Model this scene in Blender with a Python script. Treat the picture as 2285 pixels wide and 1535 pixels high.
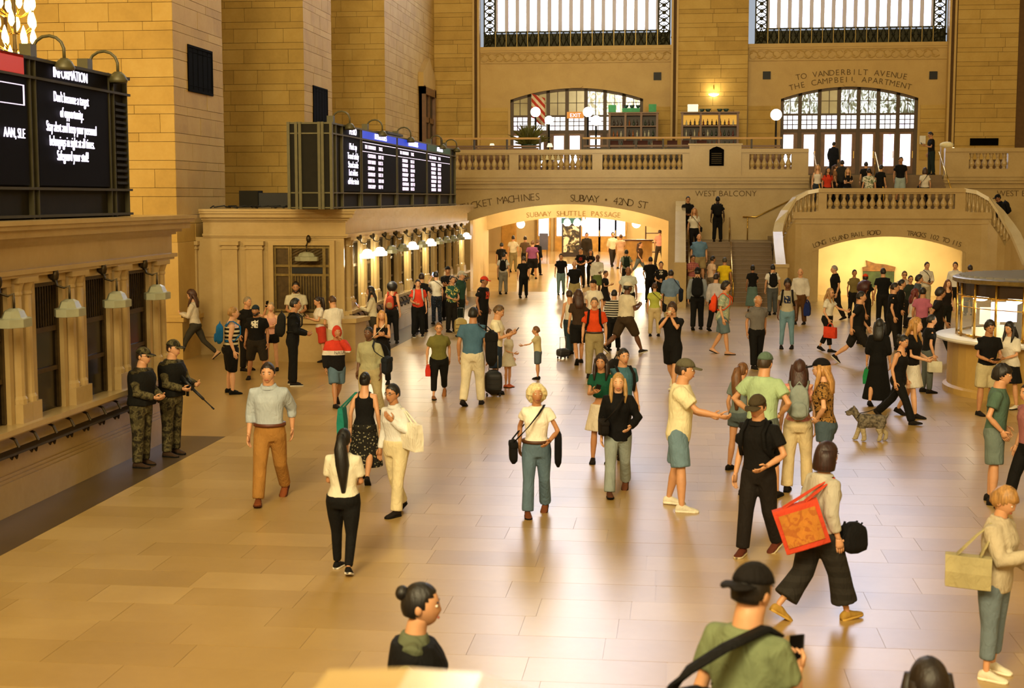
import bpy, bmesh, math, random
import numpy as np
from mathutils import Vector, Matrix

for _o in list(bpy.data.objects):
    bpy.data.objects.remove(_o)
SC = bpy.context.scene
COL = SC.collection
R = math.radians
random.seed(7)

# ------------------------------------------------------------------ camera
FPX, CX, CY, CAMH = 3174.0, 1142.5, 767.5, 4.0        # 50 mm lens on a 36 mm frame, 2285 x 1535
PITCH = math.atan((CY - 441.0) / FPX)
YAW = math.atan((1510.0 - CX) / math.hypot(FPX, CY - 441.0))
cam = bpy.data.cameras.new('camera')
cam.lens = FPX / 2285.0 * 36.0
cam.sensor_width = 36.0
cam.clip_start = 0.1
cam.clip_end = 300
cam.dof.use_dof = True
cam.dof.focus_distance = 34.0
cam.dof.aperture_fstop = 3.2
camo = bpy.data.objects.new('camera', cam)
camo.location = (0, 0, CAMH)
camo.rotation_euler = (math.pi / 2 - PITCH, 0, YAW)
COL.objects.link(camo)
SC.camera = camo

# ------------------------------------------------------------------ world, exposure
SC.view_settings.view_transform = 'Standard'
SC.view_settings.look = 'None'
SC.view_settings.exposure = -0.28
SC.view_settings.gamma = 1.0
SC.view_settings.use_curve_mapping = False
wd = bpy.data.worlds.new('world')
SC.world = wd
wd.use_nodes = True
wd.node_tree.nodes['Background'].inputs[0].default_value = (0.80, 0.88, 1.0, 1)
wd.node_tree.nodes['Background'].inputs[1].default_value = 0.6


# ------------------------------------------------------------------ the hall's own lights
def area_light(name, loc, rot, sx, sy, power, color, spread=180):
    l = bpy.data.lights.new(name, 'AREA')
    l.shape = 'RECTANGLE'
    l.size, l.size_y = sx, sy
    l.energy = power
    l.color = color
    l.spread = R(spread)
    o = bpy.data.objects.new(name, l)
    o.location = loc
    o.rotation_euler = rot
    COL.objects.link(o)
    return o


def point_light(name, loc, power, color, radius=0.3):
    l = bpy.data.lights.new(name, 'POINT')
    l.energy = power
    l.color = color
    l.shadow_soft_size = radius
    o = bpy.data.objects.new(name, l)
    o.location = loc
    COL.objects.link(o)
    return o


WARM = (1.0, 0.66, 0.30)
# tall east windows behind the camera, letting low warm morning light in
for _x, _p in ((-5.2, 11500), (8.0, 3000), (19.0, 1000)):
    area_light('east_window_light', (_x, -7.4, 15.5), (R(90), 0, 0), 7.5, 9.0, _p, (1.0, 0.81, 0.45))
# the chandeliers that hang along both long sides, above the frame
for _y in (2, 16, 30, 44, 55):
    for _x, _k in ((-5.0, 1.0), (20.0, 0.4)):
        point_light('chandelier_light', (_x, _y, 19.0), 2000 * _k, (1.0, 0.82, 0.48), 2.2)


# lamp of the side ramp that opens between the two ticket booths
point_light('ramp_lamp_light', (-14.3, 27.0, 5.2), 700, (1.0, 0.80, 0.42), .3)


# ------------------------------------------------------------------ colours and node materials
def lin(c):
    return c / 12.92 if c <= 0.04045 else ((c + 0.055) / 1.055) ** 2.4


def hx(s):
    s = s.lstrip('#')
    return tuple(lin(int(s[i:i + 2], 16) / 255.0) for i in (0, 2, 4)) + (1.0,)


def mul(c, k):
    return (min(1, c[0] * k), min(1, c[1] * k), min(1, c[2] * k), 1.0)


class NT:
    """tiny wrapper to write node graphs in a few lines"""

    def __init__(self, name):
        self.m = bpy.data.materials.new(name)
        self.m.use_nodes = True
        self.t = self.m.node_tree
        self.b = self.t.nodes['Principled BSDF']

    def n(self, typ, **kw):
        nd = self.t.nodes.new(typ)
        for k, v in kw.items():
            if k.startswith('i_'):
                key = k[2:]
                nd.inputs[int(key) if key.isdigit() else key.replace('_', ' ')].default_value = v
            else:
                setattr(nd, k, v)
        return nd

    def l(self, a, b):
        self.t.links.new(a, b)

    def ramp(self, fac, stops, mode='LINEAR'):
        r = self.n('ShaderNodeValToRGB')
        r.color_ramp.interpolation = mode
        els = r.color_ramp.elements
        while len(els) > 1:
            els.remove(els[-1])
        els[0].position, els[0].color = stops[0]
        for p, c in stops[1:]:
            e = els.new(p)
            e.color = c
        self.l(fac, r.inputs[0])
        return r.outputs[0]

    def mix(self, fac, a, b, mode='MIX'):
        m = self.n('ShaderNodeMix', data_type='RGBA', blend_type=mode)
        for s, v in ((0, fac), (6, a), (7, b)):
            if isinstance(v, (int, float, tuple)):
                m.inputs[s].default_value = v
            else:
                self.l(v, m.inputs[s])
        return m.outputs[2]

    def math(self, op, a, b=0.0, c=None):
        m = self.n('ShaderNodeMath', operation=op)
        for s, v in ((0, a), (1, b), (2, c)):
            if v is None:
                continue
            if isinstance(v, (int, float)):
                m.inputs[s].default_value = v
            else:
                self.l(v, m.inputs[s])
        return m.outputs[0]

    def coords(self, kind='Object'):
        return self.n('ShaderNodeTexCoord').outputs[kind]

    def noise(self, scale, detail=3, vec=None, dist=0.0, out='Fac'):
        nd = self.n('ShaderNodeTexNoise')
        nd.inputs['Scale'].default_value = scale
        nd.inputs['Detail'].default_value = detail
        nd.inputs['Distortion'].default_value = dist
        if vec is not None:
            self.l(vec, nd.inputs['Vector'])
        return nd.outputs[out]

    def bump(self, h, strength, dist=0.02):
        b = self.n('ShaderNodeBump')
        b.inputs['Strength'].default_value = strength
        b.inputs['Distance'].default_value = dist
        self.l(h, b.inputs['Height'])
        self.l(b.outputs[0], self.b.inputs['Normal'])

    def set(self, color=None, rough=None, metal=None, spec=None):
        for k, v in (('Base Color', color), ('Roughness', rough), ('Metallic', metal), ('Specular IOR Level', spec)):
            if v is None:
                continue
            if isinstance(v, (int, float, tuple)):
                self.b.inputs[k].default_value = v
            else:
                self.l(v, self.b.inputs[k])
        return self.m


def plain(name, col, rough=0.5, metal=0.0, var=0.12, scale=6.0, bump=0.0, spec=None):
    t = NT(name)
    c = hx(col)
    f = t.noise(scale, 4, t.coords())
    base = t.ramp(f, [(0.3, mul(c, 1 - var)), (0.7, mul(c, 1 + var))])
    if bump:
        t.bump(f, bump)
    return t.set(base, rough, metal, spec)


def stone(name, c1, c2, c3, rough=0.6, scale=1.4, bump=0.12, per=0.20, spec=0.4):
    """limestone or marble: blotches plus a tone of its own for each block"""
    t = NT(name)
    geo = t.n('ShaderNodeNewGeometry')
    oi = t.n('ShaderNodeObjectInfo')
    rnd = t.math('FRACT', t.math('ADD', oi.outputs['Random'], geo.outputs['Random Per Island']))
    f = t.noise(scale, 5, geo.outputs['Position'], 0.4)
    f2 = t.noise(scale * 9, 3, geo.outputs['Position'])
    mixf = t.math('ADD', t.math('MULTIPLY', f, 0.45), t.math('MULTIPLY', f2, 0.15))
    mixf = t.math('ADD', mixf, t.math('MULTIPLY', rnd, per))
    mixf = t.math('ADD', mixf, 0.21 - per / 2)
    base = t.ramp(mixf, [(0.22, hx(c1)), (0.5, hx(c2)), (0.8, hx(c3))])
    if bump:
        t.bump(f2, bump, 0.01)
    return t.set(base, rough, 0.0, spec)


def emit(name, col, strength):
    t = NT(name)
    t.b.inputs['Base Color'].default_value = (0, 0, 0, 1)
    t.b.inputs['Emission Color'].default_value = hx(col)
    t.b.inputs['Emission Strength'].default_value = strength
    return t.m


MT = {}
MT['lime'] = stone('limestone', '9c7c38', 'b89549', 'c8a85e', 0.7)
MT['lime_smooth'] = stone('dressed_limestone', 'a68444', 'ba9852', 'c8a864', 0.45, per=0.0, bump=0.06)
MT['joint'] = plain('mortar_joint', '5d4322', 0.9)
MT['marble'] = stone('botticino_marble', '9a804e', 'b09664', 'c0a878', 0.22, per=0.0, bump=0.0, spec=0.5)
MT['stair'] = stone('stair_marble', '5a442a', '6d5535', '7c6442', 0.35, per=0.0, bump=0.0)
MT['darkstrip'] = stone('dark_floor_strip', '3a2c1a', '483822', '54432b', 0.35, per=0.0, bump=0.0)
MT['bronze'] = plain('dark_bronze', '3d3320', 0.42, 0.75, 0.25, 9)
MT['bronze_l'] = plain('worn_bronze', '7d6a3c', 0.38, 0.7, 0.25, 9)
MT['blackmetal'] = plain('black_metal', '0d0c0b', 0.5, 0.3)
MT['olive'] = plain('olive_bronze_paint', '565031', 0.5, 0.3, 0.12)
MT['olive_d'] = plain('dark_olive_panel', '1d1a11', 0.7, 0.0, 0.12, spec=.15)
MT['screen'] = plain('dark_screen', '0a0706', 0.7, spec=.05)
MT['matte'] = plain('matte_black_grille', '080705', 0.95, spec=.05)
MT['dkwood'] = plain('dark_wood', '2a190d', 0.45, 0, 0.25, 4)
MT['wood'] = plain('red_brown_wood', '6a4522', 0.4, 0, 0.25, 4)
MT['wood_l'] = plain('honey_wood', 'bb8c3c', 0.4, 0, 0.2, 4)
MT['white'] = plain('white_enamel', 'd8d4c8', 0.35, 0, 0.04)
MT['steel'] = plain('brushed_steel', '9c9a92', 0.3, 0.9, 0.1)
MT['brass'] = plain('polished_brass', 'c9a14a', 0.22, 0.95, 0.12)
MT['lamp'] = emit('lit_lamp_glass', 'fff3d8', 18.0)
MT['globe'] = emit('lit_globe', 'fff4e0', 9.0)
MT['text_w'] = emit('screen_white_text', 'f2e4ff', 3.2)
MT['text_dim'] = emit('screen_row_text', 'f0d8ea', 2.0)
MT['blue_scr'] = emit('screen_blue_band', '1f49d8', 1.0)
MT['green_scr'] = emit('screen_green_band', '0e4a26', 0.7)
MT['red_scr'] = emit('screen_red_band', 'd0301a', 1.0)
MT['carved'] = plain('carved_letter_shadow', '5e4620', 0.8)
MT['olive_n'] = plain('shaded_bronze_frame', '3a3521', 0.6, 0.1, 0.12, spec=.2)  # darker copy of the olive bronze, the near board's shade in its colour
MT['post_wood'] = plain('dark_bronze_post', '4c3a26', 0.5, 0.1, 0.2)
MT['faint'] = plain('faint_gilt_letter', '9a7638', 0.8)
MT['rubber'] = plain('black_rubber', '0c0c0c', 0.6)


def glass_mat():
    t = NT('clear_glass')
    t.b.inputs['Base Color'].default_value = (0.95, 0.97, 0.95, 1)
    t.b.inputs['Roughness'].default_value = 0.03
    t.b.inputs['Alpha'].default_value = 0.16
    return t.m


MT['glass'] = glass_mat()


# ------------------------------------------------------------------ mesh building
class MB:
    """collects vertices and faces in world coordinates, then links them as ONE mesh object"""

    def __init__(self):
        self.v, self.f, self.m = [], [], []

    def add(self, vs, fs, mat=0):
        k = len(self.v)
        self.v.extend([tuple(map(float, p)) for p in vs])
        self.f.extend([tuple(i + k for i in f) for f in fs])
        self.m.extend([mat] * len(fs))
        return self

    def box(self, x0, y0, z0, x1, y1, z1, mat=0):
        x0, x1 = min(x0, x1), max(x0, x1)
        y0, y1 = min(y0, y1), max(y0, y1)
        z0, z1 = min(z0, z1), max(z0, z1)
        v = [(x, y, z) for z in (z0, z1) for y in (y0, y1) for x in (x0, x1)]
        return self.add(v, [(0, 2, 3, 1), (4, 5, 7, 6), (0, 1, 5, 4), (2, 6, 7, 3), (0, 4, 6, 2), (1, 3, 7, 5)], mat)

    def loft(self, rings, mat=0, cap=True, closed=True):
        n = len(rings[0])
        vs = [p for r in rings for p in r]
        fs = []
        for i in range(len(rings) - 1):
            for j in range(n if closed else n - 1):
                a, b = i * n + j, i * n + (j + 1) % n
                fs.append((a, b, b + n, a + n))
        if cap:
            fs.append(tuple(range(n - 1, -1, -1)))
            fs.append(tuple((len(rings) - 1) * n + j for j in range(n)))
        return self.add(vs, fs, mat)

    def tube(self, path, rad, n=8, mat=0, cap=True, flat=None):
        path = [np.array(p, float) for p in path]
        if isinstance(rad, (int, float)):
            rad = [rad] * len(path)
        rings = []
        ref = np.array((0, 0, 1.0))
        d0 = path[-1] - path[0]
        if abs(d0[2]) > 0.85 * np.linalg.norm(d0):
            ref = np.array((0, 1.0, 0))
        for i, p in enumerate(path):
            d = path[min(i + 1, len(path) - 1)] - path[max(i - 1, 0)]
            d = d / (np.linalg.norm(d) + 1e-9)
            r_ = ref if abs(d @ ref) < 0.95 else np.array((1.0, 0, 0))
            a = np.cross(d, r_)
            a /= np.linalg.norm(a) + 1e-9
            b = np.cross(d, a)
            ra = rad[i]
            rx, ry = ra if isinstance(ra, tuple) else (ra, ra)
            rings.append([p + a * rx * math.cos(t) + b * ry * math.sin(t)
                          for t in (2 * math.pi * j / n for j in range(n))])
        return self.loft(rings, mat, cap)

    def lathe(self, prof, c=(0, 0, 0), n=16, mat=0, cap=True):
        rings = [[(c[0] + r * math.cos(2 * math.pi * j / n), c[1] + r * math.sin(2 * math.pi * j / n), c[2] + z)
                  for j in range(n)] for r, z in prof]
        return self.loft(rings, mat, cap)

    def ell(self, c, r, nu=12, nv=8, mat=0, rot=None):
        c = np.array(c, float)
        vs, fs = [], []
        for i in range(nv + 1):
            th = math.pi * i / nv
            for j in range(nu):
                ph = 2 * math.pi * j / nu
                p = np.array((r[0] * math.sin(th) * math.cos(ph), r[1] * math.sin(th) * math.sin(ph), r[2] * math.cos(th)))
                vs.append(c + (rot @ p if rot is not None else p))
        for i in range(nv):
            for j in range(nu):
                a, b = i * nu + j, i * nu + (j + 1) % nu
                if i == 0:
                    fs.append((a, a + nu, b + nu))
                elif i == nv - 1:
                    fs.append((a, a + nu, b))
                else:
                    fs.append((a, a + nu, b + nu, b))
        return self.add(vs, fs, mat)

    def prism(self, poly, axis, a, b, mat=0):
        """poly in the two other axes, extruded along axis from a to b"""
        def mk(p, t):
            if axis == 'y':
                return (p[0], t, p[1])
            if axis == 'x':
                return (t, p[0], p[1])
            return (p[0], p[1], t)
        n = len(poly)
        vs = [mk(p, a) for p in poly] + [mk(p, b) for p in poly]
        fs = [tuple(range(n)), tuple(range(2 * n - 1, n - 1, -1))]
        for i in range(n):
            j = (i + 1) % n
            fs.append((i, i + n, j + n, j))
        return self.add(vs, fs, mat)

    def mesh(self, name, mats, off=(0, 0, 0), smooth=False):
        me = bpy.data.meshes.new(name)
        ox, oy, oz = off
        me.from_pydata([(x - ox, y - oy, z - oz) for x, y, z in self.v], [], self.f)
        mats = mats if isinstance(mats, (list, tuple)) else [mats]
        for m in mats:
            me.materials.append(MT[m] if isinstance(m, str) else m)
        if len(mats) > 1:
            me.polygons.foreach_set('material_index', self.m)
        if smooth:
            me.polygons.foreach_set('use_smooth', [True] * len(me.polygons))
        bm = bmesh.new()
        bm.from_mesh(me)
        bmesh.ops.recalc_face_normals(bm, faces=bm.faces)
        bm.to_mesh(me)
        bm.free()
        me.update()
        return me

    def build(self, name, mats, parent=None, smooth=False):
        off = root_loc(parent)
        o = bpy.data.objects.new(name, self.mesh(name, mats, off, smooth))
        COL.objects.link(o)
        if parent is not None:
            o.parent = parent
        return o


def root_loc(p):
    t = Vector((0, 0, 0))
    while p is not None:
        t += p.location
        p = p.parent
    return t


def tag(o, label=None, cat=None, group=None, kind=None):
    for k, v in (('label', label), ('category', cat), ('group', group), ('kind', kind)):
        if v:
            o[k] = v
    return o


def thing(name, label, cat, loc=(0, 0, 0), group=None, kind=None):
    o = bpy.data.objects.new(name, None)
    o.empty_display_size = 0.2
    o.location = loc
    COL.objects.link(o)
    return tag(o, label, cat, group, kind)


def struct(name, bm, mats, label=None):
    o = bm.build(name, mats)
    o['kind'] = 'structure'
    if label:
        o['label'] = label
    return o


_UB = {}


def piece(name, mat, parent, x0, y0, z0, x1, y1, z1):
    """one block, tile or slat: an object of its own that shares the unit-cube mesh of its material"""
    if mat not in _UB:
        _UB[mat] = MB().box(-.5, -.5, -.5, .5, .5, .5).mesh('block_' + mat, mat)
    o = bpy.data.objects.new(name, _UB[mat])
    c = Vector(((x0 + x1) / 2, (y0 + y1) / 2, (z0 + z1) / 2)) - root_loc(parent)
    o.location = c
    o.scale = (abs(x1 - x0), abs(y1 - y0), abs(z1 - z0))
    COL.objects.link(o)
    o.parent = parent
    return o


def text_mesh(s, size, depth=0.01, align='CENTER', sx=1.0, thin=True):
    """flat lettering as a mesh in the x-z plane, facing -y; returns verts and faces as arrays"""
    cu = bpy.data.curves.new('lettering', 'FONT')
    cu.body = s
    cu.size = size
    cu.align_x = align
    cu.extrude = depth / 2
    cu.resolution_u = 3
    cu.offset = -0.012 * size if thin else 0.0
    o = bpy.data.objects.new('lettering', cu)
    COL.objects.link(o)
    dg = bpy.context.evaluated_depsgraph_get()
    me = bpy.data.meshes.new_from_object(o.evaluated_get(dg))
    v = [(p.co.x * sx, -p.co.z, p.co.y) for p in me.vertices]
    f = [tuple(p.vertices) for p in me.polygons]
    bpy.data.objects.remove(o)
    bpy.data.curves.remove(cu)
    bpy.data.meshes.remove(me)
    return np.array(v).reshape(-1, 3), f


def text_to(bm, s, size, org, ux=(1, 0, 0), uy=(0, 1, 0), align='CENTER', mat=0, sx=1.0, depth=0.01):
    v, f = text_mesh(s, size, depth, align, sx)
    if len(v) == 0:
        return
    ux, uy = np.array(ux, float), np.array(uy, float)
    uz = np.array((0, 0, 1.0))
    bm.add(np.array(org) + v[:, :1] * ux + v[:, 1:2] * uy + v[:, 2:] * uz, f, mat)


def text_arc(bm, s, size, cx, y, z_mid, half, rise, mat=0, depth=0.01, x_from=None, x_to=None):
    """letters one by one along a flat segmental arc on a wall facing -y; arc height falls by `rise` at +-half"""
    x_from = cx - half if x_from is None else x_from
    x_to = cx + half if x_to is None else x_to
    n = len(s)
    for i, ch in enumerate(s):
        if ch == ' ':
            continue
        x = x_from + (x_to - x_from) * (i + 0.5) / n
        u = (x - cx) / half
        z = z_mid - rise * u * u
        ang = math.atan(-2 * rise * u / half)
        v, f = text_mesh(ch, size, depth)
        if len(v) == 0:
            continue
        c, sn = math.cos(ang), math.sin(ang)
        vx = v[:, 0] * c - v[:, 2] * sn
        vz = v[:, 0] * sn + v[:, 2] * c
        bm.add(np.stack((x + vx, y + v[:, 1], z + vz), 1), f, mat)


# ------------------------------------------------------------------ pixel helpers (measured on the photograph)
_fw = np.array((-math.sin(YAW) * math.cos(PITCH), math.cos(YAW) * math.cos(PITCH), -math.sin(PITCH)))
_rt = np.array((math.cos(YAW), math.sin(YAW), 0.0))
_up = np.cross(_rt, _fw)


def ray(x, y):
    return _fw + _rt * (x - CX) / FPX - _up * (y - CY) / FPX


def onZ(x, y, z=0.0):
    d = ray(x, y)
    return np.array((0, 0, CAMH)) + d * ((z - CAMH) / d[2])


def onY(x, y, Y):
    d = ray(x, y)
    return np.array((0, 0, CAMH)) + d * (Y / d[1])

# ================================================================== THE SETTING
MT['tile'] = stone('floor_marble_tile', '967840', 'a78850', 'b99b62', 0.29, 0.9, 0.0, 0.30, 0.95)
MT['grey_ceiling'] = plain('painted_vault', '2f4a44', 0.8)
MT['plaster'] = plain('warm_plaster', 'd6bd84', 0.7, 0, 0.08, 1.2)

# ---- floor
floor = struct('floor', MB().box(-16.5, -8, -0.4, 28, 60.5, -0.006), 'tile')
tiles = []
y = 9.6
row = 0
while y < 60.2:
    xl = onY(-60, 700, y)[0] - 1.2
    xr = onY(2345, 700, y)[0] + 1.2
    x = max(-7.5, xl) - random.random() * 1.2
    while x < min(xr, 16.5):
        w = random.choice((0.9, 1.2, 1.2, 1.5))
        a = max(x, -7.5)
        if x + w - a > 0.15:
            tiles.append((y, a, x + w))
        x += w
    y += 0.61
    row += 1
tiles.sort(key=lambda t: t[0])
for (ty, a, b) in tiles[:300]:
    piece('tile', 'tile', floor, a + .002, ty + .002, -0.03, b - .002, ty + .608, random.uniform(-.0006, .0006))
far_t = MB()
for (ty, a, b) in tiles[300:]:
    far_t.box(a + .0025, ty + .0025, -0.03, b - .0025, ty + .6075, random.uniform(-.0008, .0008))
ft = far_t.build('distant_tiles', 'tile', floor)
ft['kind'] = 'stuff'
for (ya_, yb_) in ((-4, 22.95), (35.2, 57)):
    MB().box(-8.4, ya_, -0.03, -7.5, yb_, 0.001).build('dark_strip', 'darkstrip', floor)  # darker floor strip along the foot of each booth
MB().box(-12.2, 22.95, -0.03, -7.5, 35.2, 0.0).build('recess_slab', 'tile', floor)

# ---- ceiling and outer walls of the hall
struct('ceiling', MB().box(-16.5, -8, 33, 28, 90, 33.4), 'grey_ceiling')
struct('wall_east', MB().box(-16.5, -8.4, 0, 28, -8, 33), 'lime_smooth')
struct('wall_north', MB().box(28, -8, 0, 28.4, 90, 33), 'lime_smooth')
struct('wall_south', MB().box(-17, -8, 0, -16.5, 72.5, 33), 'lime_smooth')

C_T, C_S = 0.455, 0.215     # tall and short stone courses alternate


def courses(z0, z1):
    out, z, k = [], z0, 0
    while z < z1 - 0.05:
        h = (C_T, C_S)[k % 2]
        out.append((z, min(z + h, z1)))
        z += h
        k += 1
    return out


def block_row(parent, axis, face, a, b, z0, z1, depth, lens=(0.9, 1.2, 1.5), g=0.0055):
    """a row of ashlar blocks between a and b; axis 'x' runs along x on a face looking to -y, 'y' runs along y looking to +x"""
    if b - a < 0.12:
        return
    p = a
    while p < b - 1e-3:
        q = p + random.choice(lens) * random.uniform(0.85, 1.15)
        if b - q < 0.35:
            q = b
        j = random.uniform(-.004, .004)
        if axis == 'x':
            piece('block', 'lime', parent, p + g, face + j, z0 + g, q - g, face + depth, z1 - g)
        else:
            piece('block', 'lime', parent, face + j, p + g, z0 + g, face - depth, q - g, z1 - g)
        p = q


def pier(name, y0, y1, zb, zt, xe):
    """a great square pier; east face (towards the camera) and north face (towards the hall) carry ashlar"""
    o = struct(name, MB().box(-16.5, y0 + .05, 0, -12.25, y1, 33).box(-16.5, y0 + .005, zt, -12.2, y1, 33, 1), ['joint', 'lime'])
    for (a, b) in courses(zb, zt):
        block_row(o, 'x', y0, xe, -12.2, a, b, 0.1)
        block_row(o, 'y', -12.2, y0 + .002, y1, a, b, 0.1)
    bs = MB()
    for (dz0, dz1, pr) in ((0, .95, .12), (.95, 1.05, .17), (1.05, 1.12, .08)):
        bs.box(-16.5, y0 - pr, dz0, -12.2 + pr, y1, dz1)
    bs.box(-16.5, y0 - .01, 1.12, -12.19, y1, zb)
    bs.build('plinth', 'lime_smooth', o)
    return o


p1 = pier('pier', 33.92, 37.76, 2.9, 9.35, -16.4)
p2 = pier('pier', 46.24, 50.07, 3.7, 11.3, -15.9)
p3 = pier('pier', 59.4, 71.7, 3.7, 13.4, -15.3)


def wall_grille(parent, ya, yb, za, zb):
    g = MB().box(-12.24, ya, za, -12.185, yb, zb)
    o = g.build('vent_grille', 'matte', parent)
    fr = MB()
    t = .06
    fr.box(-12.24, ya, za + t, -12.17, ya + t, zb - t).box(-12.24, yb - t, za + t, -12.17, yb, zb - t)
    fr.box(-12.24, ya, za, -12.17, yb, za + t).box(-12.24, ya, zb - t, -12.17, yb, zb)
    n = 5
    for i in range(1, n):
        yy = ya + (yb - ya) * i / n
        fr.box(-12.2, yy - .009, za + t, -12.178, yy + .009, zb - t)
    for zz in (za + .16, zb - .16):
        fr.box(-12.2, ya + t, zz - .009, -12.176, yb - t, zz + .009)
    fr.build('frame', 'matte', o)


wall_grille(p1, 34.95, 36.85, 6.66, 7.82)
wall_grille(p2, 47.35, 49.35, 6.0, 7.76)
# tall bronze doorway with a pointed stone head on the far pier
nd = MB().box(-12.19, 67.3, 4.9, -12.05, 70.5, 9.1)
n_o = nd.build('niche_doorway', 'bronze', p3)
fr = MB()
for yy in (67.3, 70.2):
    fr.box(-12.2, yy, 4.9, -11.9, yy + .3, 9.3)
fr.box(-12.2, 67.3, 8.9, -11.9, 70.5, 9.25)
fr.box(-12.1, 67.6, 7.6, -11.97, 70.2, 7.85)
fr.box(-12.1, 68.8, 4.9, -11.97, 69.0, 9.0)
fr.build('frame', 'wood', n_o)
MB().prism([(67.2, 9.25), (70.6, 9.25), (70.6, 9.9), (68.9, 10.7), (67.2, 9.9)], 'x', -12.2, -11.95).build('niche_head', 'lime_smooth', n_o)


# ---- arches
def arch_wall(bm, x0, x1, z0, zt, cx, half, zs, rise, y0, y1, n=26, mat=0):
    if cx - half > x0:
        bm.box(x0, y0, z0, cx - half, y1, zt, mat)
    if cx + half < x1:
        bm.box(cx + half, y0, z0, x1, y1, zt, mat)
    for i in range(n):
        a = cx - half + 2 * half * i / n
        b = cx - half + 2 * half * (i + 1) / n
        za = zs + rise * (1 - ((a - cx) / half) ** 2)
        zb = zs + rise * (1 - ((b - cx) / half) ** 2)
        v = [(a, y0, za), (b, y0, zb), (b, y0, zt), (a, y0, zt), (a, y1, za), (b, y1, zb), (b, y1, zt), (a, y1, zt)]
        bm.add(v, [(0, 1, 2, 3), (5, 4, 7, 6), (1, 0, 4, 5), (3, 2, 6, 7)], mat)
    return bm


def arch_z(x, cx, half, zs, rise):
    u = (x - cx) / half
    return zs + rise * (1 - u * u)


# ---- west wall
WY = 72.0
A1 = (-5.055, 3.335, 8.90, 0.56)
A2 = (8.355, 3.305, 8.84, 0.57)
ZB = 4.93
ww = MB()
for (bx0, bx1, A) in ((-9.95, -0.3, A1), (3.4, 13.0, A2)):
    arch_wall(ww, bx0, bx1, ZB, 10.72, *A, WY + .06, WY + .5, mat=0)
    ww.box(bx0, WY + .04, 10.72, bx1, WY + .5, 11.34, 1)
    ww.box(bx0, WY - .06, 11.34, bx1, WY + .5, 11.52, 1)
for (a, b) in ((-12.3, -9.95), (-0.3, 3.4), (13.0, 28.0)):
    ww.box(a, WY - .28, ZB, b, WY + .5, 33, 2)
ww.box(-12.3, WY, 31, 28, WY + .5, 33, 1)
wall_w = struct('wall_west', ww, ['lime_smooth', 'lime_smooth', 'joint'])
for (z0, z1) in courses(ZB + .9, 14.2):
    for (a, b) in ((-12.2, -10.2), (-0.05, 3.4), (13.35, 16.2)):
        block_row(wall_w, 'x', WY - .33, a, b, z0, z1, .1, (1.1, 1.5, 1.9), .007)
    if z1 < 8.9:
        for (bx0, bx1, A) in ((-9.9, -.35, A1), (3.45, 12.95, A2)):
            block_row(wall_w, 'x', WY, bx0, A[0] - A[1] - .1, z0, z1, .1, (1.1, 1.6), .007)
            block_row(wall_w, 'x', WY, A[0] + A[1] + .1, bx1, z0, z1, .1, (1.1, 1.6), .007)
tr = MB()
for xx in (-10.2, -9.95, -.3, -.05, 13.0, 13.25):
    tr.box(xx - .05, WY - .4, ZB, xx + .05, WY + .1, 33)
tr.build('pilaster_moulding', 'lime_smooth', wall_w)
# carved frieze: a running leaf scroll in relief
fz = MB()
for (bx0, bx1) in ((-9.9, -.35), (3.45, 12.95)):
    fz.box(bx0, WY - .02, 10.70, bx1, WY + .1, 10.76).box(bx0, WY - .02, 11.24, bx1, WY + .1, 11.34)
    x = bx0 + .2
    k = 0
    while x < bx1 - .2:
        s = 1 if k % 2 else -1
        pts = [(x + .17 * math.cos(t) , WY + .02, 11.0 + s * .05 + .15 * math.sin(t) * s) for t in np.linspace(.2, 4.6, 7)]
        fz.tube(pts, .03, 5)
        fz.tube([(x - .17, WY + .02, 11.0 - s * .12), (x, WY, 11.0 - s * .2), (x + .2, WY + .02, 11.0 - s * .1)], .028, 5)
        x += .38
        k += 1
fz.build('leaf_frieze', 'lime_smooth', wall_w)
ks = MB()
for A in (A1, A2):
    ks.prism([(A[0] - .22, A[2] + A[3]), (A[0] + .22, A[2] + A[3]), (A[0] + .34, A[2] + A[3] + .1), (A[0], A[2] + A[3] + .32), (A[0] - .34, A[2] + A[3] + .1)], 'y', WY - .06, WY + .1)
ks.build('keystone', 'lime_smooth', wall_w)
sp = MB()
for (px, py) in ((1467, 170), (1711, 168), (2083, 168)):
    c = onY(px, py, WY)
    sp.box(c[0] - .19, WY + .0, c[2] - .19, c[0] + .19, WY + .1, c[2] + .19)
sp.build('square_vent', 'blackmetal', wall_w)
lt = MB()
text_arc(lt, 'TO VANDERBILT AVENUE', .40, 8.36, WY + .045, 9.98, 3.0, .32, depth=.03, x_from=5.75, x_to=11.1)
text_arc(lt, 'THE CAMPBELL APARTMENT', .40, 8.36, WY + .045, 9.62, 3.0, .42, depth=.03, x_from=5.45, x_to=11.3)
lt.build('carved_lettering', 'carved', wall_w)


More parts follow.
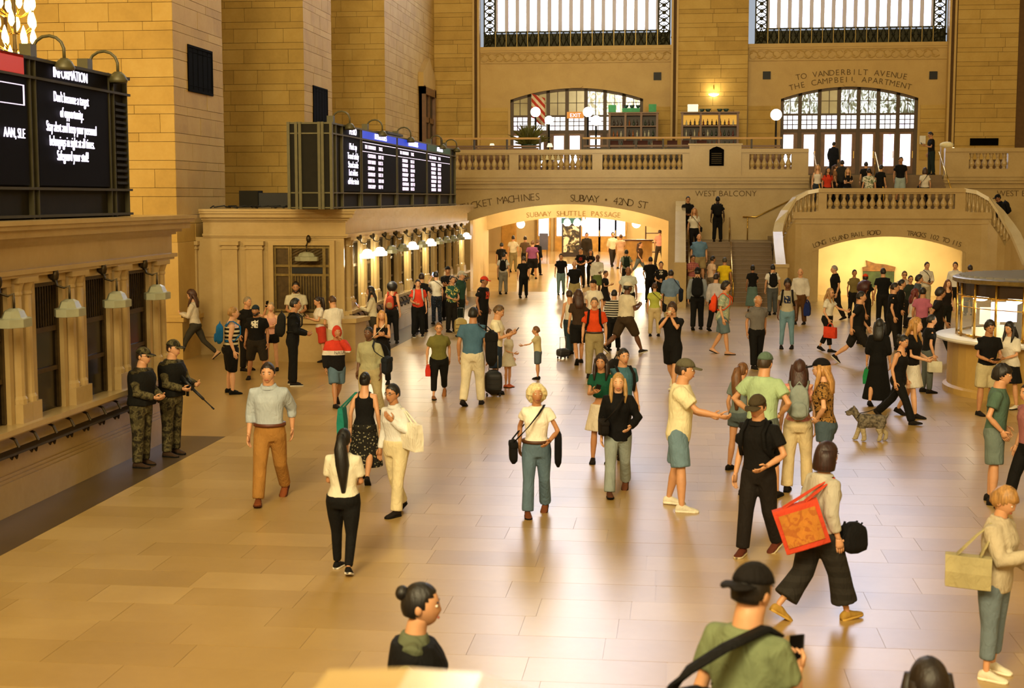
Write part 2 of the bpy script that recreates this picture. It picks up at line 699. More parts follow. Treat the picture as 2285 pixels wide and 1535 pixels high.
# ---- tall daylight windows of the west wall
def daylight(name, kind):
    t = NT(name)
    pos = t.n('ShaderNodeNewGeometry').outputs['Position']
    oi = t.n('ShaderNodeObjectInfo').outputs['Random']
    if kind == 'tall':
        mp = t.n('ShaderNodeMapping')
        mp.inputs['Scale'].default_value = (4.0, 1, 0.55)
        t.l(pos, mp.inputs['Vector'])
        f = t.math('ADD', t.noise(1.0, 3, mp.outputs[0]), t.math('MULTIPLY', oi, .22))
        c = t.ramp(f, [(0.36, hx('6f8cc4')), (0.52, hx('cfdcff')), (0.7, hx('f4f6ff'))])
        s = 10.5
    elif kind == 'tree':
        mp = t.n('ShaderNodeMapping')
        mp.inputs['Scale'].default_value = (2.2, 1, 1.0)
        mp.inputs['Rotation'].default_value = (0, .5, 0)
        t.l(pos, mp.inputs['Vector'])
        nz = t.noise(1.3, 2, mp.outputs[0], 3.5)
        c = t.ramp(nz, [(0.36, hx('2c341e')), (0.46, hx('66705a')), (0.52, hx('d8e0e0')), (0.62, hx('ffffff')), (0.68, hx('7d8672'))])
        s = 1.6
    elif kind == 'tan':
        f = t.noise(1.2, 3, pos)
        c = t.ramp(f, [(0.3, hx('b08c40')), (0.7, hx('d2b263'))])  # lit wall beyond the glass, painted as the pane's own glow
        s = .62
    else:
        f = t.math('ADD', t.noise(3.0, 3, pos), t.math('MULTIPLY', oi, .2))
        c = t.ramp(f, [(0.3, hx('b9a8c4')), (0.5, hx('e9e4f4')), (0.75, hx('ffffff'))])
        s = 2.4
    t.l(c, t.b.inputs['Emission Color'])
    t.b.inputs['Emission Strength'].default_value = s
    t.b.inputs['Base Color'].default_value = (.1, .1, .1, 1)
    t.b.inputs['Roughness'].default_value = .15
    return t.m


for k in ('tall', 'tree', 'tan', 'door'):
    MT['day_' + k] = daylight('glowing_pane_' + k, k)
MT['lattice'] = plain('green_bronze_lattice', '2e2c16', 0.55, .5, .4, 5)
MT['mullion'] = plain('bloom_tinted_mullion', 'd2cfe8', 0.5, .0)  # pale lavender puts the window bloom into the bar colour


def tall_window(name, x0, x1):
    w = thing(name, None, None, (0, 0, 0), kind='structure')
    zb, zt = 11.52, 31.0  # panes extended upward, unseen, to reflect in rails and floor
    sx = .62          # ornamental side strip
    n = 15
    px = (x1 - x0 - 2 * sx) / n
    zs = zb + .78
    for i in range(n):
        a = x0 + sx + i * px
        piece('pane', 'day_tall', w, a + .05, WY + .42, zs, a + px - .05, WY + .45, zt)
    for i in range(n + 1):
        a = x0 + sx + i * px
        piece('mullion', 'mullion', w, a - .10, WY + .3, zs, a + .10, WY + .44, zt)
        piece('mullion', 'bronze_l', w, a - .02, WY + .12, zb, a + .02, WY + .17, zs)
    for zz in (zs, 14.6, 17.8, 21.0, 24.2, 27.4):
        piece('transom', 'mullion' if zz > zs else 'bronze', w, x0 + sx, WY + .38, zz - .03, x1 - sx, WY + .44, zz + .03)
    # light through the side strips and the lattice, then the lattice itself
    piece('pane', 'day_tall', w, x0 + .05, WY + .44, zb + .5, x0 + sx - .05, WY + .46, zt)
    piece('pane', 'day_tall', w, x1 - sx + .05, WY + .44, zb + .5, x1 - .05, WY + .46, zt)
    lat = MB().box(x0, WY + .3, zb, x1, WY + .34, zb + .66)
    k = 0
    x = x0
    while x < x1:
        for s in (0, 1):
            z0_, z1_ = (zb + .02, zb + .74) if s else (zb + .74, zb + .02)
            lat.tube([(x, WY + .25, z0_), (min(x + .31, x1), WY + .25, z1_)], .022, 4)
        lat.lathe([(.05, -.05), (.09, 0), (.05, .05)], (x + .155, WY + .26, zb + .4), 6)
        x += .31
    lat.box(x0, WY + .2, zb + .72, x1, WY + .3, zb + .78)
    lat.build('lattice_band', 'lattice', w)
    for a in (x0, x1 - sx):
        sl = MB().box(a, WY + .25, zb, a + .07, WY + .4, zt).box(a + sx - .07, WY + .25, zb, a + sx, WY + .4, zt)
        z = zb
        while z < 16:
            sl.tube([(a + .05, WY + .3, z), (a + sx - .05, WY + .3, z + .36)], .035, 5)
            sl.tube([(a + sx - .05, WY + .3, z), (a + .05, WY + .3, z + .36)], .035, 5)
            sl.ell((a + sx / 2, WY + .3, z + .18), (.11, .05, .11), 8, 5)
            sl.tube([(a + .1, WY + .3, z + .18), (a + sx / 2, WY + .3, z + .36), (a + sx - .1, WY + .3, z + .18)], .03, 5)
            z += .36
        sl.build('side_lattice', 'lattice', w)
    return w


tall_window('window_1', -9.76, -.42)
tall_window('window_2', 3.74, 12.9)


# ---- arched screens of doors and lights on the balcony
def arch_screen(name, A, kinds):
    cx, half, zs, rise = A
    w = thing(name, None, None, (0, 0, 0), kind='structure')
    n = 7
    cw = 2 * half / n
    Y0 = WY + .16
    fm = MB()
    # arched head frame
    top = [(cx - half + 2 * half * i / 24, arch_z(cx - half + 2 * half * i / 24, *A)) for i in range(25)]
    for (xa, za), (xb, zb_) in zip(top[:-1], top[1:]):
        fm.add([(xa, Y0, za - .13), (xb, Y0, zb_ - .13), (xb, Y0, zb_ + .02), (xa, Y0, za + .02), (xa, Y0 + .2, za - .13), (xb, Y0 + .2, zb_ - .13), (xb, Y0 + .2, zb_ + .02), (xa, Y0 + .2, za + .02)],
               [(0, 1, 2, 3), (5, 4, 7, 6), (1, 0, 4, 5), (3, 2, 6, 7)])
    fm.build('arched_frame', 'post_wood', w)
    z1, z2, z3, z4 = 8.03, 8.13, 7.22, 7.38
    for i in range(n + 1):
        x = cx - half + i * cw
        xx = min(max(x, cx - half + .07), cx + half - .07)
        piece('post', 'post_wood', w, xx - .09, Y0, ZB, xx + .09, Y0 + .2, arch_z(xx, *A))
    for (a, b) in ((z1, z2), (z3, z4), (ZB, ZB + .25)):
        piece('rail', 'post_wood', w, cx - half, Y0 + .02, a, cx + half, Y0 + .18, b)
    for i in range(n):
        a, b = cx - half + i * cw + .09, cx - half + (i + 1) * cw - .09
        zt = min(arch_z(a, *A), arch_z(b, *A)) - .1
        pn = MB().add([(a, Y0 + .1, z2), (b, Y0 + .1, z2), (b, Y0 + .1, arch_z(b, *A) - .05), (a, Y0 + .1, arch_z(a, *A) - .05),
                       (a, Y0 + .13, z2), (b, Y0 + .13, z2), (b, Y0 + .13, arch_z(b, *A) - .05), (a, Y0 + .13, arch_z(a, *A) - .05)],
                      [(0, 1, 2, 3), (5, 4, 7, 6), (1, 0, 4, 5), (3, 2, 6, 7), (0, 3, 7, 4), (1, 5, 6, 2)])
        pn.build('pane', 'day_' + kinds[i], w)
        m = (a + b) / 2
        piece('glazing_bar', 'post_wood', w, m - .018, Y0 + .06, z2, m + .018, Y0 + .11, arch_z(m, *A) - .08)
        piece('glazing_bar', 'post_wood', w, a, Y0 + .06, 8.72, b, Y0 + .11, 8.75)
        piece('pane', 'day_door', w, a, Y0 + .1, z4, b, Y0 + .13, z1)
        for k in (1, 2):
            zz = z4 + (z1 - z4) * k / 3
            piece('glazing_bar', 'bronze', w, a, Y0 + .06, zz - .02, b, Y0 + .11, zz + .02)
            xx = a + (b - a) * k / 3
            piece('glazing_bar', 'bronze', w, xx - .02, Y0 + .06, z4, xx + .02, Y0 + .11, z1)
        # door leaf with a narrow glass panel
        dl = MB().box(a, Y0 + .06, ZB, b, Y0 + .14, z3).build('door_leaf', 'wood', w)
        off = .1 + .12 * (i % 3)
        piece('pane', 'day_door', dl, a + off * .6, Y0 + .03, ZB + .62, a + off * .6 + .5, Y0 + .055, z3 - .12)
        MB().tube([(b - .1, Y0 - .02, ZB + 1.0), (b - .1, Y0 - .02, ZB + 1.35)], .02, 6).build('handle', 'brass', dl)
    return w


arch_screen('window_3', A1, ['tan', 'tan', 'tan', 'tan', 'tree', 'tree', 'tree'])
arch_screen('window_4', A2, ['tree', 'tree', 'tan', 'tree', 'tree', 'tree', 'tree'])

# ---- balcony: slab, face wall with the subway arch, cornice
YB = 60.5
SA = (-4.55, 4.22, 3.02, 0.70)
bw = MB()
arch_wall(bw, -12.2, 28.0, 0, 4.42, *SA, YB, YB + .8, 30)
wall_b = struct('wall_balcony', bw, 'marble')
struct('balcony_slab', MB().box(-12.2, YB + .1, 4.42, 28, WY + .6, ZB), 'marble', 'marble floor slab of the west balcony')
cn = MB()
for (z0, z1, pr) in ((4.38, 4.46, .10), (4.46, 4.58, .05), (4.58, 4.70, .16), (4.70, 4.84, .22), (4.84, ZB, .26)):
    cn.box(-12.2, YB - pr, z0, 5.45, YB + .1, z1)
    cn.box(10.85, YB - pr, z0, 28, YB + .1, z1)
cn.build('cornice', 'marble', wall_b)
jm = MB()
jm.box(-6.1, YB - .02, 3.72, -5.0, YB, 4.36)
jm.build('arch_keystone', 'marble', wall_b)
lt = MB()
text_arc(lt, 'TICKET MACHINES', .44, -4.55, YB - .012, 3.93, 4.2, .42, depth=.02, x_from=-9.15, x_to=-5.75)
text_arc(lt, 'SUBWAY \u2022 42ND ST', .44, -4.55, YB - .012, 3.83, 4.2, .50, depth=.02, x_from=-4.5, x_to=-1.25)
text_to(lt, 'WEST BALCONY', .34, (2.04, YB - .012, 4.06), depth=.02)
text_to(lt, 'WEST BALCONY', .34, (14.3, YB - .012, 4.06), depth=.02)
lt.build('carved_lettering', 'carved', wall_b)

# ---- passage to the subway shuttle under the balcony
ZP = 0.7
ps = MB()
ps.add([(-9.4, 60.5, -.006), (.3, 60.5, -.006), (.3, 71, ZP), (-9.4, 71, ZP), (-9.4, 60.5, -.5), (.3, 60.5, -.5), (.3, 71, -.5), (-9.4, 71, -.5)],
       [(0, 1, 2, 3), (5, 4, 7, 6), (0, 4, 5, 1), (1, 5, 6, 2), (2, 6, 7, 3), (3, 7, 4, 0)])
ps.box(-14, 71, -.5, 4.5, 88.2, ZP)
MT['pass_floor'] = stone('passage_floor', 'b0925c', 'c8ab74', 'd8bd88', 0.14, .7, 0.0, 0.0)
struct('floor_passage', ps, 'pass_floor', 'polished stone floor of the subway passage')
pw = MB()
arch_wall(pw, -11, 2.5, -.2, 4.42, -4.72, 4.05, 2.50, .60, 66, 66.5, 24)
pw.box(-9.1, YB + .8, -.2, -8.77, 66, 4.42).box(-.33, YB + .8, -.2, .1, 66, 4.42)
pw.box(-14, 66.5, -.2, -13.6, 88.2, 4.42).box(4.1, 66.5, -.2, 4.5, 88.2, 4.42)
pw.box(-14, 88, -.2, 4.5, 88.4, 4.5).box(-14, 66.5, 4.2, 4.5, 88.4, 4.42)
wall_p = struct('wall_passage', pw, 'plaster', 'warm stone walls of the subway passage')
lt = MB()
text_arc(lt, 'SUBWAY SHUTTLE PASSAGE', .34, -4.72, 65.985, 3.16, 3.6, .22, depth=.02, x_from=-6.95, x_to=-2.55)
lt.build('carved_lettering', 'faint', wall_p)
for (x, yy, p) in ((-7, 69, 420), (-2.5, 69, 420), (-6.5, 77, 500), (-1.5, 77, 500), (-6, 84, 400), (-2, 84, 400), (-6.4, 63.4, 330), (-2.6, 63.4, 330)):
    point_light('passage_light', (x, yy, 3.9), p * 1.0, (1.0, 0.85, 0.58), .35)
# glazed doors at the end of the passage
for k, (xa, xb) in enumerate(((1203, 1225), (1243, 1262), (1300, 1336), (1340, 1372), (1376, 1395))):
    a, b = onY(xa, 520, 87.9)[0], onY(xb, 520, 87.9)[0]
    d = MB().box(a - .12, 87.7, ZP, b + .12, 87.95, 4.1).build('door_%d' % (k + 1), 'wood_l')
    d['kind'] = 'structure'
    piece('pane', 'day_door', d, a, 87.62, ZP + .95, b, 87.69, 3.8)
    MB().tube([(b + .05, 87.6, 1.6), (b + .05, 87.6, 2.0)], .03, 6).build('handle', 'brass', d)

# ---- the grand west staircase
MT['tread'] = stone('worn_tread', '6a5232', '7c633f', '8a7148', 0.35, per=0.0, bump=0.0)
ST = thing('staircase', None, None, (0, 0, 0), kind='structure')
LZ, PZ = 3.35, 2.25
for mir in (False, True):
    def mx(x):
        return 16.28 - x if mir else x
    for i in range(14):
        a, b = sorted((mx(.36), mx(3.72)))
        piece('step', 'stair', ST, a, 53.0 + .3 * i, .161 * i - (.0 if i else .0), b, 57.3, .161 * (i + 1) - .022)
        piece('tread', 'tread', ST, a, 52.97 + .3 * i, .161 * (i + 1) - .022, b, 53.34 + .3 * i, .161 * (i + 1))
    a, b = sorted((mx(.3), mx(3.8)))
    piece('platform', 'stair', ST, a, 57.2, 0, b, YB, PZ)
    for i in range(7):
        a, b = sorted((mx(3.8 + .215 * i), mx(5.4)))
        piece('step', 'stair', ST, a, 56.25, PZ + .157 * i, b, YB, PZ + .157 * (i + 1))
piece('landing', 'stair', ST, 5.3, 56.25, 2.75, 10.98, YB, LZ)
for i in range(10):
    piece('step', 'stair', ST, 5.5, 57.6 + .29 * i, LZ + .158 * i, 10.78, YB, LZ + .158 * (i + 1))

LA = (8.07, 2.88, 1.92, .60)
lw = MB()
arch_wall(lw, 4.45, 11.85, 0, LZ + .1, *LA, 55.8, 56.3, 24)
lw.box(4.45, 55.72, 3.2, 11.85, 55.82, 3.36)
lw.box(4.45, 55.76, 3.0, 11.85, 55.82, 3.05)
wall_l = struct('wall_landing', lw, 'marble', 'marble wall under the stair landing with a low arch')
lt = MB()
text_arc(lt, 'LONG ISLAND RAIL ROAD', .27, 8.07, 55.785, 2.60, 2.9, .56, depth=.02, x_from=5.25, x_to=7.75)
text_arc(lt, 'TRACKS 102 TO 115', .27, 8.07, 55.785, 2.60, 2.9, .56, depth=.02, x_from=8.75, x_to=10.75)
lt.build('carved_lettering', 'carved', wall_l)
nb = MB().box(4.6, 59.7, 0, 11.7, 59.9, 2.75).box(4.4, 56.3, 0, 4.6, 59.9, 2.75).box(11.7, 56.3, 0, 11.9, 59.9, 2.75)
struct('wall_under_landing', nb, 'plaster', 'lit plaster back wall of the railway arch')
area_light('arch_light', (8.1, 57.6, 2.66), (R(28), 0, 0), 5.0, .5, 330, (1.0, 0.82, 0.46))


MT['rail_stone'] = stone('polished_rail_marble', 'b4a078', 'c6b48c', 'd2c29c', 0.12, per=0.0, bump=0.0, spec=0.6)


# ---- balusters and rails
def baluster_profile(h):
    return [(.075, 0), (.075, .06 * h), (.05, .09 * h), (.055, .14 * h), (.105, .30 * h), (.10, .40 * h), (.05, .62 * h), (.038, .74 * h), (.06, .80 * h), (.06, .84 * h), (.045, .87 * h), (.078, .93 * h), (.078, h)]


_bal = {}


def baluster(parent, x, y, z, h):
    key = round(h, 2)
    if key not in _bal:
        _bal[key] = MB().lathe([(r * 1.2, zz) for r, zz in baluster_profile(h)], (0, 0, 0), 10).mesh('baluster', 'marble', smooth=True)
    o = bpy.data.objects.new('baluster', _bal[key])
    o.location = Vector((x, y, z)) - root_loc(parent)
    COL.objects.link(o)
    o.parent = parent


def balustrade(label, y, x0, x1, z0, groups, blocks, zr, hb=.24, group=None):
    """stone parapet: base course, balusters in groups, rail, solid pedestals between the groups"""
    t = thing('balustrade', label, 'balustrade', ((x0 + x1) / 2, y, z0), group=group)
    MB().box(x0, y - .16, z0, x1, y + .16, z0 + hb).build('base_course', 'marble', t)
    rr = MB().box(x0, y - .19, zr - .16, x1, y + .19, zr - .03).box(x0, y - .15, zr - .03, x1, y + .15, zr).box(x0, y - .14, zr - .22, x1, y + .14, zr - .16)
    rr.build('hand_rail', 'marble', t)
    cuts = [x0]
    for (a, b, n) in groups:
        cuts += [a, b]
        for i in range(n):
            baluster(t, a + (b - a) * (i + .5) / n, y, z0 + hb, zr - .22 - z0 - hb)
    cuts.append(x1)
    for a, b in zip(cuts[::2], cuts[1::2]):
        if b - a > .05:
            MB().box(a, y - .15, z0 + hb, b, y + .15, zr - .22).build('pedestal', 'marble', t)
    for (a, b, zt) in blocks:
        MB().box(a, y - .22, z0, b, y + .2, zt).box(a - .05, y - .26, zt - .07, b + .05, y + .24, zt).build('pier_block', 'marble', t)
    return t


bal_l = balustrade('long stone balustrade of the west balcony above the subway arch', YB - .02, -10.2, 5.4, ZB,
                   [(-9.45, -7.07, 9), (-6.67, -3.55, 13), (-3.12, .22, 14), (2.98, 4.72, 7)], [(.5, 2.65, 6.24)], 6.02)
pl = MB().prism([(1.33, 5.32), (1.93, 5.32), (1.93, 5.98), (1.78, 6.07), (1.63, 6.12), (1.48, 6.07), (1.33, 5.98)], 'y', YB - .29, YB - .24)
pq = pl.build('wall_plaque', 'matte')
tag(pq, 'dark shield-topped plaque on the solid block of the balcony parapet', 'plaque')
pr_ = MB()
for i in range(6):
    pr_.box(1.42, YB - .295, 5.42 + i * .08, 1.84, YB - .289, 5.44 + i * .08)
pr_.build('raised_lines', 'bronze', pq)
balustrade('short stone balustrade of the balcony right of the stairs', YB - .02, 10.9, 16.4, ZB, [(11.85, 13.4, 6), (14.1, 16.2, 9)], [], 6.02)
balustrade('stone balustrade along the stair landing above the railway arch', 55.98, 5.4, 10.88, LZ - .02, [(5.72, 10.5, 18)], [], 4.36)


def curved_rail(label, mir):
    def P(x, y_, z):
        return np.array((16.28 - x if mir else x, y_, z))
    path = [P(3.78, 52.4, 1.62), P(3.78, 53.5, 2.17), P(3.80, 54.6, 2.72), P(3.90, 55.2, 3.06), P(4.12, 55.65, 3.52), P(4.5, 55.92, 4.02), P(5.0, 55.97, 4.28), P(5.45, 55.98, 4.36)]
    t = thing('stair_balustrade', label, 'balustrade', tuple(P(3.78, 52.4, 0)))
    cap, cheek = [], []
    for i, p in enumerate(path):
        d = path[min(i + 1, 7)] - path[max(i - 1, 0)]
        d[2] = 0
        d /= np.linalg.norm(d)
        s = np.array((-d[1], d[0], 0))
        k = .19
        cap.append([p - s * k + (0, 0, -.15), p + s * k + (0, 0, -.15), p + s * k * .93, p - s * k * .93])
        low = p[2] - (.15 if i < 3 else .86)
        c = np.array((p[0], p[1], 0))
        cheek.append([c - s * .15, c + s * .15, c + s * .15 + (0, 0, low), c - s * .15 + (0, 0, low)])
    MB().loft(cap).build('sloping_rail', 'rail_stone', t)
    MB().loft(cheek).build('cheek_wall', 'marble', t)
    for i in range(3, 7):
        for u in (.15, .5, .85):
            q = path[i] * (1 - u) + path[i + 1] * u
            MB().lathe([(r * .8, zz) for r, zz in baluster_profile(.74)], (q[0], q[1], q[2] - .88), 8).build('baluster', 'marble', t, True)
    nx = P(3.78, 52.2, 0)
    MB().box(nx[0] - .22, 52.0, 0, nx[0] + .22, 52.45, 1.5).box(nx[0] - .27, 51.95, 1.5, nx[0] + .27, 52.5, 1.62).box(nx[0] - .27, 51.95, 0, nx[0] + .27, 52.5, .2).build('newel', 'marble', t)
    return t


curved_rail('curving stone stair balustrade left of the railway arch', False)
curved_rail('curving stone stair balustrade right of the railway arch', True)
t = thing('stair_parapet', 'straight sloping stone parapet left of the stairs beside the subway arch', 'parapet', (.16, 52.4, 0))
MB().prism([(52.3, 0), (60.4, 0), (60.4, 3.75), (57.0, 3.35), (52.3, 1.48)], 'x', 0, .32).build('cheek_wall', 'marble', t)
MB().prism([(52.25, 1.46), (57.0, 3.33), (60.4, 3.73), (60.4, 3.86), (57.0, 3.46), (52.25, 1.60)], 'x', -.04, .36).build('sloping_rail', 'rail_stone', t)
MB().box(-.06, 52.05, 0, .38, 52.4, 1.66).build('newel', 'marble', t)


def handrail(label, pts, posts=()):
    o = MB().tube(pts, .028, 8)
    for (x, yy, za, zb_) in posts:
        o.tube([(x, yy, za), (x, yy, zb_)], .02, 6)
    h = o.build('handrail', 'brass', None, True)
    return tag(h, label, 'handrail')


handrail('brass handrail down the middle of the wide stair flight', [(2.1, 57.5, 3.2), (2.1, 53.2, .95), (2.1, 53.05, .8), (2.1, 53.05, .1)], [(2.1, 57.5, 2.2, 3.2), (2.1, 55.3, 1.2, 2.05)])
handrail('brass handrail beside the straight stair parapet', [(.5, 57.5, 3.2), (.5, 53.2, .95), (.5, 53.05, .8), (.5, 53.05, .1)], [(.5, 57.5, 2.2, 3.2)])
handrail('brass handrail against the wall under the West Balcony letters', [(2.75, 60.3, 3.2), (3.3, 60.3, 3.2), (5.2, 60.3, 4.15)], [(2.95, 60.3, 2.25, 3.2)])
handrail('pale handrail in the middle of the upper flight to the balcony', [(8.1, 57.7, 4.3), (8.1, 60.4, 5.85)], [(8.1, 57.7, 3.4, 4.3), (8.1, 60.4, 4.9, 5.85)])
handrail('pale handrail along the left edge of the upper flight', [(5.62, 57.5, 4.3), (5.62, 60.4, 5.85)], [(5.62, 57.5, 3.4, 4.3)])
handrail('pale handrail along the right edge of the upper flight', [(10.66, 57.5, 4.3), (10.66, 60.4, 5.85)], [(10.66, 57.5, 3.4, 4.3)])

# ---- east stair under the camera: the steps the nearest walkers stand on and the parapet below the lens
ES = thing('staircase_east', None, None, (0, 0, 0), kind='structure')
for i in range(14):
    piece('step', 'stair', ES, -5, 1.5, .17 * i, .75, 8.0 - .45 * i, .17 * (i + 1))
MB().prism([(-.66, 2.3), (-.1, 2.3), (-.1, 2.99), (-.2, 3.045), (-.36, 3.095), (-.5, 3.10), (-.66, 3.09)], 'y', 2.2, 2.62).build('near_parapet', 'marble', ES)

# ================================================================== TICKET BOOTHS
XF = -8.32          # front plane of the booths
MOD = 1.62          # one ticket window each
MT['grille_b'] = plain('bronze_grille', '4a3a1e', 0.42, .6, .25, 10)
MT['win_dark'] = plain('dark_ticket_glass', '0b0806', 0.2)


def column(parent, x, y, z0, z1, r=.13):
    h = z1 - z0
    b = MB().box(x - r * 1.35, y - r * 1.35, z0, x + r * 1.35, y + r * 1.35, z0 + .24)
    b.lathe([(r * 1.25, .24), (r * 1.25, .30), (r, .34), (r, h * .5), (r * .9, h - .24), (r * 1.05, h - .22), (r * .95, h - .18), (r * 1.3, h - .07)], (x, y, z0), 12)
    b.box(x - r * 1.4, y - r * 1.4, z1 - .07, x + r * 1.4, y + r * 1.4, z1)
    return b.build('column', 'marble', parent)


def entablature(parent, y0, y1, ret=False):
    e = MB()
    xb = -12.0
    for (z0, z1, pr) in ((2.99, 3.03, .06), (3.03, 3.09, .10), (3.09, 3.40, .03), (3.40, 3.44, .09), (3.44, 3.50, .16), (3.50, 3.60, .27), (3.60, 3.66, .33), (3.66, 3.715, .36)):
        e.box(xb, y0 - (pr if ret else 0), z0, XF + pr, y1 + (pr if ret is False else 0), z1)
    return e.build('entablature', 'marble', parent)


def ticket_window(parent, y, shelf=True):
    """one wicket: stone surround, dark opening, bronze grille with name slot"""
    w = MB().box(XF - .16, y - .42, 1.13, XF - .13, y + .42, 2.88).build('ticket_window', 'win_dark', parent)
    g = MB()
    g.box(XF - .14, y - .42, 1.14, XF - .09, y - .36, 2.82).box(XF - .14, y + .36, 1.14, XF - .09, y + .42, 2.82)
    g.box(XF - .14, y - .42, 2.82, XF - .09, y + .42, 2.88).box(XF - .14, y - .36, 2.2, XF - .10, y + .36, 2.27)
    g.box(XF - .14, y - .36, 1.66, XF - .10, y + .36, 1.72)
    for i in range(-4, 5):
        yy = y + i * .08
        g.box(XF - .13, yy - .007, 2.27, XF - .115, yy + .007, 2.82)
    g.build('grille', 'grille_b', w)
    s = MB().box(XF - .16, y - .52, 1.13, XF - .03, y - .42, 2.88).box(XF - .16, y + .42, 1.13, XF - .03, y + .52, 2.88)
    s.box(XF - .16, y - .52, 2.88, XF - .02, y + .52, 2.99)
    s.build('surround', 'marble', w)
    return w


def booth(label, y0, y1, ys, ret):
    t = thing('ticket_booth', label, 'ticket booth', (XF, (y0 + y1) / 2, 0), 'marble ticket booths')
    core = MB().box(-12.0, y0 + .02, 0, XF - .15, y1 - .02, 3.0)
    core.build('core_wall', 'marble', t)
    base = MB().box(-12.0, y0, 0, XF, y1, .42).box(-12.0, y0, .42, XF - .03, y1, .46).box(-12.0, y0, .46, XF - .06, y1, .50)
    base.box(XF - .4, y0, .50, XF - .09, y1, 1.05)
    base.build('base_wall', 'marble', t)
    MB().box(XF - .4, y0, 1.06, XF + .17, y1, 1.13).box(XF - .4, y0, 1.02, XF + .10, y1, 1.06).build('counter_ledge', 'marble', t)
    entablature(t, y0, y1, ret)
    for i, y in enumerate(ys):
        ticket_window(t, y)
    edges = sorted(set([round(y - MOD / 2, 3) for y in ys] + [round(ys[-1] + MOD / 2, 3)] + [round(y + MOD / 2, 3) for y in ys]))
    for e in edges:
        for d in (-.14, .14):
            if y0 - .1 < e + d < y1 + .1:
                column(t, XF - .06, e + d, 1.13, 2.99, .10)
    # bronze bag rail on scroll brackets
    MB().box(XF - .02, y0, .80, XF + .16, y1, .83).build('bag_rail', 'bronze', t)
    nb = int((y1 - y0) / .54)
    for i in range(nb):
        yy = y0 + (i + .5) * (y1 - y0) / nb
        b = MB().tube([(XF - .05, yy, 1.0), (XF + .05, yy, .96), (XF + .1, yy, .86)], .018, 6)
        b.tube([(XF + .02, yy - .12, .78), (XF + .03, yy - .06, .72), (XF + .03, yy, .77), (XF + .03, yy + .07, .71), (XF + .02, yy + .13, .78)], .016, 6)
        b.build('scroll_bracket', 'bronze', t)
    return t


ys_n = [21.45 - MOD * i for i in range(6)][::-1]
b1 = booth('marble ticket booth with dark windows under the near departure board', 12.2, 22.75, ys_n, False)
ys_f = [36.75 + MOD * i for i in range(12)]
b2 = booth('marble ticket booth with lit lamps under the far departure board', 35.3, 56.4, ys_f, True)
# east return wall of the far booth: pilasters, window with counter
rw = MB().box(-12.2, 35.28, 0, XF - .02, 35.34, 3.0)
for (px0, px1) in ((405, 442), (498, 532), (552, 588)):
    a, b = onY(px0, 600, 35.25)[0], onY(px1, 600, 35.25)[0]
    rw.box(a, 35.16, .5, b, 35.3, 2.88).box(a - .05, 35.1, 2.80, b + .05, 35.3, 2.9).box(a - .03, 35.12, 2.7, b + .03, 35.3, 2.74)
rw.box(-12.2, 35.12, 0, XF, 35.3, .5).box(-12.2, 35.08, .46, XF, 35.3, .52)
rw.build('return_wall', 'marble', b2)
wx0, wx1 = onY(612, 600, 35.2)[0], onY(738, 600, 35.2)[0]
mk = MB().box(wx0 - .12, 35.1, 1.1, wx0, 35.32, 2.80).box(wx1, 35.1, 1.1, wx1 + .12, 35.32, 2.80).box(wx0 - .12, 35.1, 2.80, wx1 + .12, 35.32, 2.92)
mk.build('window_surround', 'marble', b2)
wo = MB().box(wx0, 35.24, 1.1, wx1, 35.3, 2.8).build('return_window', 'grille_b', b2)
gr = MB()
xa, xb = onY(650, 600, 35.2)[0], onY(722, 600, 35.2)[0]
for (x0, x1) in ((wx0 + .03, xa - .05), (xa, xb), (xb + .04, wx1 - .03)):
    gr.box(x0 - .02, 35.18, 1.12, x0 + .02, 35.25, 2.78).box(x1 - .02, 35.18, 1.12, x1 + .02, 35.25, 2.78)
for zz in (1.15, 2.05, 2.28, 2.75):
    gr.box(wx0, 35.19, zz - .03, wx1, 35.25, zz + .03)
k = 0
for i in range(12):
    x = xa + (xb - xa) * (i + .5) / 12
    gr.box(x - .008, 35.2, 1.15, x + .008, 35.24, 2.05)
    gr.tube([(xa + (xb - xa) * max(0, (i - 6) / 6), 35.21, 2.28 + .47 * max(0, (6 - i) / 6)), (xa + (xb - xa) * min(1, (i + .5) / 6), 35.21, 2.28 + .47 * min(1, (11.5 - i) / 6))], .008, 4)
gr.build('lattice', 'bronze_l', wo)
MB().box(xa + .02, 35.17, 2.09, xb - .02, 35.2, 2.24).build('name_slot', 'blackmetal', wo)
# marble service desk in front of that window
dk = thing('service_desk', 'curved marble desk in front of the bronze window', 'desk', (-9.3, 34.3, 0))
MB().box(-10.3, 33.8, 0, -8.1, 34.2, .95).build('front_panel', 'marble', dk)
MB().prism([(-10.45, 33.68), (-8.3, 33.68), (-7.75, 34.0), (-7.6, 34.9), (-8.1, 34.9), (-8.4, 34.4), (-10.45, 34.4)], 'z', .95, 1.06).build('desk_top', 'marble', dk)
MB().prism([(-8.1, 33.8), (-7.8, 34.1), (-7.7, 34.9), (-8.05, 34.9), (-8.1, 34.2)], 'z', 0, .95).build('rounded_end', 'marble', dk)


